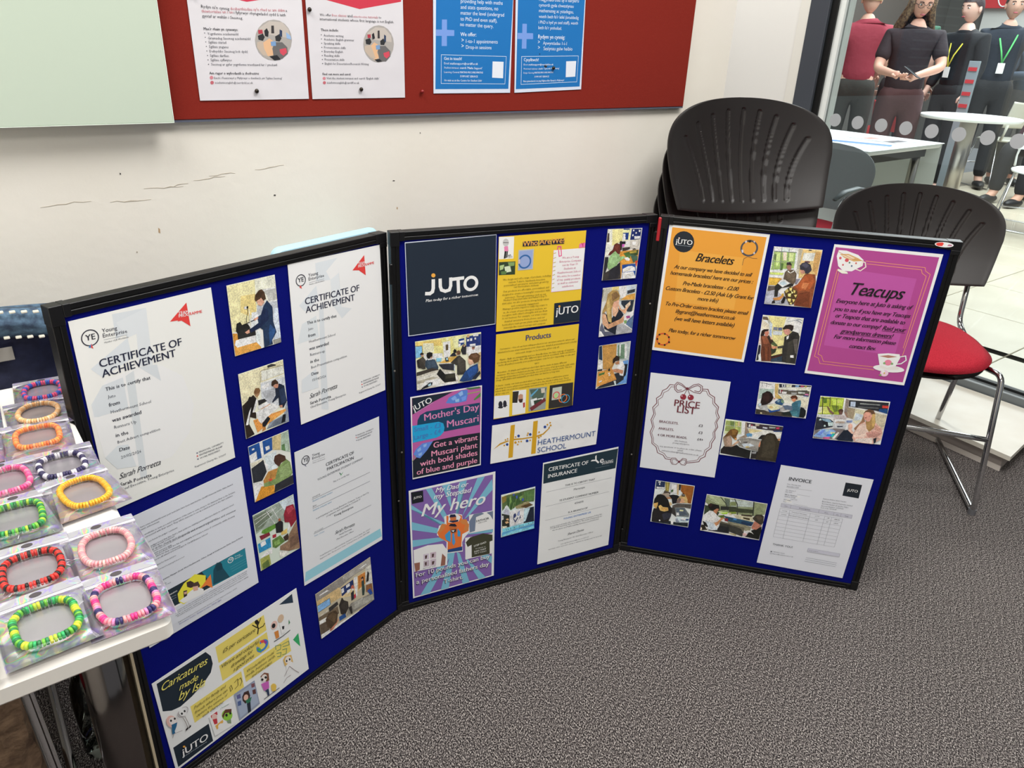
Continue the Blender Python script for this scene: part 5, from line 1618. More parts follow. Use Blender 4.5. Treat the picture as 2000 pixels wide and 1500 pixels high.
('notice','poster','white price list with a wavy maroon ribbon border','R',(0.1146, 0.3981, 0.0118, 0.184, 0.2636),'cfcaca',"""
P d6d1d0 0,0 1840,0 1840,2636 0,2636
L 6a2830 18 565,250 480,251 420,365 326,432 296,561 203,655 225,785 141,914 187,1077 136,1255 193,1436 149,1599 211,1766 225,1905 341,1994 387,2148 530,2196 602,2292 724,2297
L 6a2830 12 591,301 514,304 455,416 360,480 336,605 245,693 271,822 182,942 227,1088 176,1266 233,1440 189,1611 250,1759 262,1882 377,1959 428,2094 555,2145 626,2241 718,2247
L 6a2830 18 1233,269 1358,259 1416,379 1537,443 1557,585 1661,684 1654,832 1717,955 1672,1094 1716,1221 1667,1364 1697,1529 1640,1676 1645,1814 1545,1936 1535,2079 1441,2148 1409,2243 1295,2281 1127,2328
L 6a2830 12 1239,313 1328,311 1387,415 1500,480 1519,616 1620,713 1618,854 1677,977 1638,1116 1679,1244 1631,1386 1655,1519 1595,1666 1598,1794 1505,1900 1493,2033 1405,2101 1373,2195 1274,2238 1122,2286
L 6a2830 15 886,305 744,195 642,166 585,247 598,358 672,429 782,392 886,305
L 6a2830 15 858,308 749,236 660,205 621,259 630,338 681,380 763,353
L 6a2830 15 894,304 1025,181 1133,146 1224,197 1239,313 1194,393 1051,379 894,304
L 6a2830 15 923,309 1044,220 1125,188 1188,224 1199,305 1165,348 1059,336
E 6a2830 888,304 31,-4 4,35
L 6a2830 12 881,337 825,506
L 6a2830 12 909,334 987,501
E 8c2834 822,533 70,-9 9,74
E 8c2834 995,522 70,-9 9,74
E e8c8c8 788,511 14,-2 2,16
E e8c8c8 964,501 14,-2 2,16
T 6a2830 r 637,795 1226,788|PRICE
T 6a2830 r 720,959 1148,955|LIST
T 6a3840 r 338,1293 793,1287|BRACELETS.
T 3a2830 r 1275,1271 1362,1275|£3
T 6a3840 r 339,1483 706,1478|ANKLETS.
T 3a2830 r 1297,1462 1382,1463|£3
T 5a3038 r 338,1668 1043,1651|4 OR MORE BEADS.
T 3a2830 r 1292,1646 1424,1649|£4+
T 4a4048 n 762,1755 1074,1754|juto business.
T 4a4048 n 722,1825 1132,1814|young enterprise.
T 4a4048 n 423,1966 1434,1940|any questions or to place an order, please
T 4a4048 n 858,2015 999,2013|email:
T 4a4048 n 481,2078 1376,2081|catherineshaw@heathermount.co.uk
L 6a2830 13 933,2318 837,2226 742,2243 729,2343 783,2417 874,2409 933,2318
L 6a2830 13 933,2318 1016,2210 1101,2217 1125,2310 1093,2392 1008,2392 933,2318
L 6a2830 10 902,2317 836,2263 771,2281 766,2347 801,2385
L 6a2830 10 962,2313 1021,2245 1082,2256 1095,2316 1071,2360
E 6a2830 936,2318 24,-4 3,28"""),
('invoice','invoice','white invoice sheet with an empty table grid at the foot of the right panel','R',(0.4571, 0.1802, -0.0172, 0.21, 0.297),'cdc8c8',"""
P d3cece 0,0 2100,0 2100,2970 0,2970
T 2a2a30 b 255,382 772,371|INVOICE
P 151c24 1522,196 1890,193 1905,575 1535,569
T f0f0f0 b 1606,419 1837,417|jUTO
T 44444c n 248,504 558,499|Date: Thursday 20th
T 44444c n 252,571 523,559|November 2025
L 5a5a60 4 247,594 832,578
T 44444c n 251,679 476,673|No. Invoice 7
T 44444c n 253,731 403,722|Net: 2025
L 5a5a60 4 525,744 831,745
T 3a3a40 b 254,812 537,803|Bill to: Heathers
T 44444c n 255,864 510,857|Address Slough
T 44444c n 412,912 556,910|new road
T 44444c n 256,960 422,963|SL4 0AB1
T 44444c n 258,1018 325,1018|Post
P f0eef0 543,788 610,788 612,816 541,822
P f0eef0 293,909 405,899 380,962 467,968 447,1010 334,1016 262,993 339,947
P f0eef0 208,1632 234,1586 273,1588 244,1614
L 6a6a70 4 509,1031 834,1037
T 44444c n 1134,751 1662,737|Payment Method: Bank Transfer
T 44444c n 1129,831 1822,817|Bank Name: SumUp Payments Limited
T 44444c n 1136,894 1740,883|Account Holder: Jacqueline Snipe
T 44444c n 1136,962 1645,942|Account Number: 60209265
T 44444c n 1136,1015 1499,1003|Sort code: 04-06-89
P bcb6ba 226,1068 1881,1064 1886,1165 233,1176
L 5a5a60 4 226,1068 1881,1064 1886,1165 233,1176 226,1068
L 5a5a60 4 456,1071 459,1175
L 5a5a60 4 1116,1068 1120,1171
L 5a5a60 4 1463,1069 1468,1172
L 5a5a60 4 1627,1069 1632,1172
T 3a3a40 n 316,1136 388,1137|Date
T 3a3a40 n 660,1134 912,1132|Description
T 3a3a40 n 1254,1134 1334,1134|Price
T 3a3a40 n 1523,1133 1576,1134|Qty
T 3a3a40 n 1718,1134 1799,1135|Total
L 6a6a70 4 226,1219 1696,1219 1698,2077 235,2088 226,1219
L 6a6a70 4 228,1324 1696,1324
L 6a6a70 4 231,1434 1699,1432
L 6a6a70 4 230,1545 1699,1540
L 6a6a70 4 233,1656 1700,1649
L 6a6a70 4 235,1763 1698,1757
L 6a6a70 4 235,1871 1699,1864
L 6a6a70 4 235,1981 1699,1970
L 6a6a70 4 462,1219 468,2086
L 6a6a70 4 940,1218 947,2082
L 6a6a70 4 1283,1218 1287,2080
L 6a6a70 4 1444,1219 1451,2078
T 3a3a40 b 293,1283 404,1283|11/11/25
T 3a3a40 b 512,1274 872,1282|Personalised T-Shirt (Large)
T 3a3a40 n 1061,1275 1162,1276|£10.00
T 3a3a40 b 1347,1275 1390,1275|x8
T 3a3a40 b 1514,1277 1633,1280|£80.00
T 3a3a40 b 291,1391 407,1390|11/11/25
T 3a3a40 b 467,1382 939,1390|Personalised T-Shirt Large (Extra)
T 3a3a40 n 1086,1387 1149,1387|£45
T 3a3a40 b 1349,1387 1388,1388|x1
T 3a3a40 b 1525,1387 1624,1389|£45.00
T 3a3a40 n 265,2336 748,2327|THANK YOU!
T 4a4a50 n 319,2550 602,2549|+44 00000 00000
T 4a4a50 n 320,2615 821,2601|finance@heathermount.co.uk
P 4a4a50 260,2533 299,2532 299,2560 260,2562
L 4a4a50 4 261,2590 301,2588 301,2622 262,2623 261,2590
P c0babe 1114,2245 1871,2240 1876,2342 1113,2348
L 6a6a70 4 1114,2245 1871,2240 1876,2342 1113,2348 1114,2245
T 4a4a50 n 1146,2319 1363,2312|Total: £125.00
L 6a6a70 7 1129,2537 1863,2540
L 6a6a70 7 1122,2596 1866,2597
L 6a6a70 7 1115,2655 1860,2655"""),
('notice','poster','white poster with Welsh text and round picture, nearest the glass writing board','N',(-0.649, 1.2593, 0.0031, 0.21, 0.297),'e2dcdc',"""
P cf2f4c 768,1242 1622,1197 1050,1300 947,1284
T 3a3a40 n 225,1432 715,1451|Rydyn ni'n cynnig
T c87078 n 734,1446 1752,1430|dosbarthiadau sy'n rhad ac am ddim
T 3a3a40 n 1767,1430 1792,1431|a
T c87078 n 223,1509 773,1502|thiwtorialau un i un
T 3a3a40 n 791,1506 1759,1508|i fyfyrwyr rhyngwladol sydd â iaith
T 3a3a40 n 222,1583 944,1592|gyntaf ar wahân i Saesneg.
T 2a2a30 b 221,1788 832,1786|Mae'r rhain yn cynnwys:
T 55555c n 278,1866 828,1858|Ysgrifennu academaidd
T 55555c n 277,1937 1042,1930|Gramadeg Saesneg academaidd
T 55555c n 277,2004 592,2003|Sgiliau siarad
T 55555c n 277,2078 620,2077|Sgiliau ynganu
T 55555c n 276,2152 965,2149|Defnyddio Saesneg bob dydd
T 55555c n 276,2224 611,2226|Sgiliau darllen
T 55555c n 277,2297 659,2297|Sgiliau cyflwyno
T 55555c n 277,2370 1506,2371|Saesneg ar gyfer ysgrifennu traethawd hir / ymchwil
E 55555c 232,1838 9,0 -1,8
E 55555c 232,1909 9,0 -1,8
E 55555c 231,1984 9,0 -1,8
E 55555c 232,2057 9,0 -1,8
E 55555c 231,2131 9,0 -1,8
E 55555c 233,2206 9,0 -1,9
E 55555c 232,2280 9,0 -1,9
E 55555c 231,2353 9,0 -1,9
T 2a2a30 b 223,2521 1142,2523|Am ragor o wybodaeth a chofrestru:
E d88890 254,2578 32,0 -4,31
T 55555c n 300,2599 1584,2605|Ewch i Fewnrwyd y Myfyrwyr a chwiliwch am 'Sgiliau Saesneg'
E c86870 253,2663 32,0 -4,31
T 55555c n 306,2678 1006,2685|academicenglish@caerdydd.ac.uk
E b0a8a0 1486,1923 357,-9 -35,351
P c8bcb0 1228,1726 1435,1600 1680,1613 1794,1729 1805,1884 1411,1829 1260,1876
P e8b88c 1248,1986 1405,1894 1497,1958 1436,2070 1475,2180 1348,2204 1239,2073
P 2a2a2c 1190,1857 1291,1815 1321,1875 1277,1941 1195,1922
P c8b4a0 1166,1966 1277,1941 1288,2073 1348,2204 1252,2183 1156,2053
P 2a2a2c 1519,1858 1611,1812 1641,1888 1598,1944 1524,1935
P 6c6866 1497,1958 1647,1954 1739,2041 1741,2153 1619,2245 1455,2247 1448,2069
P d84c5c 1585,2078 1713,2053 1726,2131 1649,2189 1591,2145
P 202024 1320,1766 1374,1721 1404,1785 1382,1873 1323,1853
P 3a3434 1464,1675 1513,1673 1507,1804 1451,1806
P 2c3c5c 1618,1735 1666,1755 1655,1866 1607,1845
P b83848 1205,1759 1286,1750 1291,1815 1205,1824
P 7ca0c8 1424,1949 1523,1940 1521,2019 1428,2026
P 9ab8dc 1739,1775 1821,1839 1828,1905 1741,1885
P 202024 1373,2204 1525,2179 1592,2257 1465,2274"""),
('notice','poster','white poster with English text and a red arrow banner','N',(-0.4315, 1.2594, 0.0031, 0.21, 0.297),'e0dada',"""
P d03448 205,1151 2064,1053 2056,1133 1120,1311 437,1187
T 3a3a40 n 269,1465 502,1464|We offer
T c87078 n 518,1464 826,1460|free classes
T 3a3a40 n 848,1464 953,1464|and
T c87078 n 969,1466 1517,1463|one-to-one tutorials
T 3a3a40 n 1535,1462 1592,1462|to
T 3a3a40 n 263,1541 1877,1536|international students whose first language is not English.
T 2a2a30 b 269,1729 640,1727|These include:
T 55555c n 321,1823 738,1825|Academic writing
T 55555c n 321,1894 967,1894|Academic English grammar
T 55555c n 315,1965 662,1966|Speaking skills
T 55555c n 315,2038 774,2039|Pronunciation skills
T 55555c n 310,2112 708,2113|Everyday English
T 55555c n 310,2184 631,2187|Reading skills
T 55555c n 310,2256 732,2258|Presentation skills
T 55555c n 310,2331 1268,2332|English for Dissertation/Research Writing
E 55555c 275,1799 11,0 -1,9
E 55555c 272,1872 11,0 -1,9
E 55555c 271,1948 11,0 -1,9
E 55555c 268,2021 11,0 -1,9
E 55555c 266,2095 11,0 -1,9
E 55555c 265,2169 11,0 -1,9
E 55555c 263,2240 11,0 -1,9
E 55555c 262,2315 11,0 -1,9
T 2a2a30 b 247,2524 856,2528|Find out more and enrol:
E d88890 275,2586 33,0 -2,28
T 55555c n 325,2600 1496,2606|Visit the student intranet and search 'English skills'
E c86870 274,2666 33,0 -2,29
T 55555c n 328,2681 1035,2689|academicenglish@cardiff.ac.uk
E b0a8a0 1514,1933 349,-8 -15,348
P c8bcb0 1252,1741 1458,1622 1661,1634 1803,1772 1814,1892 1419,1854
P e8b88c 1296,2000 1416,1902 1530,1971 1466,2093 1520,2189 1401,2239
P 2a2a2c 1217,1859 1319,1828 1353,1903 1313,1952 1227,1942
P c8b4a0 1197,1978 1327,1952 1380,2070 1431,2214 1316,2191 1192,2073
P 2a2a2c 1549,1875 1624,1825 1665,1896 1634,1950 1554,1947
P 6c6866 1530,1971 1662,1963 1777,2063 1774,2161 1666,2260 1517,2257 1482,2068
P d84c5c 1613,2102 1748,2063 1759,2149 1683,2206 1625,2163
P 202024 1365,1761 1410,1724 1434,1830 1375,1855
P 3a3434 1499,1686 1542,1680 1542,1827 1492,1829
P 2c3c5c 1642,1753 1685,1776 1680,1896 1637,1873
P b83848 1265,1764 1337,1757 1339,1821 1270,1830
P 7ca0c8 1443,1961 1536,1952 1539,2031 1451,2040
P 202024 1401,2226 1519,2213 1576,2261 1472,2274"""),
('notice','poster','blue maths help poster with a pale plus sign, left of the pair','N',(-0.1494, 1.2674, -0.0008, 0.21, 0.297),'dfe4ee',"""
P 1173b8 71,1102 2090,988 2044,2885 46,2883
P 7a9ee0 216,1496 344,1490 341,2010 208,2013
P 7a9ee0 68,1694 529,1690 530,1806 64,1818
T e4ecf6 n 688,1153 1805,1134|providing help with maths
T e4ecf6 n 689,1268 1685,1252|and stats questions, no
T e4ecf6 n 690,1379 1855,1369|matter the level (undergrad
T e4ecf6 n 685,1495 1665,1496|to PhD and even staff),
T e4ecf6 n 680,1604 1565,1610|no matter the query.
T e4ecf6 b 689,1801 1107,1795|We offer:
T e4ecf6 b 718,1921 774,1920|>
T e4ecf6 n 835,1934 1699,1924|1-to-1 appointments
T e4ecf6 b 720,2036 776,2035|>
T e4ecf6 n 837,2052 1530,2047|Drop-in sessions
L dfe8f4 9 199,2185 1954,2189 1939,2776 194,2765 199,2185
T e4ecf6 b 270,2286 727,2285|Get in touch!
T dfe8f4 n 270,2375 410,2376|Email:
T e4ecf6 b 427,2378 1165,2377|mathssupport@cardiff.ac.uk
T dfe8f4 n 271,2461 664,2464|Student intranet:
T e4ecf6 b 686,2463 1284,2468|search 'Maths Support'
T dfe8f4 n 271,2551 674,2553|Learning Central:
T e4ecf6 b 691,2553 1309,2555|MATHS-MSCORE-MATHS
T e4ecf6 b 692,2637 1167,2641|SUPPORT SERVICE
T e4ecf6 b 271,2721 1278,2727|Or visit us at the Centre for Student Life!
P eceef2 1571,2299 1881,2303 1880,2654 1569,2642"""),
('notice','poster','blue Welsh maths poster with plus sign, rightmost on the red board','N',(0.0687, 1.2704, 0.0313, 0.21, 0.297),'dfe4ee',"""
P 1173b8 64,980 2078,932 2045,2901 40,2892
P 7a9ee0 202,1496 331,1498 330,2019 195,2018
P 7a9ee0 69,1687 519,1693 523,1818 62,1814
T e4ecf6 n 673,1019 1883,1024|rhagymadrodd sy'n darparu
T e4ecf6 n 670,1134 1728,1142|cymorth gyda chwestiynau
T e4ecf6 n 674,1249 1736,1263|mathemateg ac ystadegau,
T e4ecf6 n 674,1369 1903,1386|waeth beth fo'r lefel (israddedig
T e4ecf6 n 673,1489 1890,1501|i PhD a hyd yn oed staff), waeth
T e4ecf6 n 670,1604 1384,1619|beth fo'r ymholiad.
T e4ecf6 b 670,1804 1493,1820|Rydym yn cynnig:
T e4ecf6 b 669,1917 723,1917|>
T e4ecf6 n 823,1935 1563,1954|Apwyntiadau 1-i-1
T e4ecf6 b 673,2036 728,2037|>
T e4ecf6 n 843,2056 1748,2075|Sesiynau galw heibio
L dfe8f4 10 194,2186 1956,2196 1942,2789 192,2792 194,2186
T e4ecf6 b 260,2286 698,2297|Cysylltwch!
T dfe8f4 n 257,2378 389,2382|Ebost:
T e4ecf6 b 409,2383 1162,2394|mathssupport@caerdydd.ac.uk
T dfe8f4 n 259,2467 689,2477|Mewnrwyd myfyrwyr:
T e4ecf6 b 704,2477 1353,2482|chwilio 'Cymorth Mathemateg'
T dfe8f4 n 257,2556 580,2563|Dysgu Canolog:
T e4ecf6 b 592,2563 1170,2568|MATHS-MSCORE-MATHS
T e4ecf6 b 590,2652 1038,2659|SUPPORT SERVICE
T e4ecf6 b 257,2743 1525,2757|Neu ymwelwch â ni yng Nghanolfan Bywyd y Myfyrwyr!
P eceef2 1568,2312 1891,2310 1883,2667 1573,2672
E 14202c 926,2409 46,1 1,33
E 14202c 732,2140 17,0 0,12"""),
]
# ------------------------------------------------------------------ boards, walls and the printed sheets on them
PAN = {
 'L': (V3(-.59088, .89379, -.00066), V3(.59036, .80713, -.00343), V3(-.01434, .01474, .99979), V3(.80701, -.59018, .02028)),
 'C': (V3(-.23753, 1.3767, -.00034), V3(.89874, .43849, 0), V3(-.00208, .00448, .99999), V3(.43848, -.89873, .00494)),
 'R': (V3(.30861, 1.64727, .00099), V3(.97807, -.20826, -.0021), V3(-.00252, -.02191, .99976), V3(-.20826, -.97783, -.02195)),
 'N': (V3(0, 1.92, 0), V3(math.cos(.66), math.sin(.66), 0), V3(0, 0, 1), V3(math.sin(.66), -math.cos(.66), 0)),
}
def frame(pan, u=0, v=0, n=0, rot=0):
    o, U, V, N = PAN[pan]; c, s = math.cos(rot), math.sin(rot)
    X = U * c + V * s; Y = V * c - U * s
    m = Matrix((X, Y, N)).transposed().to_4x4(); m.translation = o + U * u + V * v + N * n; return m
def pt(s): x, y = s.split(','); return float(x), float(y)
def build_page(name, cat, label, pan, x, base, els):
    cx, cy, rot, W, H = x
    local = lambda p: (p[0] / 1e4 - W / 2, H / 2 - p[1] / 1e4)
    th = .0004
    ref = 'N' if pan == 'N' else 'B'
    b = MB().box(-W / 2, W / 2, -H / 2, H / 2, 0, th)
    o = b.obj(name, PAPER); me = o.data
    at = me.color_attributes.new('ink', 'FLOAT_COLOR', 'CORNER'); c = inkc(base, ref); at.data.foreach_set('color', [*c, 1.0] * len(me.loops))
    o.matrix_world = frame(pan, cx, cy, .0012 if pan != 'N' else .002, rot)
    tag(o, label, cat)
    photo = name == 'photograph'
    pol = Ink(th + 5e-5); tx = []
    for e in els.strip().split('\n'):
        k = e[0]; col = inkc(e[2:8], ref); r = e[9:]
        if k == 'T':
            head, txt = r.split('|', 1); st, a, bb = head.split(); tx.append((txt, st, local(pt(a)), local(pt(bb)), col, pol))
            if st in ('bi', 'b', 'S', 's', 'n'): pass
        elif k == 'P': pol.poly([local(pt(q)) for q in r.split()], col)
        elif k == 'L':
            t = r.split(); pol.line([local(pt(q)) for q in t[1:]], float(t[0]) / 1e4, col)
        elif k == 'E':
            c0, a, bb = (pt(q) for q in r.split()); a = (a[0] / 1e4, -a[1] / 1e4); bb = (bb[0] / 1e4, -bb[1] / 1e4); c0 = local(c0)
            pol.poly([(c0[0] + a[0] * math.cos(t) + bb[0] * math.sin(t), c0[1] + a[1] * math.cos(t) + bb[1] * math.sin(t)) for t in [2 * PI * i / 20 for i in range(20)]], col)
        elif k == 'O':
            c0, R, ww = r.split(); pol.ring(local(pt(c0)), float(R) / 1e4, float(ww) / 1e4, col)
    if pol.f:
        a_ = mesh_obj('picture' if photo else 'printed_artwork', pol.mesh('print', PHOTO if photo else INK), o)
        if not photo: a_['kind'] = 'stuff'
    if tx:
        t = Ink(pol.z + 4e-5)
        for txt, st, a, bb, col, _ in tx:
            t.z += 2e-6; put_text(t, txt, st, a, bb, col)
        mesh_obj('lettering', t.mesh('lettering', INK), o)['kind'] = 'stuff'
    return o
for p in PAGES: build_page(*p)
bpy.data.objects.remove(_fo); bpy.data.curves.remove(_fc)

# ------------------------------------------------------------------ materials
WALL = mat('wall_paint', 'f1ece2', .55, bump=(60, .25, .002), noise=(2.2, 'ece6da', 3))
WHITE = mat('white_paint', 'f6f5f1', .5, bump=(40, .1, .002))
CREAM = mat('cream_edge', 'dcd2c4', .5)
BLACKF = mat('black_frame_plastic', '0a0a0b', .4, spec=.35)
BLUE = mat('blue_felt', (.0002, .0030, .165), .95, bump=(900, .5, .001), spec=.15)
REDB = mat('red_felt', '842a21', .9, bump=(700, .4, .001), spec=.1, noise=(500, '82281f', 2))
GREYF = mat('grey_frame_metal', '4a4f57', .35)
DARK = mat('dark_rubber', '0c0e0e', .5)
CHROME = mat('chrome', 'c8c8ca', .14, 1)
STEEL = mat('brushed_steel', 'b0aca6', .3, 1)
SEATRED = mat('red_seat_fabric', 'a01c2c', .9, bump=(600, .6, .002), noise=(400, 'b82a3a', 2), spec=.2)
SHELL = mat('black_chair_plastic', '1f1b1a', .42, bump=(1200, .25, .0006), spec=.45)
TABLE = mat('white_laminate', 'efeae2', .4, bump=(500, .05, .0004))
def carpet_mat():
    m = bpy.data.materials.new('speckled_carpet'); m.use_nodes = True; nt = m.node_tree; b = nt.nodes['Principled BSDF']; b.inputs['Roughness'].default_value = .95
    b.inputs['Specular IOR Level'].default_value = .1
    tc = nt.nodes.new('ShaderNodeTexCoord'); n = nt.nodes.new('ShaderNodeTexNoise'); n.inputs['Scale'].default_value = 290; n.inputs['Detail'].default_value = 2.5; n.inputs['Roughness'].default_value = .7
    r = nt.nodes.new('ShaderNodeValToRGB'); e = r.color_ramp.elements
    e[0].position = .40; e[0].color = (*hexl('141213'), 1); e[1].position = .66; e[1].color = (*hexl('d2cac4'), 1)
    k = e.new(.51); k.color = (*hexl('565050'), 1)
    mp = nt.nodes.new('ShaderNodeMapping'); mp.inputs['Rotation'].default_value = (0, 0, math.radians(38)); mp.inputs['Scale'].default_value = (1.5, .9, 1)
    wv = nt.nodes.new('ShaderNodeTexWave'); wv.inputs['Scale'].default_value = 14; wv.inputs['Distortion'].default_value = 1.5; wv.inputs['Detail'].default_value = 1
    mr = nt.nodes.new('ShaderNodeMapRange'); mr.inputs[3].default_value = .9; mr.inputs[4].default_value = 1.06
    mx = nt.nodes.new('ShaderNodeMix'); mx.data_type = 'RGBA'; mx.blend_type = 'MULTIPLY'; mx.inputs[0].default_value = 1
    L = nt.links.new
    L(tc.outputs['Object'], mp.inputs[0]); L(mp.outputs[0], n.inputs['Vector']); L(mp.outputs[0], wv.inputs['Vector']); L(n.outputs['Fac'], r.inputs[0])
    L(wv.outputs['Fac'], mr.inputs[0]); L(r.outputs[0], mx.inputs[6]); L(mr.outputs[0], mx.inputs[7]); L(mx.outputs[2], b.inputs['Base Color'])
    bp = nt.nodes.new('ShaderNodeBump'); bp.inputs['Strength'].default_value = .8; bp.inputs['Distance'].default_value = .004
    L(n.outputs['Fac'], bp.inputs['Height']); L(bp.outputs[0], b.inputs['Normal']); return m
CARPET = carpet_mat()
def glass_mat(name, tint=(1, 1, 1), ior=1.5):
    m = bpy.data.materials.new(name); m.use_nodes = True; nt = m.node_tree; nt.nodes.remove(nt.nodes['Principled BSDF'])
    t = nt.nodes.new('ShaderNodeBsdfTransparent'); t.inputs[0].default_value = (*tint, 1); g = nt.nodes.new('ShaderNodeBsdfGlossy'); g.inputs['Roughness'].default_value = 0
    f = nt.nodes.new('ShaderNodeFresnel'); f.inputs[0].default_value = ior; x = nt.nodes.new('ShaderNodeMixShader')
    nt.links.new(f.outputs[0], x.inputs[0]); nt.links.new(t.outputs[0], x.inputs[1]); nt.links.new(g.outputs[0], x.inputs[2])
    nt.links.new(x.outputs[0], nt.nodes['Material Output'].inputs[0]); return m
GLASS = glass_mat('window_glass', (.93, .96, .95), 1.55)

# ------------------------------------------------------------------ room shell.  A = along the notice board wall, B = along the glass
A = V3(math.cos(.66), math.sin(.66), 0); NW = V3(math.sin(.66), -math.cos(.66), 0)
gB = math.radians(-52.2); B = V3(math.cos(gB), math.sin(gB), 0); NG = V3(-math.sin(gB), math.cos(gB), 0)   # NG points into the hall
G0 = V3(1.80, 2.69, 0)
def fr(o, x, y): m = Matrix((x, y, x.cross(y))).transposed().to_4x4(); m.translation = o; return m
def struct(o): return tag(o, kind='structure')
# notice board wall: x along A, y = away from room
Wf = fr(V3(0, 1.92, 0) - NW * .0145, A, -NW)          # local x along wall, y into the wall thickness, z up
xe = .6 / A.x + .003
wl = MB().box(-4.2, xe, 0, .12, 0, 2.75).obj('wall_back', WALL); wl.matrix_world = Wf; struct(wl)
SC = mat('scuff_grey', 'b4aa9a', .8); SC2 = mat('scuff_tan', 'b89a78', .8); SC3 = mat('scuff_dark', '4a4644', .8)
def scuff(m, pts):
    s = MB(); s.prism([(p[0], p[1]) for p in pts], 0, .0004, Matrix(((1, 0, 0, 0), (0, 0, -1, 0), (0, 1, 0, 0), (0, 0, 0, 1)))).obj('scuff_mark', m, wl)
def streak(m, x0, z0, x1, z1, wd):
    rr = random.Random(int(x0 * 999)); n = 7; top = []; bot = []
    for i in range(n):
        t = i / (n - 1); x = x0 + (x1 - x0) * t; z = z0 + (z1 - z0) * t + rr.uniform(-.0015, .0015); h = wd * (1 - abs(2 * t - 1)) * rr.uniform(.5, 1) + .0002
        top.append((x, z + h)); bot.append((x, z - h))
    scuff(m, top + bot[::-1])
streak(SC, -1.04, .940, -.96, .944, .0008); streak(SC, -.93, .939, -.86, .936, .0009); streak(SC, -.87, .958, -.80, .956, .0008)
streak(SC, -.83, .957, -.79, .962, .0006); streak(SC, -.78, .966, -.72, .971, .0008); streak(SC, -.75, .972, -.70, .975, .0006); streak(SC, -.66, .978, -.60, .985, .0006)
for x, z, a, b_, m in ((-.855, .878, .0018, .0055, SC2), (-.343, .873, .0016, .003, SC2), (-.625, .9255, .0025, .0018, SC3), (-.905, .987, .0012, .002, SC3), (-.35, .935, .003, .0012, SC3), (-.28, 1.035, .001, .0015, SC3), (-.9, .842, .0015, .0015, SC)):
    scuff(m, [(x - a, z - b_ * .6), (x + a * .7, z - b_), (x + a, z + b_ * .5), (x - a * .5, z + b_)])
# red notice board: x from under the glass writing board to near the wall end
nb = empty('notice_board', label='large red felt notice board with four pinned posters on the cream wall', cat='notice board')
nb.matrix_world = fr(V3(0, 1.92, 0), A, V3(0, 0, 1))   # z = towards the room
MB().rbox(-.875, .572, 1.0775, 2.3, -.0145, .0005, .002).obj('felt_panel', REDB, nb)
MB().box(-.875, .572, 1.0735, 1.0775, -.0145, -.001).obj('edge_strip', mat('notice_edge', '5c6070', .5), nb)
# green glass writing board
gw = empty('writing_board', label='pale green glass writing board hanging at the upper left of the wall', cat='whiteboard')
gw.matrix_world = fr(V3(0, 1.92, 0), A, V3(0, 0, 1))
gl = MB().rbox(-2.35, -.810, 1.0765, 2.3, .020, .026, .002).obj('glass_panel', mat('green_white_glass', 'c6d3c2', .12, spec=.5, Coat_Weight=.4, Coat_Roughness=.05), gw)
MB().box(-2.35, -.8095, 1.0758, 1.0768, .0195, .0262).obj('bright_edge', mat('glass_edge', 'f4fff4', .2), gw)
MB().box(-.8105, -.8095, 1.0765, 2.3, .0195, .0262).obj('bright_edge', MATS['glass_edge'], gw)
for x_, z_ in ((-.95, 1.6), (-2.2, 1.2), (-.95, 2.2), (-2.2, 2.2)):
    MB().lathe([(.012, -.0145), (.012, .02)], 16, Matrix.Translation((x_, z_, 0))).obj('standoff', STEEL, gw)
PIN = mat('steel_pin', '3c3630', .3, .8); PINR = mat('red_pin', '8a1c1c', .4)
def pin(px_, z_, m, label):
    o = MB().lathe([(.0008, .0), (.0012, .002), (.0035, .003), (.0042, .005), (.003, .0075), (.0005, .008)], 14).obj('drawing_pin', m, smooth=True)
    o.matrix_world = fr(V3(0, 1.92, .0) + A * px_ + V3(0, 0, z_) + NW * .001, A, V3(0, 0, 1)); tag(o, label, 'pin')
pin(-.648, 1.1265, PIN, 'dark drawing pin at the foot of the Welsh text poster')
pin(-.430, 1.1285, PIN, 'brass drawing pin at the foot of the English text poster')
pin(-.285, 1.1235, PINR, 'small red drawing pin stuck in the bare red felt')
pin(.0815, 1.174, PIN, 'dark drawing pin through the rightmost blue poster')
pin(-.745, 1.285, PIN, 'small dark pin at the upper left of the Welsh text poster')
pin(-.531, 1.271, PIN, 'small dark pin at the upper left of the English text poster')

# floors
def inr(p): return p
fl = MB()
e0 = G0 + B * -5.5; e1 = G0 + B * 6
fl.add([tuple(e0), tuple(e1), tuple(e1 - NG * 7), tuple(e0 - NG * 7), tuple(e0 - V3(0, 0, .05)), tuple(e1 - V3(0, 0, .05)), tuple(e1 - NG * 7 - V3(0, 0, .05)), tuple(e0 - NG * 7 - V3(0, 0, .05))],
       [(0, 3, 2, 1), (4, 5, 6, 7), (0, 1, 5, 4), (1, 2, 6, 5), (2, 3, 7, 6), (3, 0, 4, 7)])
carpet = fl.obj('floor', CARPET); struct(carpet)
TILE = mat('cream_floor_tile', 'd9d0bc', .28, noise=(3, 'cdc3ae', 3), spec=.5)
TILEG = mat('blue_grey_floor_tile', '9aa2a8', .3, spec=.5)
hf = MB().box(-3, 4.2, .05, 10.2, -.06, -.006).obj('floor', mat('tile_grout', '8c8578', .8)); hf.matrix_world = fr(G0, B * 1.0, NG); struct(hf)
tm = MB().rbox(-.298, .298, -.298, .298, -.008, 0, .003).mesh('floor_tile', TILE); tg = MB().rbox(-.298, .298, -.098, .098, -.008, 0, .003).mesh('floor_tile', TILEG)
ys = []; y = .05
while y < 9.4:
    if 3.55 < y < 3.7 and tg not in [q[1] for q in ys]: ys.append((y + .1, tg)); y += .2
    else: ys.append((y + .3, tm)); y += .6
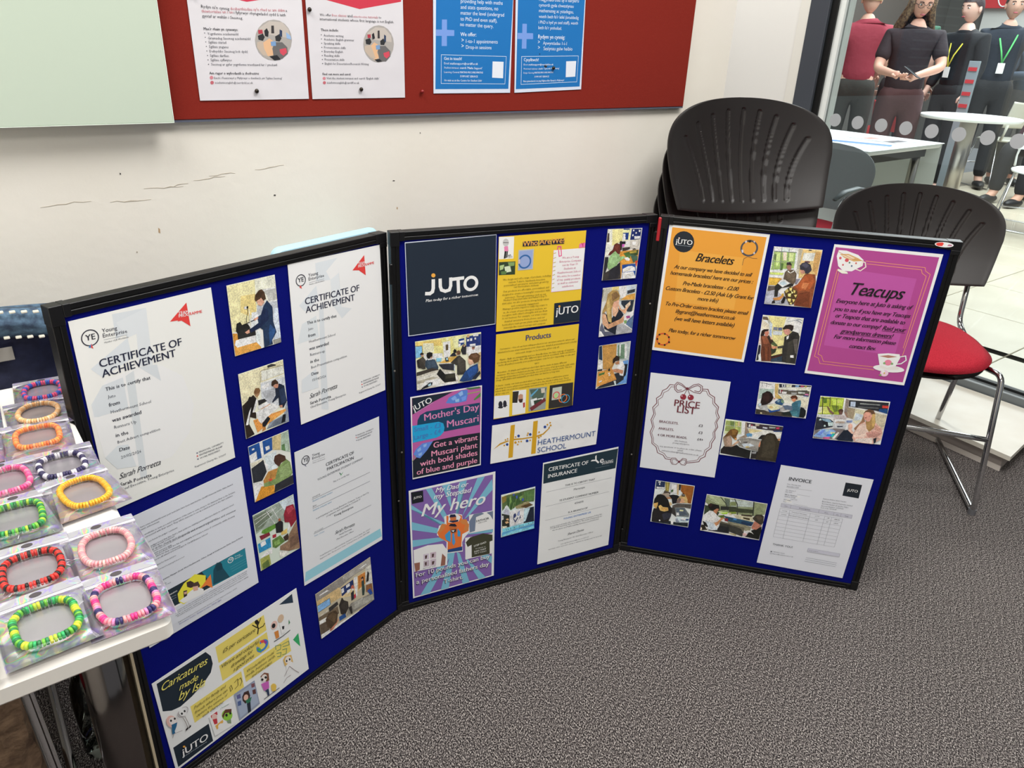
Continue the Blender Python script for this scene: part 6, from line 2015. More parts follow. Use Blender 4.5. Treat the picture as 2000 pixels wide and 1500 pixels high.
for yy, me_ in ys:
    for i in range(-4, 7):
        if yy + .3 < .12: continue
        t = mesh_obj('floor_tile', me_, hf); t.location = (i * .6 + .17, max(yy, .42) if yy < .42 else yy, 0)
# glass wall along B
wg = MB()
wr = MB().box(-3.2, -1.047, -.03, .05, 0, 2.75).obj('wall_right', WHITE); wr.matrix_world = fr(G0, B, NG); struct(wr)
MB().box(-1.0465, -1.0005, -.04, .05, 0, 2.75).obj('reveal_board', mat('reveal_white', 'f2f0e8', .4), wr)
wf = empty('window_1'); wf.matrix_world = fr(G0, B, NG); struct(wf)
MB().rbox(-1.0, -.911, -.045, .05, .0, 2.75, .004).obj('frame_post', GREYF, wf)
MB().box(-.911, -.882, -.03, .05, .1, 2.75).obj('rubber_gasket', DARK, wf)
MB().box(-.882, -.855, -.02, .05, .1, 2.75).obj('inner_bead', mat('bright_bead', 'f6fbf8', .3), wf)
MB().box(-.855, 3.2, -.006, .006, .105, 2.75).obj('pane', GLASS, wf)
MB().box(-.911, 3.2, -.052, -.040, .0, .056).obj('rubber_gasket', DARK, wf)
MB().rbox(-.911, 3.2, -.048, .03, .0, .102, .003).obj('bottom_rail', mat('rail_grey', '6c7274', .35), wf)
MB().box(-.855, 3.2, -.012, .014, .098, .112).obj('rubber_gasket', DARK, wf)
MB().box(-.855, 3.2, .030, .042, .0, .10).obj('rubber_gasket', DARK, wf)
# frosted safety dots on the pane
FROST = mat('frosted_film', 'b8bcc0', .6)
for i in range(16):
    d = MB().lathe([(.0255, 0), (.0255, .0006)], 28, Matrix.Rotation(PI / 2, 4, 'X')).obj('safety_dot', FROST, wf)
    d.location = (-.807 + i * .1006, -.0062, .975)
# bead chains of a blind in front of the frame
def chain(x, m, label):
    s = MB(); z = .95; k = 0
    prof = 0
    for k in range(150):
        s.ball((0, 0, .72 + k * .0076), .0022, seg=6, rings=4)
    s.tube([(0, 0, .72), (0, 0, 1.86)], .0006, 5)
    o = s.obj('bead_chain', m); o.matrix_world = fr(G0, B, NG) @ Matrix.Translation((x, -.055, 0)); tag(o, label, 'blind chain')
# low white boxed ledge under the glass
lx0, lx1 = -1.0, .30
ledge = empty('trim_1'); struct(ledge)
LED = mat('ledge_white', 'e6e3d8', .4, noise=(6, 'dcd6c8', 3)); LEDS = mat('ledge_plinth', 'a89e98', .6)
fA, fB = V3(1.4436 - .9, 2.3781 + 1.38, 0), V3(1.615, 2.120, 0)
bA, bB = G0 + B * -1.9 - NG * .06, G0 + B * .30 - NG * .05
dd = (fB - fA).normalized(); nn_ = V3(-dd.y, dd.x, 0)
bC = fB + nn_ * .62
MB().add([tuple(p + V3(0, 0, z)) for z in (.058, .074) for p in (fA, fB, V3(1.79, 2.285, 0), G0 + B * .42 - NG * .056, bA)],
         [(4, 3, 2, 1, 0), (5, 6, 7, 8, 9)] + [(i, (i + 1) % 5, 5 + (i + 1) % 5, 5 + i) for i in range(5)]).obj('ledge_top', LED, ledge)
ins = nn_ * .028 - dd * .03
pf = [fA + ins, fB + ins, V3(1.79, 2.285, 0) + ins, G0 + B * .40 - NG * .06, bA + nn_ * .0]
MB().add([tuple(p + V3(0, 0, z)) for z in (0, .058) for p in pf], [(4, 3, 2, 1, 0), (5, 6, 7, 8, 9)] + [(i, (i + 1) % 5, 5 + (i + 1) % 5, 5 + i) for i in range(5)]).obj('ledge_plinth', LEDS, ledge)
q0, q1 = fA + ins * .86, fB + ins * .86
MB().add([tuple(p + V3(0, 0, z)) for z in (.0, .018) for p in (q0 - nn_ * .004, q1 - nn_ * .004, q1, q0)], [(3, 2, 1, 0), (4, 5, 6, 7), (0, 1, 5, 4), (1, 2, 6, 5), (2, 3, 7, 6), (3, 0, 4, 7)]).obj('ledge_toe_strip', mat('toe_white', 'd8cfc6', .5), ledge)
# remaining shell (outside the frame): room walls, ceiling, alcove, hall walls
wx = MB().box(-.06, 0, -7, 0, 0, 2.75).obj('wall_left', WALL); wx.matrix_world = fr(V3(0, 1.92, 0) + A * -2.6, A, -NW); struct(wx)
wb = MB().box(-3, 6, 0, .06, 0, 2.75).obj('wall_front', WALL); wb.matrix_world = fr(V3(0, 1.92, 0) + NW * 4.9, A, NW); struct(wb)
cl = MB().box(-5.5, 6, -7, -.0, 2.75, 2.8).obj('ceiling', mat('ceiling_white', 'e8e6e0', .8)); cl.matrix_world = fr(G0, B, NG); struct(cl)
for i, (cx_, cy_) in enumerate(((-.75, .45), (.55, .75), (.3, -1.2))):
    o = MB().rbox(cx_ - .5, cx_ + .5, cy_ - .3, cy_ + .3, 2.70, 2.749, .01).obj('ceiling_lamp', mat('lamp_diffuser', 'f8f6f0', .4)); tag(o, ['flat ceiling lamp nearest the writing board', 'flat ceiling lamp above the display boards', 'flat ceiling lamp behind the camera'][i], 'ceiling lamp')
aw = MB().box(-1.6, -.0, 0, .08, 0, 2.75).obj('wall_alcove', WHITE); aw.matrix_world = fr(V3(0, 1.92, 0) + A * 1.0 - NW * 2.6, A, -NW); struct(aw)
HALLW = mat('hall_wall_grey', '5a5854', .6); HALLL = mat('hall_wall_light', 'c8c8c4', .6)
hw = MB().box(-5, 2.35, 9.4, 9.5, 0, 3.9).obj('wall_hall_back', HALLW); hw.matrix_world = fr(G0, B, NG); struct(hw)
hw2 = MB().box(-5.1, -5, .1, 9.4, 0, 3.9).obj('wall_hall_left', HALLW); hw2.matrix_world = fr(G0, B, NG); struct(hw2)

rb = empty('notice_board', label='red felt notice board with one blue poster, added out of view for its reflection in the glass', cat='notice board')  # second board added out of view to give the glass a dark red reflection
rA = V3(-.79, -.6508, 0).normalized(); rb.matrix_world = fr(V3(-.6276, 2.8966, 0), rA, V3(0, 0, 1))
# ------------------------------------------------------------------ folding display board
db = empty('display_board', (-.2375, 1.3767, 0), label='folding three panel display board with blue felt and black frame standing on the carpet', cat='display board')
bpy.context.view_layer.update()
def put(o, m): o.parent = db; o.matrix_parent_inverse = db.matrix_world.inverted(); o.matrix_world = m
def rail(L_, name='frame_rail'):   # lies along x from 0 to L_, outer edge at y=0, width .0165
    s = MB()
    s.rbox(0, L_, 0, .0085, -.017, .0032, .0012); s.rbox(0, L_, .0095, .0168, -.017, .0030, .0012); s.box(0, L_, .004, .014, -.0165, .0018)
    return s
RW, RH = .5992, .9
m_h = rail(RW).mesh('frame_rail', BLACKF); m_v = rail(RH).mesh('frame_rail', BLACKF)
cap = MB().rbox(-.0006, .027, -.0006, .0172, -.0178, .0040, .001).rbox(-.0006, .0172, .0172, .027, -.0178, .0040, .001).mesh('corner_cap', mat('cap_black', '121214', .38, spec=.35))
for p in 'LCR':
    f0 = frame(p) @ Matrix.Translation((.0004, 0, 0))
    fp = MB().box(.012, RW - .012, .012, RH - .012, -.012, 0).obj('felt_panel', BLUE); put(fp, f0)
    bpy.context.view_layer.update()
    def sub(me, m):
        o = mesh_obj(me.name.split('.')[0], me); o.parent = fp; o.matrix_parent_inverse = fp.matrix_world.inverted(); o.matrix_world = f0 @ m
    R90 = Matrix.Rotation(PI / 2, 4, 'Z')
    sub(m_h, Matrix.Identity(4)); sub(m_h, Matrix.Translation((RW, RH, 0)) @ Matrix.Rotation(PI, 4, 'Z'))
    sub(m_v, Matrix.Translation((RW, 0, 0)) @ R90); sub(m_v, Matrix.Translation((0, RH, 0)) @ Matrix.Rotation(-PI / 2, 4, 'Z'))
    for x_, y_, a in ((0, 0, 0), (RW, 0, PI / 2), (RW, RH, PI), (0, RH, -PI / 2)): sub(cap, Matrix.Translation((x_, y_, 0)) @ Matrix.Rotation(a, 4, 'Z'))
hr = MB().rbox(-.0035, .0035, 0, .052, -.002, .004, .002).obj('hinge_strap', mat('red_hinge', 'b3232c', .4)); put(hr, frame('R', -.001, .845, .002)); tag(hr, 'red hinge strap')
for pn, zz in (('R', 0),):
    h_ = MB().box(-.012, .0005, .02, .862, -.016, -.003).obj('hinge_strip', BLACKF); put(h_, frame(pn, 0, 0, 0))
for pn, u, v in (('C', 0, .80), ('C', 0, .05), ('R', 0, .03)):
    h_ = MB().rbox(-.003, .003, 0, .04, -.004, .002, .0015).obj('hinge_strap', BLACKF); put(h_, frame(pn, u, v, .002))
for pn, u, v in (('C', 0, .62), ('C', 0, .31), ('R', 0, .70), ('R', 0, .30), ('C', .59, .52), ('C', .01, .43)):
    h_ = MB().lathe([(.0022, 0), (.0022, .001), (.0008, .0016)], 10).obj('hinge_rivet', STEEL); put(h_, frame(pn, u, v, .0036))
k = Ink(.0002); E_ = lambda cx, cy, rx, ry: [(cx + rx * math.cos(t * PI / 12), cy + ry * math.sin(t * PI / 12)) for t in range(24)]
k.poly(E_(0, 0, .0175, .0052), inkc('e8dada')); k.poly([(-.016, 0), (-.013, .003), (-.004, .0045), (-.001, .002), (-.003, -.003), (-.011, -.0035)], inkc('d83c30')); k.poly([(.006, -.002), (.014, -.0015), (.015, .001), (.008, .0015)], inkc('b06a80'))
ml = MB().prism(E_(0, 0, .0175, .0052), -.0004, .0002).obj('maker_label', mat('label_white', 'e8e0e0', .4)); put(ml, frame('R', .566, .8925, .0044)); mesh_obj('printed_artwork', k.mesh('print', INK), ml); tag(ml, 'small oval red and white sticker')

# ------------------------------------------------------------------ stacking chairs
def back_mesh(m, grooves=True, W=.249, H=.31, th=.009, seg=(150, 110), col=None):
    nu, nv = seg; vs = []; tops = [.90, .885, .84, .765, .645]; cur = []
    if grooves:
        for i in range(-4, 5):
            xb = i * .0325; xt = i * .0485 if abs(i) < 4 else i * .0465; vt = tops[abs(i)] * H; vb = .12 * H
            cur.append([(xb + (xt - xb) * (k / 10) ** 1.7, vb + (vt - vb) * k / 10) for k in range(11)])
    def gd(x, z):
        best = 9
        for c in cur:
            if x < min(c[0][0], c[-1][0]) - .02 or x > max(c[0][0], c[-1][0]) + .02: continue
            for (x0, z0), (x1, z1) in zip(c, c[1:]):
                dx, dz = x1 - x0, z1 - z0; t = max(0, min(1, ((x - x0) * dx + (z - z0) * dz) / (dx * dx + dz * dz)))
                d = math.hypot(x - x0 - dx * t, z - z0 - dz * t)
                if d < best: best = d
        return best
    def hw(v):
        if v < .55: return W * (.885 + .115 * min(1, v / .5) ** .8)
        return W * max(0, 1 - ((v - .55) / .45) ** 2.35) ** (1 / 2.2)
    def pos(u, v, off):
        q = min(v, .9995); wd = hw(q); x = u * wd; z = v * H + (.012 * (x / W) ** 2 if v < .3 else 0) * (1 - v / .3)
        y = 1.05 * x * x - .02 * math.cos(PI * (v - .5)) + .01
        return (x, y + off, z)
    vmap = lambda j: 1 - (1 - j / nv) ** 1.35
    for j in range(nv + 1):
        for i in range(nu + 1):
            u = -1 + 2 * i / nu; v = vmap(j); p = pos(u, v, 0); edge = min(1, min(1 - abs(u), .8 * (1 - v) + .05, v * 3 + .01) * 14); off = -.0035 * (1 - edge) ** 2
            if grooves: d = gd(p[0], p[2]); off -= .0032 * max(0, min(1, (.0062 - d) / .0016))
            vs.append((p[0], p[1] + off, p[2]))
    n = len(vs); fs = [(j * (nu + 1) + i, j * (nu + 1) + i + 1, (j + 1) * (nu + 1) + i + 1, (j + 1) * (nu + 1) + i) for j in range(nv) for i in range(nu)]
    fs = [f[::-1] for f in fs]
    bu, bv = 24, 18
    for j in range(bv + 1):
        for i in range(bu + 1): vs.append(pos(-1 + 2 * i / bu, 1 - (1 - j / bv) ** 1.35, -th))
    fs += [(n + j * (bu + 1) + i, n + j * (bu + 1) + i + 1, n + (j + 1) * (bu + 1) + i + 1, n + (j + 1) * (bu + 1) + i) for j in range(bv) for i in range(bu)]
    rim = []
    loop = [(-1, j) for j in range(nv)] + [(1, j) for j in range(nv, -1, -1)]
    n2 = len(vs)
    for u, j in loop:
        i = 0 if u < 0 else nu; a = vs[j * (nu + 1) + i]; v = vmap(j); b_ = pos(u, v, -th); vs += [a, b_]
    fs += [(n2 + 2 * k, n2 + 2 * k + 1, n2 + 2 * k + 3, n2 + 2 * k + 2) for k in range(len(loop) - 1)]
    n3 = len(vs)
    for i in range(nu + 1):
        vs += [vs[i], pos(-1 + 2 * i / nu, 0, -th)]
    fs += [(n3 + 2 * k, n3 + 2 * k + 2, n3 + 2 * k + 3, n3 + 2 * k + 1) for k in range(nu)]
    me = bpy.data.meshes.new('backrest'); me.from_pydata(vs, [], fs); me.materials.append(m); me.shade_smooth(); me.set_sharp_from_angle(angle=math.radians(34)); return me
def pad(name, m, wf_, wb_, d0, d1, z, th, dome=.012, parent=None):
    K, Rn = 56, 9; vs = []; fs = []
    def outline(a):
        c, s_ = math.cos(a), math.sin(a); p = 2.9
        x = math.copysign(abs(c) ** (2 / p), c); y = math.copysign(abs(s_) ** (2 / p), s_)
        yy = (d1 + d0) / 2 + y * (d1 - d0) / 2 + (.022 * (1 - x * x) if y > 0 else 0); wd = wb_ + (wf_ - wb_) * (y + 1) / 2; return x * wd, yy
    cy = (d0 + d1) / 2
    for r in range(1, Rn + 1):
        t = r / Rn
        for k in range(K):
            x, y = outline(2 * PI * k / K); e = max(0, (t - .82) / .18)
            vs.append((x * t, cy + (y - cy) * t, z + dome * (1 - t * t) - th * .45 * e * e - .014 * max(0, (cy + (y - cy) * t - (d1 - .08)) / .08)))
    c0 = len(vs); vs.append((0, cy, z + dome))
    for k in range(K): fs.append((c0, k, (k + 1) % K))
    for r in range(Rn - 1):
        for k in range(K): fs.append((r * K + k, (r + 1) * K + k, (r + 1) * K + (k + 1) % K, r * K + (k + 1) % K))
    b0 = len(vs)
    for k in range(K):
        x, y = outline(2 * PI * k / K); vs.append((x * .97, cy + (y - cy) * .97, z - th))
    for k in range(K): fs.append(((Rn - 1) * K + k, b0 + k, b0 + (k + 1) % K, (Rn - 1) * K + (k + 1) % K))
    fs.append(tuple(b0 + k for k in range(K))[::-1])
    s = MB(); s.v = vs; s.f = fs
    return s.obj(name, m, parent, smooth=True)
BACK = back_mesh(SHELL)
def make_chair(label, group=None):   # x right, y forward, origin on the floor
    r = empty('stacking_chair', label=label, cat='chair', group=group)
    b = mesh_obj('backrest', BACK, r); b.location = (0, -.185, .562); b.rotation_euler = (math.radians(16), 0, 0)
    pad('seat', SEATRED, .235, .205, -.2, .235, .455, .03, parent=r)
    pad('seat_shell', SHELL, .225, .195, -.195, .225, .430, .022, 0, parent=r)
    for s_ in (-1, 1):
        t = MB().tube(arc([(s_ * .205, -.05, .41), (s_ * .247, -.275, .012), (s_ * .247, .272, .012), (s_ * .228, .205, .425), (s_ * .19, .12, .418)], .03), .0085, 12)
        t.obj('sled_leg', CHROME, r, smooth=True)
        MB().tube(arc([(s_ * .215, -.12, .41), (s_ * .205, -.215, .44), (s_ * .2, -.232, .64)], .03), .0085, 10).obj('back_support', CHROME, r, smooth=True)
        for gy in (.262, -.262): MB().lathe([(.011, .0), (.011, .018)], 12, Matrix.Translation((s_ * .247, gy, 0))).obj('glide', mat('grey_glide', '6a6a6e', .5), r)
    MB().tube(arc([(.2375, .235, .235), (.12, .262, .25), (-.12, .262, .25), (-.2375, .235, .235)], .08), .0078, 12).obj('cross_bar', CHROME, r, smooth=True)
    MB().tube(arc([(.247, .09, .014), (.285, .09, .014), (.285, .075, .03), (.285, -.02, .03)], .01), .004, 8).tube([(.247, .02, .014), (.28, .02, .014)], .004, 8).obj('linking_hook', CHROME, r, smooth=True)
    return r
chair = make_chair('black shell chair with red seat standing at the right end of the display board')
chair.location = (1.215, 2.21, 0); chair.rotation_euler = (0, 0, math.radians(180 - 15))
stk = [('lowest black backed chair in the stack behind the display board', 0), ('second black backed chair up in the stack', .0625), ('middle black backed chair in the stack of five', .125), ('fourth black backed chair up in the stack', .1875), ('topmost black backed chair of the stack, its grooved back tallest in the room', .25)]
sp = V3(.664, 1.978, 0); srz = math.radians(180 + 15)
for i, (lab, z) in enumerate(stk):
    c = copy_tree(chair); c['label'] = lab; c['group'] = 'stacked chairs by the wall end'
    c.location = sp + V3(.26, -.966, 0) * (.0125 * i - .02) + V3(0, 0, z); c.rotation_euler = (0, 0, srz)
cj = copy_tree(chair); cj['label'] = 'black chair behind the white table with a denim jacket over its back'
cj.location = (-.955, .765, 0); cj.rotation_euler = (0, 0, math.radians(180 + 38))

# ------------------------------------------------------------------ white table with bagged bead bracelets
TA = math.radians(38.6); TX = V3(math.cos(TA), math.sin(TA), 0); TC = V3(-.3075, .5375, 0)
tb = empty('craft_table', label='white topped table at the left edge holding the bagged bracelets', cat='table')
tb.matrix_world = fr(TC, TX, V3(-TX.y, TX.x, 0))     # x along the front edge to the right, y away; corner at the origin
TZ = .735
MB().rbox(-1.5, 0, 0, .640, TZ - .026, TZ, .008).obj('table_top', TABLE, tb, ang=30)
for x_, y_ in ((-.050, .22), (-1.35, .24)):
    MB().tube([(x_, y_, .03), (x_, y_, TZ - .026)], .027, 24).obj('leg', mat('dark_chrome', '6c6664', .12, 1), tb, smooth=True)
    MB().tube(arc([(x_, .02, .025), (x_, y_ - .05, .045), (x_, y_ + .05, .045), (x_, .6, .025)], .05), .018, 12).obj('foot', mat('black_metal', '121212', .35), tb, smooth=True)
    MB().box(x_ - .03, x_ + .03, .08, .56, TZ - .04, TZ - .026).obj('bracket', MATS['black_metal'], tb)
MB().box(-.0225, -.0195, .20, .24, .05, TZ - .026).obj('leg_trim', mat('cream_trim', 'b8aa90', .4), tb)

def holo(name, a, b_, scale, rough=.16):
    m = bpy.data.materials.new(name); m.use_nodes = True; nt = m.node_tree; p = nt.nodes['Principled BSDF']; L = nt.links.new
    tc = nt.nodes.new('ShaderNodeTexCoord'); n = nt.nodes.new('ShaderNodeTexNoise'); n.inputs['Scale'].default_value = scale; n.inputs['Detail'].default_value = 2; n.inputs['Distortion'].default_value = 1.2
    r = nt.nodes.new('ShaderNodeValToRGB'); cols = [(.34, 'c6c2cc'), (.43, 'c8c4ce'), (.455, 'b8a4ec'), (.475, 'c4c0cc'), (.515, 'dad6e0'), (.535, '8cdcd8'), (.55, 'b0ecb0'), (.565, 'eeeea0'), (.585, 'eca8c4'), (.605, 'cac6cc'), (.75, 'd4d0d6')]
    e = r.color_ramp.elements; e[0].position = cols[0][0]; e[0].color = (*hexl(cols[0][1]), 1); e[1].position = cols[-1][0]; e[1].color = (*hexl(cols[-1][1]), 1)
    for q, c in cols[1:-1]: k = e.new(q); k.color = (*hexl(c), 1)
    L(tc.outputs['Object'], n.inputs['Vector']); L(n.outputs['Fac'], r.inputs[0]); L(r.outputs[0], p.inputs['Base Color'])
    p.inputs['Metallic'].default_value = a; p.inputs['Roughness'].default_value = rough
    n2 = nt.nodes.new('ShaderNodeTexNoise'); n2.inputs['Scale'].default_value = 38; n2.inputs['Detail'].default_value = 1
    bp = nt.nodes.new('ShaderNodeBump'); bp.inputs['Strength'].default_value = b_; bp.inputs['Distance'].default_value = .006
    L(tc.outputs['Object'], n2.inputs['Vector']); L(n2.outputs['Fac'], bp.inputs['Height']); L(bp.outputs[0], p.inputs['Normal']); return m
HOLO = holo('holographic_foil', .7, .7, 30, .2); HOLO2 = holo('holographic_strip', .5, .6, 40)
FILM = glass_mat('clear_film', (.97, .97, .98), 1.25); WINDOWF = mat('foil_window_grey', 'b4aeb4', .25, .5)
def bag_parts(root, wd, ht, seed):
    rr = random.Random(seed)
    nx, ny = 10, 14; vs = []; fs = []
    for layer in (0, 1):
        for j in range(ny + 1):
            for i in range(nx + 1):
                x = -wd / 2 + wd * i / nx; y = -ht / 2 + ht * j / ny
                wv = .0012 * math.sin(i * 1.3 + seed) * math.cos(j * .8 + seed * 2)
                edge = min(i, nx - i, j, ny - j) / 3; up_ = min(1, edge) * .0012
                vs.append((x, y, .0006 + up_ * .4 + abs(wv) * .5 + (0 if layer == 0 else .0002)))
    W_ = nx + 1
    for j in range(ny):
        for i in range(nx):
            if j == ny - 1 and i in (4, 5): continue      # hang hole in the header
            fs.append((j * W_ + i, j * W_ + i + 1, (j + 1) * W_ + i + 1, (j + 1) * W_ + i))
    s = MB(); s.v = vs[:(nx + 1) * (ny + 1)]; s.f = fs; s.obj('foil_back', HOLO, root, smooth=True)
    hx = wd * .29; y0, y1 = -ht * .30, ht * .22
    pts = [(hx * math.copysign(abs(math.cos(t)) ** .6, math.cos(t)), (y0 + y1) / 2 + (y1 - y0) / 2 * math.copysign(abs(math.sin(t)) ** .6, math.sin(t))) for t in [2 * PI * q / 28 for q in range(28)]]
    MB().prism(pts, .0022, .0026).obj('inner_window', WINDOWF, root)
    MB().rbox(-wd / 2, wd / 2, ht * .315, ht * .335, .001, .0032, .0006).rbox(-wd / 2, wd / 2, ht * .345, ht * .36, .001, .0030, .0006).obj('zip_seal', mat('zip_plastic', 'd8d6dc', .25), root)
    MB().rbox(-wd / 2, wd / 2, ht * .375, ht * .5, .0016, .0022, .001).obj('header_strip', HOLO2, root)
    MB().lathe([(.0042, .0022), (.0042, .0026)], 16, Matrix.Translation((0, ht * .44, 0)), sx=1.25, sy=.8).obj('hang_hole', mat('hole_dark', '4a4448', .7), root)
    # folds of clear film along the sides, their highlights painted as pale colour
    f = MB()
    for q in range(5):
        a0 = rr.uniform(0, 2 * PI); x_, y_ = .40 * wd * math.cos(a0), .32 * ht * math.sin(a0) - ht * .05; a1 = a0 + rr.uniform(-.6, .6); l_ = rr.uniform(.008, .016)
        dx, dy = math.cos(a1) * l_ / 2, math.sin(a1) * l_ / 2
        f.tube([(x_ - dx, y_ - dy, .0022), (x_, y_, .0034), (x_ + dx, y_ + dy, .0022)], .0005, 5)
    f.obj('crease_highlight', mat('film_highlight', 'e8e6ee', .15, .2), root)
    # clear front pouch swelling over the bracelet
    vs = []; fs = []; N = 14
    for j in range(N + 1):
        for i in range(N + 1):
            u, v = i / N, j / N; x = (-.5 + u) * wd * .985; y = -ht * .495 + v * ht * .80
            h = .0105 * (math.sin(PI * u) * math.sin(PI * v)) ** .32 if 0 < i < N and 0 < j < N else 0
            vs.append((x, y, .0018 + h))
    fs = [(j * (N + 1) + i, j * (N + 1) + i + 1, (j + 1) * (N + 1) + i + 1, (j + 1) * (N + 1) + i) for j in range(N) for i in range(N)]
    s = MB(); s.v = vs; s.f = fs; s.obj('clear_front', FILM, root, smooth=True)
BEADMESH = {}
def bead_mesh(c):
    if c not in BEADMESH: BEADMESH[c] = MB().lathe([(.0016, -.0014), (.0033, -.0012), (.0036, 0), (.0033, .0012), (.0016, .0014)], 12).mesh('bead', mat('clay_' + c, c, .45, Subsurface_Weight=.0), True)
    return BEADMESH[c]
def bracelet(cols, wd, ht, label, sq=.7, off=(0, 0), seed=1):
    r = empty('bead_bracelet', label=label, cat='bracelet', group='bead bracelets in clear bags')
    N = 46; rr = random.Random(seed)
    P = []
    M_ = 400
    for q in range(M_ + 1):
        t = 2 * PI * q / M_; P.append(V3((wd / 2 - .0036) * math.copysign(abs(math.cos(t)) ** sq, math.cos(t)) * (1 + .04 * math.sin(2 * t + seed)), (ht / 2 - .0036) * math.copysign(abs(math.sin(t)) ** sq, math.sin(t)), 0))
    Ls = [0]
    for a, b_ in zip(P, P[1:]): Ls.append(Ls[-1] + (b_ - a).length)
    tot = Ls[-1]; N = int(tot / .0030); j = 0
    for i in range(N):
        s_ = (i + .5) / N * tot
        while Ls[j + 1] < s_: j += 1
        t = (s_ - Ls[j]) / max(1e-9, Ls[j + 1] - Ls[j]); p = P[j].lerp(P[j + 1], t); d = (P[j + 1] - P[j]).normalized()
        b_ = mesh_obj('bead', bead_mesh(cols[(i * len(cols)) // N] if len(cols) > 14 else cols[i % len(cols)]), r)
        b_.location = p + V3(rr.uniform(-.0003, .0003), rr.uniform(-.0003, .0003), 0); b_.rotation_euler = d.to_track_quat('Z', 'X').to_euler()
    return r
BAGS = [   # centre x, y ; rotation ; width, height ; stack level ; bracelet (label, colours, w, h, squareness)
 (-.6925, .9890, 34, .074, .092, 1, 'pink and blue striped bead bracelet in the bag farthest along the table', ['e0507c', 'e0507c', '3c5cb8', '3c5cb8'], .054, .060, .75),
 (-.6570, .9180, 37, .078, .092, 2, 'pale peach bead bracelet in the second bag from the far table corner', ['f8c890', 'f8c890', 'f4b878', 'f8dcb4'], .054, .062, .9),
 (-.6170, .8500, 35, .078, .095, 3, 'orange bead bracelet with squarish loop between the peach and purple ones', ['f88c48', 'f89c60', 'fca850', 'f8884c', 'f4743c', 'f8a468'], .054, .060, .5),
 (-.5500, .7860, 38, .078, .092, 2, 'navy and white banded bead bracelet half covered by the yellow one', ['38305c', '38305c', '38305c', 'ece8ec', 'ece8ec'], .054, .058, .6),
 (-.4910, .7260, 46, .076, .096, 4, 'plain bright yellow bead bracelet near the right table edge', ['f8b830', 'fcc440', 'f8b428'], .053, .066, .75),
 (-.5340, .6720, 37, .076, .098, 4, 'mixed green bead bracelet at the left, above the red one', ['4cb048', '8cd048', '2c7c44', '34a458', 'b8e040', '247044'], .056, .062, .55),
 (-.4180, .6330, 40, .074, .092, 2, 'pale pink bead bracelet on the bag at the right table edge', ['f4a8ac', 'f4b4b4', 'f8c4bc', 'f0a0a8'], .053, .063, .8),
 (-.4700, .5920, 37, .074, .096, 3, 'red and black striped bead bracelet', ['e0342c', 'e0342c', '241c1c'], .056, .060, .6),
 (-.4130, .5180, 41, .076, .096, 5, 'lime and dark green bead bracelet nearest the camera', ['e8e840', 'c0e040', '54b454', '34b468', '2c7c48', '78c840', '2c8c50'], .054, .060, .55),
 (-.3600, .5560, 37, .072, .092, 3, 'pink, rose and navy bead bracelet at the table corner', ['f43c8c', 'f43c8c', 'f890a0', 'f8a0a8', 'e88cc0', '383068', '383068', 'f8a8a8', 'f890a0'], .055, .066, .55),
 (-.5930, .7440, 40, .074, .094, 3, 'hot pink and rose bead bracelet at the left, above the green one', ['f45c98', 'f878a8', 'f8a0b4', 'f04c8c'], .055, .064, .65),
 (-.6800, .8120, 36, .074, .094, 2, 'pink bead bracelet cut by the left picture edge, beside the orange one', ['f890a8', 'f05490', 'f8a8b0'], .055, .064, .7),
 (-.7300, .8830, 36, .074, .092, 1, 'sky blue bead bracelet cut by the left picture edge', ['3c8cc8', '58a8d8', '3c78b8'], .055, .064, .7),
]
for n_, (x_, y_, rz, bw, bh, lv, lab, cols, cw, ch, sq) in enumerate(BAGS):
    z = TZ + .0004 + (lv - 1) * .0016
    bg = empty('zip_bag', (x_, y_, z), math.radians(rz), 'holographic zip bag around the ' + ' '.join(lab.split()[:6]).replace(' in the', '').replace(' at the', '').replace(' on the', ''), 'bag', 'holographic zip bags on the table')
    bg['label'] = 'holographic zip bag holding the ' + ['pink and blue striped', 'pale peach', 'orange', 'navy and white', 'bright yellow', 'mixed green', 'pale pink', 'red and black', 'lime green', 'pink and navy', 'hot pink', 'edge-cut pink', 'sky blue'][n_] + ' bracelet'
    bg.rotation_euler = (math.radians(.9), 0, math.radians(rz))
    bag_parts(bg, bw, bh, n_ * 3 + 1)
    br = bracelet(cols, cw, ch, lab, sq, seed=n_)
    ca, sa = math.cos(math.radians(rz)), math.sin(math.radians(rz)); oy = -bh * .085
    br.location = (x_ - sa * oy, y_ + ca * oy, z + .0068); br.rotation_euler = (math.radians(.9), 0, math.radians(rz))
for x_, y_, rz, lv, lab in ((-.4680, .4600, 38, 4, 'empty looking crumpled holographic bag at the near left edge'),):
    bg = empty('zip_bag', (x_, y_, TZ + .002 * lv), math.radians(rz), lab, 'bag', 'holographic zip bags on the table'); bag_parts(bg, .076, .1, 77)

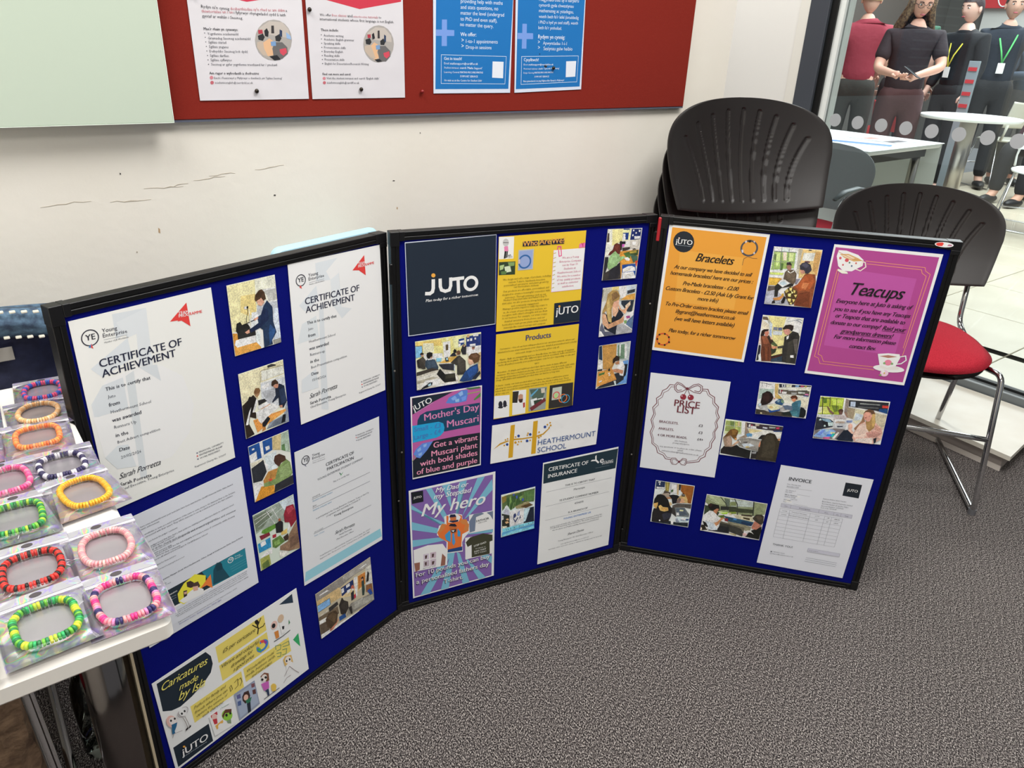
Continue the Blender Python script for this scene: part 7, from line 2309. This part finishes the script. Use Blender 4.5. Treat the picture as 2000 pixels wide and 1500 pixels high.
# ------------------------------------------------------------------ denim jacket on the chair at the left
JD = mat('denim', '5d7a92', .85, bump=(400, .6, .001), noise=(90, '39495f', 4)); JI = mat('navy_lining', '353a58', .75, bump=(30, .6, .006), noise=(26, '23263c', 3)); ST = mat('cream_stitch', 'd8d4c4', .8)
jk = empty('denim_jacket', label='blue denim jacket with navy lining hung over a chair behind the table', cat='jacket')
jc = V3(-.855, 1.03, -.022); jk.matrix_world = fr(jc, A, -NW)     # x along the wall, y towards the wall
def sheet(name, m, fx, nu, nv, th=.004):
    vs = [fx(i / nu, j / nv) for j in range(nv + 1) for i in range(nu + 1)]; n = len(vs)
    vs += [(x, y + th, z) for x, y, z in vs]; W_ = nu + 1
    fs = [(j * W_ + i, j * W_ + i + 1, (j + 1) * W_ + i + 1, (j + 1) * W_ + i) for j in range(nv) for i in range(nu)]
    fs += [tuple(n + q for q in f[::-1]) for f in fs]
    for i in range(nu): fs += [(i + 1, i, n + i, n + i + 1), (nv * W_ + i, nv * W_ + i + 1, n + nv * W_ + i + 1, n + nv * W_ + i)]
    for j in range(nv): fs += [(j * W_, (j + 1) * W_, n + (j + 1) * W_, n + j * W_), ((j + 1) * W_ + nu, j * W_ + nu, n + j * W_ + nu, n + (j + 1) * W_ + nu)]
    s = MB(); s.v = vs; s.f = fs; return s.obj(name, m, jk, smooth=True)
wob = lambda u, v: .006 * math.sin(9 * u + 5 * v) * math.cos(7 * v - 3 * u) + .004 * math.sin(17 * u - 9 * v)
sheet('lining', JI, lambda u, v: (-.24 + .46 * u, -.012 + .02 * (2 * u - 1) ** 2 + wob(u, v), .50 + .325 * v), 40, 30)
sheet('collar', JD, lambda u, v: (-.26 + .52 * u, -.02 - .018 * math.sin(PI * v) + wob(u, v) * .5, .815 + .045 * v - .03 * (2 * u - 1) ** 2 + .006 * math.sin(5 * u)), 40, 8, .012)
sheet('yoke', JD, lambda u, v: (-.27 + .54 * u, .012 + .02 * v + wob(u, v) * .6, .60 + .245 * v - .02 * (2 * u - 1) ** 2), 40, 16, .006)
for dz, dy in ((.0, -.036), (.040, -.034)):
    s = MB()
    for q in range(34):
        u = q / 34; x_ = -.255 + .51 * u; z_ = .818 + dz - .03 * (2 * u - 1) ** 2 + .006 * math.sin(5 * u)
        s.rbox(x_, x_ + .008, dy - .004, dy + .004, z_, z_ + .003, .001)
    tag(s.obj('stitching', ST, jk), kind='stuff')
MB().rbox(.045, .083, -.0235, -.0225, .775, .797, .001).obj('care_label', mat('label_grey', 'a8a49c', .6), jk)
sheet('sleeve', mat('black_sleeve', '15161a', .8, bump=(60, .4, .004)), lambda u, v: (-.30 + .14 * u, -.05 - .03 * math.sin(PI * u), .40 + .40 * v), 12, 16, .02)

# pale blue foam board behind the left panel
fb = MB().rbox(-.135, .135, -.43, .43, -.011, .011, .02).obj('foam_board', mat('pale_blue_foam', 'b4dcea', .6), ang=40)
ud = V3(.59, .807, 0).normalized(); nd = V3(-ud.y, ud.x, 0); zt_ = (V3(0, 0, 1) + nd * .10).normalized()
fb.matrix_world = Matrix((ud, zt_, ud.cross(zt_))).transposed().to_4x4(); fb.matrix_world = Matrix.Translation(V3(-.352, 1.462, .4315)) @ fb.matrix_world
tag(fb, 'pale blue foam board standing behind the left display panel', 'board')

# ------------------------------------------------------------------ under the table
btl = empty('plastic_bottle', (-.735, .985, 0), 0, 'clear plastic bottle standing under the white table', 'bottle')
MB().lathe([(.001, .004), (.034, .0), (.037, .01), (.037, .13), (.034, .16), (.018, .20), (.014, .205), (.014, .222)], 24).obj('bottle_body', glass_mat('clear_plastic', (.82, .88, .84), 1.45), btl, smooth=True)
MB().lathe([(.0155, .210), (.0155, .228), (.001, .230)], 20).obj('bottle_cap', DARK, btl, smooth=True)
tag(MB().tube([(-.64 + .05 * math.cos(t), 1.0 + .045 * math.sin(t), .006 + .004 * math.sin(t * 1.5)) for t in [i * .22 for i in range(52)]], .005, 8).obj('cable', DARK, smooth=True), 'black cable coiled on the carpet behind the table leg', 'cable')
bagp = empty('carrier_bag', (-.90, .865, 0), math.radians(35), 'brown paper carrier bag with white tissue under the table at the left edge', 'bag')
BRN = mat('brown_paper', '8a6f56', .8, bump=(40, .8, .01), noise=(30, '5c4636', 3))
def crump(name, m, x0, x1, y0, y1, z0, z1, amp, seed):
    rr = random.Random(seed); s = MB(); n = 12; K = 28
    vs = []
    for j in range(n + 1):
        for k_ in range(K):
            t = 2 * PI * k_ / K; cx_, cy_ = math.copysign(abs(math.cos(t)) ** .4, math.cos(t)), math.copysign(abs(math.sin(t)) ** .4, math.sin(t))
            a = rr.uniform(-amp, amp); vs.append(((x0 + x1) / 2 + cx_ * ((x1 - x0) / 2 + a), (y0 + y1) / 2 + cy_ * ((y1 - y0) / 2 + a), z0 + (z1 - z0) * j / n + (rr.uniform(-amp, amp) if j in range(1, n) else (rr.uniform(0, amp * 3) if j else 0))))
    s.v = vs; s.f = [(j * K + k_, j * K + (k_ + 1) % K, (j + 1) * K + (k_ + 1) % K, (j + 1) * K + k_) for j in range(n) for k_ in range(K)] + [tuple(range(K - 1, -1, -1))]
    return s.obj(name, m, bagp, ang=25)
crump('bag_body', BRN, -.09, .11, -.06, .06, 0, .26, .004, 3); crump('tissue', mat('tissue_white', 'c8c4b4', .8), -.08, .10, -.05, .05, .18, .31, .008, 5)
# ------------------------------------------------------------------ the hall beyond the glass
CLOTH = mat('white_cloth', 'eef4f4', .7, bump=(12, .5, .01)); HW = mat('hall_white', 'f2f6f6', .4)
lt = empty('leaflet_table', label='long table under a white paper cloth just beyond the glass', cat='table')
Ha = V3(math.cos(math.radians(40)), math.sin(math.radians(40)), 0); lt.matrix_world = fr(V3(1.70, 3.85, 0), Ha, V3(-Ha.y, Ha.x, 0))
LZ = .795
MB().rbox(0, .82, 0, 1.5, LZ - .025, LZ - .003, .01).obj('table_top', HW, lt)
def clothside(x0, y0, x1, y1, dz, seed, name='cloth_drop'):
    nu, nv = 26, 10; vs = []; d = V3(x1 - x0, y1 - y0, 0); n = V3(d.y, -d.x, 0).normalized()
    for j in range(nv + 1):
        for i in range(nu + 1):
            u, v = i / nu, j / nv; p = V3(x0, y0, 0) + d * u + n * (.006 + .012 * v * math.sin(11 * u + seed) + .03 * v); vs.append((p.x, p.y, LZ - dz * v))
    W_ = nu + 1; s = MB(); s.v = vs + [(q[0] - n.x * .002, q[1] - n.y * .002, q[2]) for q in vs]; n0 = len(vs)
    s.f = [(j * W_ + i, (j + 1) * W_ + i, (j + 1) * W_ + i + 1, j * W_ + i + 1) for j in range(nv) for i in range(nu)]; s.f += [tuple(n0 + q for q in f[::-1]) for f in s.f]
    return s.obj(name, CLOTH, lt, smooth=True)
MB().rbox(-.012, .832, -.012, 1.512, LZ - .003, LZ, .01).obj('cloth_top', CLOTH, lt)
clothside(0, 1.5, 0, 0, .6, 1); clothside(.82, 0, .82, 1.5, .62, 2); clothside(.82, 1.5, 0, 1.5, .62, 3)
for j in (.08, 1.38):
    for i in (.10, .72):
        MB().tube([(i, j, .0), (i, j, LZ - .06)], .024, 16).obj('leg', STEEL, lt, smooth=True)
    MB().box(.06, .76, j - .03, j + .03, LZ - .075, LZ - .025).obj('leg_bracket', DARK, lt)
def flat(name, cat, label, c, rz, w_, h_, z, hexc, arts=()):
    o = MB().box(-w_ / 2, w_ / 2, -h_ / 2, h_ / 2, 0, .0015).obj(name, mat('sheet_' + hexc, hexc, .5)); o.location = (c[0], c[1], z); o.rotation_euler = (0, 0, math.radians(rz)); tag(o, label, cat)
    if arts:
        k = Ink(.0016)
        for col, x0, x1, y0, y1 in arts: k.poly([(x0 * w_, y0 * h_), (x1 * w_, y0 * h_), (x1 * w_, y1 * h_), (x0 * w_, y1 * h_)], inkc(col))
        mesh_obj('printed_artwork', k.mesh('print', INK), o)
    return o
flat('leaflet', 'leaflet', 'white leaflet with blue band on the cloth covered table', (1.83, 4.24), 60, .21, .30, LZ + .0005, 'e8ecf0', (('2c6cc0', -.45, -.1, -.5, .5), ('4c4c54', .42, .48, -.5, .5)))
flat('leaflet', 'leaflet', 'leaflet with dark photo strips on the cloth covered table', (2.02, 4.42), 35, .24, .30, LZ + .0005, 'dce0e8', (('3c3438', -.45, .2, -.4, -.2), ('b87868', -.3, .1, .1, .3), ('c8c4e0', .25, .45, -.4, .4)))
# armchair with grey back
GREYP = mat('grey_shell', '62686a', .5)
GB = back_mesh(GREYP, False, seg=(20, 16))
ac = empty('arm_chair', (1.36, 3.70, 0), math.radians(180 - 48), 'grey backed armchair with red seat beside the cloth covered table', 'chair')
b = mesh_obj('backrest', GB, ac); b.location = (0, -.2, .52); b.rotation_euler = (.17, 0, 0)
pad('seat', SEATRED, .24, .21, -.19, .24, .47, .04, parent=ac)
for s_ in (-1, 1):
    MB().tube(arc([(s_ * .21, -.1, .43), (s_ * .27, -.27, .012), (s_ * .27, .27, .012), (s_ * .265, .13, .63), (s_ * .265, -.06, .65)], .04), .009, 10).obj('side_frame', CHROME, ac, smooth=True)
    MB().tube([(s_ * .265, -.10, .655), (s_ * .265, 0, .67), (s_ * .265, .12, .665), (s_ * .265, .20, .64)], [.012, .017, .017, .011], 12, ry=.6).obj('armrest', GREYP, ac, smooth=True)
# pedestal table
pt_ = empty('pedestal_table', (3.60, 6.45, 0), 0, 'round white cafe table on a thick steel column', 'table')
MB().lathe([(.30, .770), (.362, .775), (.37, .785), (.37, .795), (.366, .80)], 64).obj('table_top', HW, pt_, ang=40)
MB().tube([(0, 0, .01), (0, 0, .77)], .062, 28).obj('column', STEEL, pt_, smooth=True)
MB().lathe([(.27, 0), (.27, .008), (.10, .02), (.06, .02)], 40).obj('base_plate', STEEL, pt_, ang=30)
# cafe chairs: plain shell back and seat on a wire sled
def cafe(loc, rz, col, label, perf=False):
    m = mat('cafe_' + col, col, .4); r = empty('cafe_chair', loc, math.radians(rz), label, 'chair', 'cafe chairs in the hall')
    vs = []; nu, nv = 16, 12
    s = MB()
    for sd in (0, -.008):
        for j in range(nv + 1):
            for i in range(nu + 1):
                u, v = -1 + 2 * i / nu, j / nv; wd = .2 * (1 - .08 * v) ; x = u * wd; y = -.2 + .045 * u * u - .05 * v + sd; z = .60 + .25 * v - .012 * (1 - u * u) * v
                s.v.append((x, y, z))
    W_ = nu + 1; n0 = W_ * (nv + 1)
    hole = lambda i, j: False
    s.f = [(j * W_ + i + 1, j * W_ + i, (j + 1) * W_ + i, (j + 1) * W_ + i + 1) for j in range(nv) for i in range(nu)]
    s.f += [tuple(n0 + q for q in f[::-1]) for f in s.f]
    s.f += [(i, i + 1, n0 + i + 1, n0 + i) for i in range(nu)] + [(nv * W_ + i + 1, nv * W_ + i, n0 + nv * W_ + i, n0 + nv * W_ + i + 1) for i in range(nu)]
    s.f += [((j + 1) * W_, j * W_, n0 + j * W_, n0 + (j + 1) * W_) for j in range(nv)] + [(j * W_ + nu, (j + 1) * W_ + nu, n0 + (j + 1) * W_ + nu, n0 + j * W_ + nu) for j in range(nv)]
    s.obj('backrest', m, r, smooth=True)
    if perf:
        h = MB()
        for j in range(9):
            for i in range(15): h.lathe([(.0045, 0), (.0045, .0008)], 6, Matrix.Translation((-.16 + i * .023 + (j % 2) * .011, -.2 + .045 * ((-.16 + i * .023) / .2) ** 2 - .05 * (.12 + j * .09) + .0005, .63 + j * .022)) @ Matrix.Rotation(-PI / 2, 4, 'X'))
        tag(h.obj('perforation', mat('perforation_grey', '8a8c88', .8), r), kind='stuff')
    for s_ in (-1, 1): MB().tube([(s_ * .185, -.17, .48), (s_ * .19, -.2, .55), (s_ * .18, -.205, .63)], [.018, .014, .02], 10, ry=.5).obj('back_arm', m, r, smooth=True)
    pad('seat', m, .22, .2, -.2, .22, .485, .022, .0, parent=r)
    for s_ in (-1, 1): MB().tube(arc([(s_ * .17, -.12, .462), (s_ * .235, -.26, .008), (s_ * .235, .25, .008), (s_ * .18, .14, .462)], .025), .0065, 8).obj('sled_leg', CHROME, r, smooth=True)
    MB().tube([(-.215, .205, .22), (.215, .205, .22)], .0055, 8).obj('cross_bar', CHROME, r, smooth=True)
    return r
cafe((3.42, 7.18, 0), -62, 'd8484c', 'red cafe chair side-on at the left of the round table')
cafe((4.95, 8.15, 0), 10, 'd6d6c8', 'pale perforated cafe chair behind the round table at the right', True)
cafe((3.92, 5.85, 0), 150, 'f4f6f4', 'white cafe chair in front of the round table, seat cut by the picture edge')
# steel edged floor channel
ch = empty('floor_channel', label='sunken floor channel with bright steel edges in the hall', cat='floor channel'); ch.matrix_world = fr(V3(3.72, 6.05, 0), B, NG)
MB().rbox(-.9, 1.6, .0, .03, .0005, .012, .003).obj('edge_strip', mat('bright_steel', 'e8eaec', .25, .7), ch); MB().rbox(-.9, 1.6, .46, .48, .0005, .012, .003).obj('edge_strip', MATS['bright_steel'], ch)
MB().box(-.9, 1.6, .03, .46, .0005, .003).obj('channel_plate', mat('channel_tan', '9c9382', .5), ch)
# grey rucksack on the hall floor
rs = empty('rucksack', (4.95, 7.45, 0), .4, 'dark grey patterned rucksack on the hall floor at the right edge', 'rucksack')
MB().ball((0, 0, .12), .20, .12, .13, 20, 12).obj('bag_body', mat('ruck_grey', '4c4e50', .8, noise=(30, '8a8c8c', 3)), rs, smooth=True)
MB().tube([(-.06, .0, .24), (0, .0, .28), (.06, .0, .24)], .008, 8).obj('handle', DARK, rs, smooth=True)
# hall wall features
sg = MB().rbox(-.33, .33, -.012, .012, 0, 1.2, .005).obj('banner', mat('banner_red', 'c02c30', .5)); sg.matrix_world = fr(G0 + B * -4.18 + NG * 9.22 + V3(0, 0, 1.85), B, NG); tag(sg, 'red banner with a thin white outline on the far hall wall', 'banner')
MB().tube([(.0 + .10 * math.cos(t), -.014, .22 + .20 * math.sin(t)) for t in [2 * PI * i / 24 for i in range(24)]], .008, 6, True).obj('white_outline', HW, sg)
lw = MB().box(-4.45, 3.5, 9.30, 9.38, 1.50, 3.9).obj('wall_hall_upper', HALLL); lw.matrix_world = fr(G0, B, NG); struct(lw)
tr = MB().box(-4.45, 3.5, 9.27, 9.30, 1.44, 1.50).obj('trim_2', mat('maroon_rail', '5a2430', .5)); tr.matrix_world = fr(G0, B, NG); struct(tr)
lw2 = MB().box(2.35, 3.5, 9.4, 9.5, 0, 1.45).obj('wall_hall_low', HALLW); lw2.matrix_world = fr(G0, B, NG); struct(lw2)
sp_ = empty('leaflet_stand', (3.9, 7.15, 0), math.radians(-50), 'slim clear leaflet stand with red cards behind the round table', 'leaflet stand')
MB().rbox(-.16, .16, -.16, .16, 0, .015, .01).obj('base', STEEL, sp_); MB().rbox(-.045, .045, -.012, .012, .015, 1.2, .004).obj('upright', mat('stand_grey', '8c98a0', .3), sp_)
for i in range(4): MB().box(-.035, .035, -.02, -.012, .82 + i * .1, .85 + i * .1).obj('card', mat('card_red', 'c03038', .5), sp_)

MB().rbox(-.9, 1.023, .989, 1.72, -.006, .006, .002).obj('felt_panel', REDB, rb)
MB().box(.153, .915, 1.083, 1.70, -.009, -.006).obj('blue_poster', mat('poster_blue', '1c5c90', .5), rb)
for q_ in range(9): MB().box(.28, .80, 1.16 + q_ * .05, 1.172 + q_ * .05, -.0096, -.009).obj('print_line', mat('poster_line', '8cb4d4', .5), rb)
# ------------------------------------------------------------------ people in the hall
SKIN = lambda c: mat('skin_' + c, c, .5, Subsurface_Weight=.0)
def skin_mesh(V, E, Rr, sub=2, root=0):
    me = bpy.data.meshes.new('t'); me.from_pydata(V, E, []); o = bpy.data.objects.new('t', me); COL.objects.link(o)
    md = o.modifiers.new('s', 'SKIN'); md.use_smooth_shade = True
    for i, r in enumerate(Rr): me.skin_vertices[0].data[i].radius = r if isinstance(r, tuple) else (r, r); me.skin_vertices[0].data[i].use_root = (i == root)
    if sub: s = o.modifiers.new('u', 'SUBSURF'); s.levels = sub
    bpy.context.view_layer.update(); ev = o.evaluated_get(bpy.context.evaluated_depsgraph_get()); m = ev.to_mesh()
    vs = [tuple(v.co) for v in m.vertices]; fs = [tuple(p.vertices) for p in m.polygons]; ev.to_mesh_clear()
    bpy.data.objects.remove(o); bpy.data.meshes.remove(me); s = MB(); s.v = vs; s.f = fs; return s
def head(s, c, k=1):
    N, K = 18, 24; vs = []; rows = []
    for j in range(N + 1):
        t = PI * j / N; z = -math.cos(t); r = math.sin(t)
        for i in range(K):
            a = 2 * PI * i / K; x, y = math.cos(a) * r, math.sin(a) * r
            wx = .074 * (1 - .26 * max(0, -z) ** 1.5); wy = .094 * (1 - .12 * max(0, -z))
            px_, py_, pz_ = x * wx, y * wy + .008 * z, z * .118
            front = max(0, y) ** 6
            py_ += front * (.020 * math.exp(-((z + .22) / .16) ** 2) * math.exp(-(x / .17) ** 2) - .008 * math.exp(-((z - .05) / .12) ** 2) * (1 - math.exp(-(x / .16) ** 2)) + .006 * math.exp(-((z + .62) / .1) ** 2) + .006 * math.exp(-((z + .9) / .12) ** 2))
            vs.append((c[0] + px_ * k, c[1] + py_ * k, c[2] + pz_ * k))
    fs = [(j * K + i, j * K + (i + 1) % K, (j + 1) * K + (i + 1) % K, (j + 1) * K + i) for j in range(N) for i in range(K)]
    s.add(vs, fs)
    for sd in (-1, 1): s.ball((c[0] + sd * .076 * k, c[1] - .008, c[2] - .01), .010 * k, .018 * k, .030 * k, 10, 8)
def person(loc, rz, label, H=1.68, skin='d8ab94', shirt='8c2a38', sleeve='short', trousers='2c2c30', hair=('short', '6a5a40'), lan=None, arms=((-.20, -.02, 1.15, -.22, .08, .93), (.20, -.02, 1.15, .22, .08, .93)), headturn=0, nod=0, glasses=False, seated=False, build=1.0, extra=None):
    k = H / 1.68; r = empty('person', loc, math.radians(rz), label, 'person'); r.scale = (k, k, k)
    hz = .92 if not seated else .52
    up = hz - .92
    V = [(0, 0, .93), (0, -.005, 1.08), (0, 0, 1.25), (0, 0, 1.37), (0, .005, 1.44), (0, .012, 1.52)]
    V = [(x, y, z + up) for x, y, z in V]; Rr = [(.15 * build, .10), (.135 * build, .09), (.15 * build, .10), (.13 * build, .085), (.055, .055), (.052, .054)]
    E_ = [(0, 1), (1, 2), (2, 3), (3, 4), (4, 5)]
    legs = []; hands = []
    for sd, arm in zip((-1, 1), arms):
        n = len(V)
        if seated: L_ = [(sd * .09, .02, .50), (sd * .11, .42, .50), (sd * .12, .44, .09), (sd * .12, .56, .035)]
        else: L_ = [(sd * .095, 0, .86), (sd * .10, .015, .49), (sd * .105, -.01, .09), (sd * .11, .13, .03)]
        V += L_; Rr += [.088, .058, .042, (.04, .028)]; E_ += [(0, n), (n, n + 1), (n + 1, n + 2), (n + 2, n + 3)]; legs.append(n)
        n = len(V); ex, ey, ez, wx, wy, wz = arm; sh = V3(sd * .175 * build, 0, 1.375); el = V3(ex, ey, ez); wr_ = V3(wx, wy, wz); hd = (wr_ - el).normalized(); palm = wr_ + hd * .06
        V += [(sh.x, sh.y, sh.z + up), (el.x, el.y, el.z + up), (wr_.x, wr_.y, wr_.z + up), (palm.x, palm.y, palm.z + up)]
        Rr += [.058, .042, (.027, .024), (.038, .018)]; E_ += [(3, n), (n, n + 1), (n + 1, n + 2), (n + 2, n + 3)]; hands.append((n, palm + V3(0, 0, up), hd, sd))
    s = skin_mesh(V, E_, Rr, 2)
    for n, p, hd, sd in hands:
        side = hd.cross(V3(0, 0, 1)); side = side.normalized() if side.length > .2 else V3(1, 0, 0); dn = hd.cross(side).normalized() * (1 if abs(hd.z) > .7 else -1)
        for q, ln in zip((-.027, -.009, .009, .027), (.058, .068, .064, .05)):
            a = p + side * q + hd * .015; b_ = a + hd * ln * .55 + dn * .006; c_ = b_ + (hd * .75 + dn * .65) * ln * .5
            s.tube([tuple(a), tuple(b_), tuple(c_)], [.0092, .0085, .0065], 8)
        a = p - hd * .03 + side * .03; s.tube([tuple(a), tuple(a + side * .022 + hd * .03), tuple(a + side * .02 + hd * .062)], [.012, .0105, .008], 8)
    hc = (0, .022, 1.625 + up); hs = MB(); head(hs, (0, 0, 0))
    Hm = Matrix.Translation(hc) @ Matrix.Rotation(math.radians(headturn), 4, 'Z') @ Matrix.Rotation(math.radians(-nod), 4, 'X')
    s.add(hs.v, hs.f, Hm); s.obj('body', SKIN(skin), r, smooth=True)
    # face
    for sd in (-1, 1):
        MB().ball((sd * .030, .078, .004), .0125, .008, .0075, 10, 6, Hm).obj('eye', mat('eye_white', 'e8e4e0', .3), r, smooth=True)
        MB().ball((sd * .030, .0855, .004), .0055, .003, .0055, 10, 6, Hm).obj('iris', mat('iris_dark', '2c2018', .3), r, smooth=True)
        MB().tube([(sd * .016, .089, .022), (sd * .030, .090, .027), (sd * .046, .080, .022)], .0032, 6, M=Hm).obj('eyebrow', mat('brow_' + hair[1], hair[1], .8), r, smooth=True)
    MB().ball((0, .0905, -.066), .020, .007, .0075, 12, 6, Hm).obj('lips', mat('lips', 'a8525a', .45), r, smooth=True)
    # clothes
    n0, n1 = hands[0][0], hands[1][0]
    tv = [0, 1, 2, 3]; VV = [V[0], V[1], V[2], V[3], (0, .003, 1.425 + up)]; VV[0] = (0, 0, .90 + up); VV[4] = (0, .003, 1.475 + up); VV.insert(4, (0, 0, 1.425 + up))
    RR = [(.172 * build, .126), (.155 * build, .112), (.17 * build, .12), (.145 * build, .102), (.108, .09), (.066, .066)]; EE = [(0, 1), (1, 2), (2, 3), (3, 4), (4, 5)]
    for n in (n0, n1):
        q = len(VV); sh, el, wr_ = V3(*V[n]), V3(*V[n + 1]), V3(*V[n + 2])
        if sleeve == 'short': VV += [tuple(sh), tuple(sh.lerp(el, .5)), tuple(sh.lerp(el, .78))]; RR += [.075, .066, .062]; EE += [(3, q), (q, q + 1), (q + 1, q + 2)]
        else: VV += [tuple(sh), tuple(el), tuple(el.lerp(wr_, .9))]; RR += [.075, .056, .042]; EE += [(3, q), (q, q + 1), (q + 1, q + 2)]
    skin_mesh(VV, EE, RR, 2).obj('shirt', mat('cloth_' + shirt, shirt, .85, bump=(25, .5, .008)), r, smooth=True)
    VV = [V[0]] + [V[n + q] for n in legs for q in (0, 1, 2)] + [(0, 0, 1.04 + up)]; VV[0] = (0, 0, .93 + up)
    skin_mesh(VV, [(7, 0), (0, 1), (1, 2), (2, 3), (0, 4), (4, 5), (5, 6)], [(.178 * build, .132), .108, .078, .062, .108, .078, .062, (.162 * build, .122)], 2).obj('trousers', mat('trousers_' + trousers, trousers, .85, bump=(25, .5, .006)), r, smooth=True)
    for n in legs:
        a, b_ = V[n + 2], V[n + 3]; MB().ball(((a[0] + b_[0]) / 2, (a[1] + b_[1]) / 2 + .01, .04 if seated else .042), .052, .135, .042, 14, 8).obj('shoe', mat('shoe_dark', '1c1c1e', .5), r, smooth=True)
    HM = mat('hair_' + hair[1], hair[1], .55, noise=(60, hair[2] if len(hair) > 2 else hair[1], 3), bump=(90, .8, .004))
    hs = MB(); N, K = 14, 22; kind = hair[0]
    low = -.15 if kind == 'short' else -.35
    for j in range(N + 1):
        for i in range(K):
            a = 2 * PI * i / K; y = math.sin(a); zl = (.38 if y > .35 else (low if y < -.1 else .1)); t = j / N; z = 1 - (1 - zl) * t; rr_ = math.sqrt(max(0, 1 - z * z)) if j else 0
            hs.v.append((math.cos(a) * rr_ * .084, y * rr_ * .104 - .004, z * .128 + .002))
    hs.f = [(j * K + (i + 1) % K, j * K + i, (j + 1) * K + i, (j + 1) * K + (i + 1) % K) for j in range(N) for i in range(K)]
    if kind == 'long' or kind == 'bob':
        ln = .42 if kind == 'long' else .16; rr = random.Random(5)
        for q in range(15):
            a = PI + .02 + (PI - .04) * q / 14 if kind != 'long' else PI * .93 + (PI * 1.14) * q / 14
            x_, y_ = .074 * math.cos(a), .09 * math.sin(a); fx = x_ * (1.35 + rr.uniform(0, .5)); fy = y_ * 1.0 - .01
            l_ = ln * rr.uniform(.82, 1.05)
            hs.tube([(x_, y_, .06), (x_ * 1.08, y_ * 1.05 - .005, -.04), (fx * 1.12, fy - .01, -.04 - l_ * .45), (fx * 1.25, fy + (.035 if abs(x_) > .05 and kind == 'long' else 0), -.05 - l_)], [.026, .027, .024, .006], 9)
    if kind == 'bun': hs.ball((0, -.085, .10), .045, .045, .042, 14, 8)
    h2 = MB(); h2.add(hs.v, hs.f, Hm); h2.obj('hair', HM, r, smooth=True)
    if glasses:
        g = MB()
        for sd in (-1, 1):
            g.tube([(sd * .031 + .024 * math.cos(t), .097 - .006 * abs(math.cos(t)), .001 + .018 * math.sin(t)) for t in [2 * PI * i / 16 for i in range(16)]], .0018, 6, True, Hm); g.tube([(sd * .055, .09, .006), (sd * .076, .0, .004)], .0018, 6, M=Hm)
        g.tube([(-.008, .1, .004), (.008, .1, .004)], .0018, 6, M=Hm); g.obj('glasses', DARK, r, smooth=True)
    if lan:
        lz = up
        for sd in (-1, 1): MB().tube([(sd * .055, .0, 1.46 + lz), (sd * .075, .085, 1.38 + lz), (sd * .03, .135, 1.24 + lz), (0, .14, 1.14 + lz)], .0075, 6, ry=.25).obj('lanyard', mat('lanyard_' + lan, lan, .6), r, smooth=True)
        MB().rbox(-.03, .03, .138, .143, 1.05 + lz, 1.14 + lz, .002).obj('badge', HW, r)
    return r
person((3.02, 7.45, 0), -18, 'person seen from behind in a dark red t-shirt, short sandy hair', 1.72, 'd8ac98', '8f3040', 'short', '30322f', ('short', '84704c', 'a08c60'), arms=((-.2, .03, 1.12, -.16, .22, 1.02), (.21, .02, 1.12, .17, .22, 1.02)))
person((2.62, 7.75, 0), -30, 'person with auburn hair half hidden by the window frame', 1.7, 'd0a08c', '8a3040', 'long', '2c2c30', ('long', '8c4c2c', 'a8603c'))
person((3.62, 7.85, 0), -30, 'person seen from behind in a green t-shirt with a lime lanyard', 1.74, 'd8b0a0', '35604c', 'short', '2c2c30', ('short', '6c5034', '8c6c48'), lan='9cd86c')
person((3.10, 6.66, 0), 158, 'long haired woman in glasses and dark t-shirt holding a phone', 1.66, 'e0ac98', '2c2228', 'short', '4a2e30', ('long', '3a241e', '8c7458'), arms=((-.24, .10, 1.16, -.05, .30, 1.09), (.23, .10, 1.13, .10, .32, 1.10)), headturn=12, nod=18, glasses=True)
ph = MB().rbox(-.036, .036, -.075, .075, -.004, .004, .006).obj('mobile_phone', mat('phone_dark', '2c3034', .3)); ph.location = (2.985, 6.31, 1.105); ph.rotation_euler = (.5, .2, .6); tag(ph, 'dark mobile phone held by the long haired woman', 'phone')
person((3.98, 7.55, 0), 112, 'woman in a black jacket and yellow lanyard, dark hair tied back', 1.68, 'e4bcac', '17191f', 'long', '1c1e22', ('bun', '2c2226', '3c3034'), lan='e4dc50', nod=4)
person((4.62, 8.05, 0), 160, 'person in navy top with green lanyard raising one arm', 1.75, 'd8ac98', '1c2634', 'long', '1c1e22', ('short', '2c2420'), lan='58c870', arms=((-.36, .05, 1.52, -.36, .08, 1.80), (.2, .0, 1.13, .22, .1, .93)))
person((5.15, 8.35, 0), 165, 'blonde woman in grey jumper looking down at her red lanyard', 1.60, 'd89c84', '4c5a6c', 'long', '45464a', ('bob', 'b49468', 'd0b488'), lan='e04450', arms=((-.22, .05, 1.14, -.06, .22, 1.16), (.23, .06, 1.12, .07, .22, 1.14)), nod=25)
person((4.85, 7.30, 0), 120, 'seated person with long fair hair in a maroon hooded top at the right edge', 1.65, 'd8a890', '3c1c2c', 'long', '1c1e24', ('long', 'a89478', 'c8b494'), seated=True, headturn=20, nod=15)
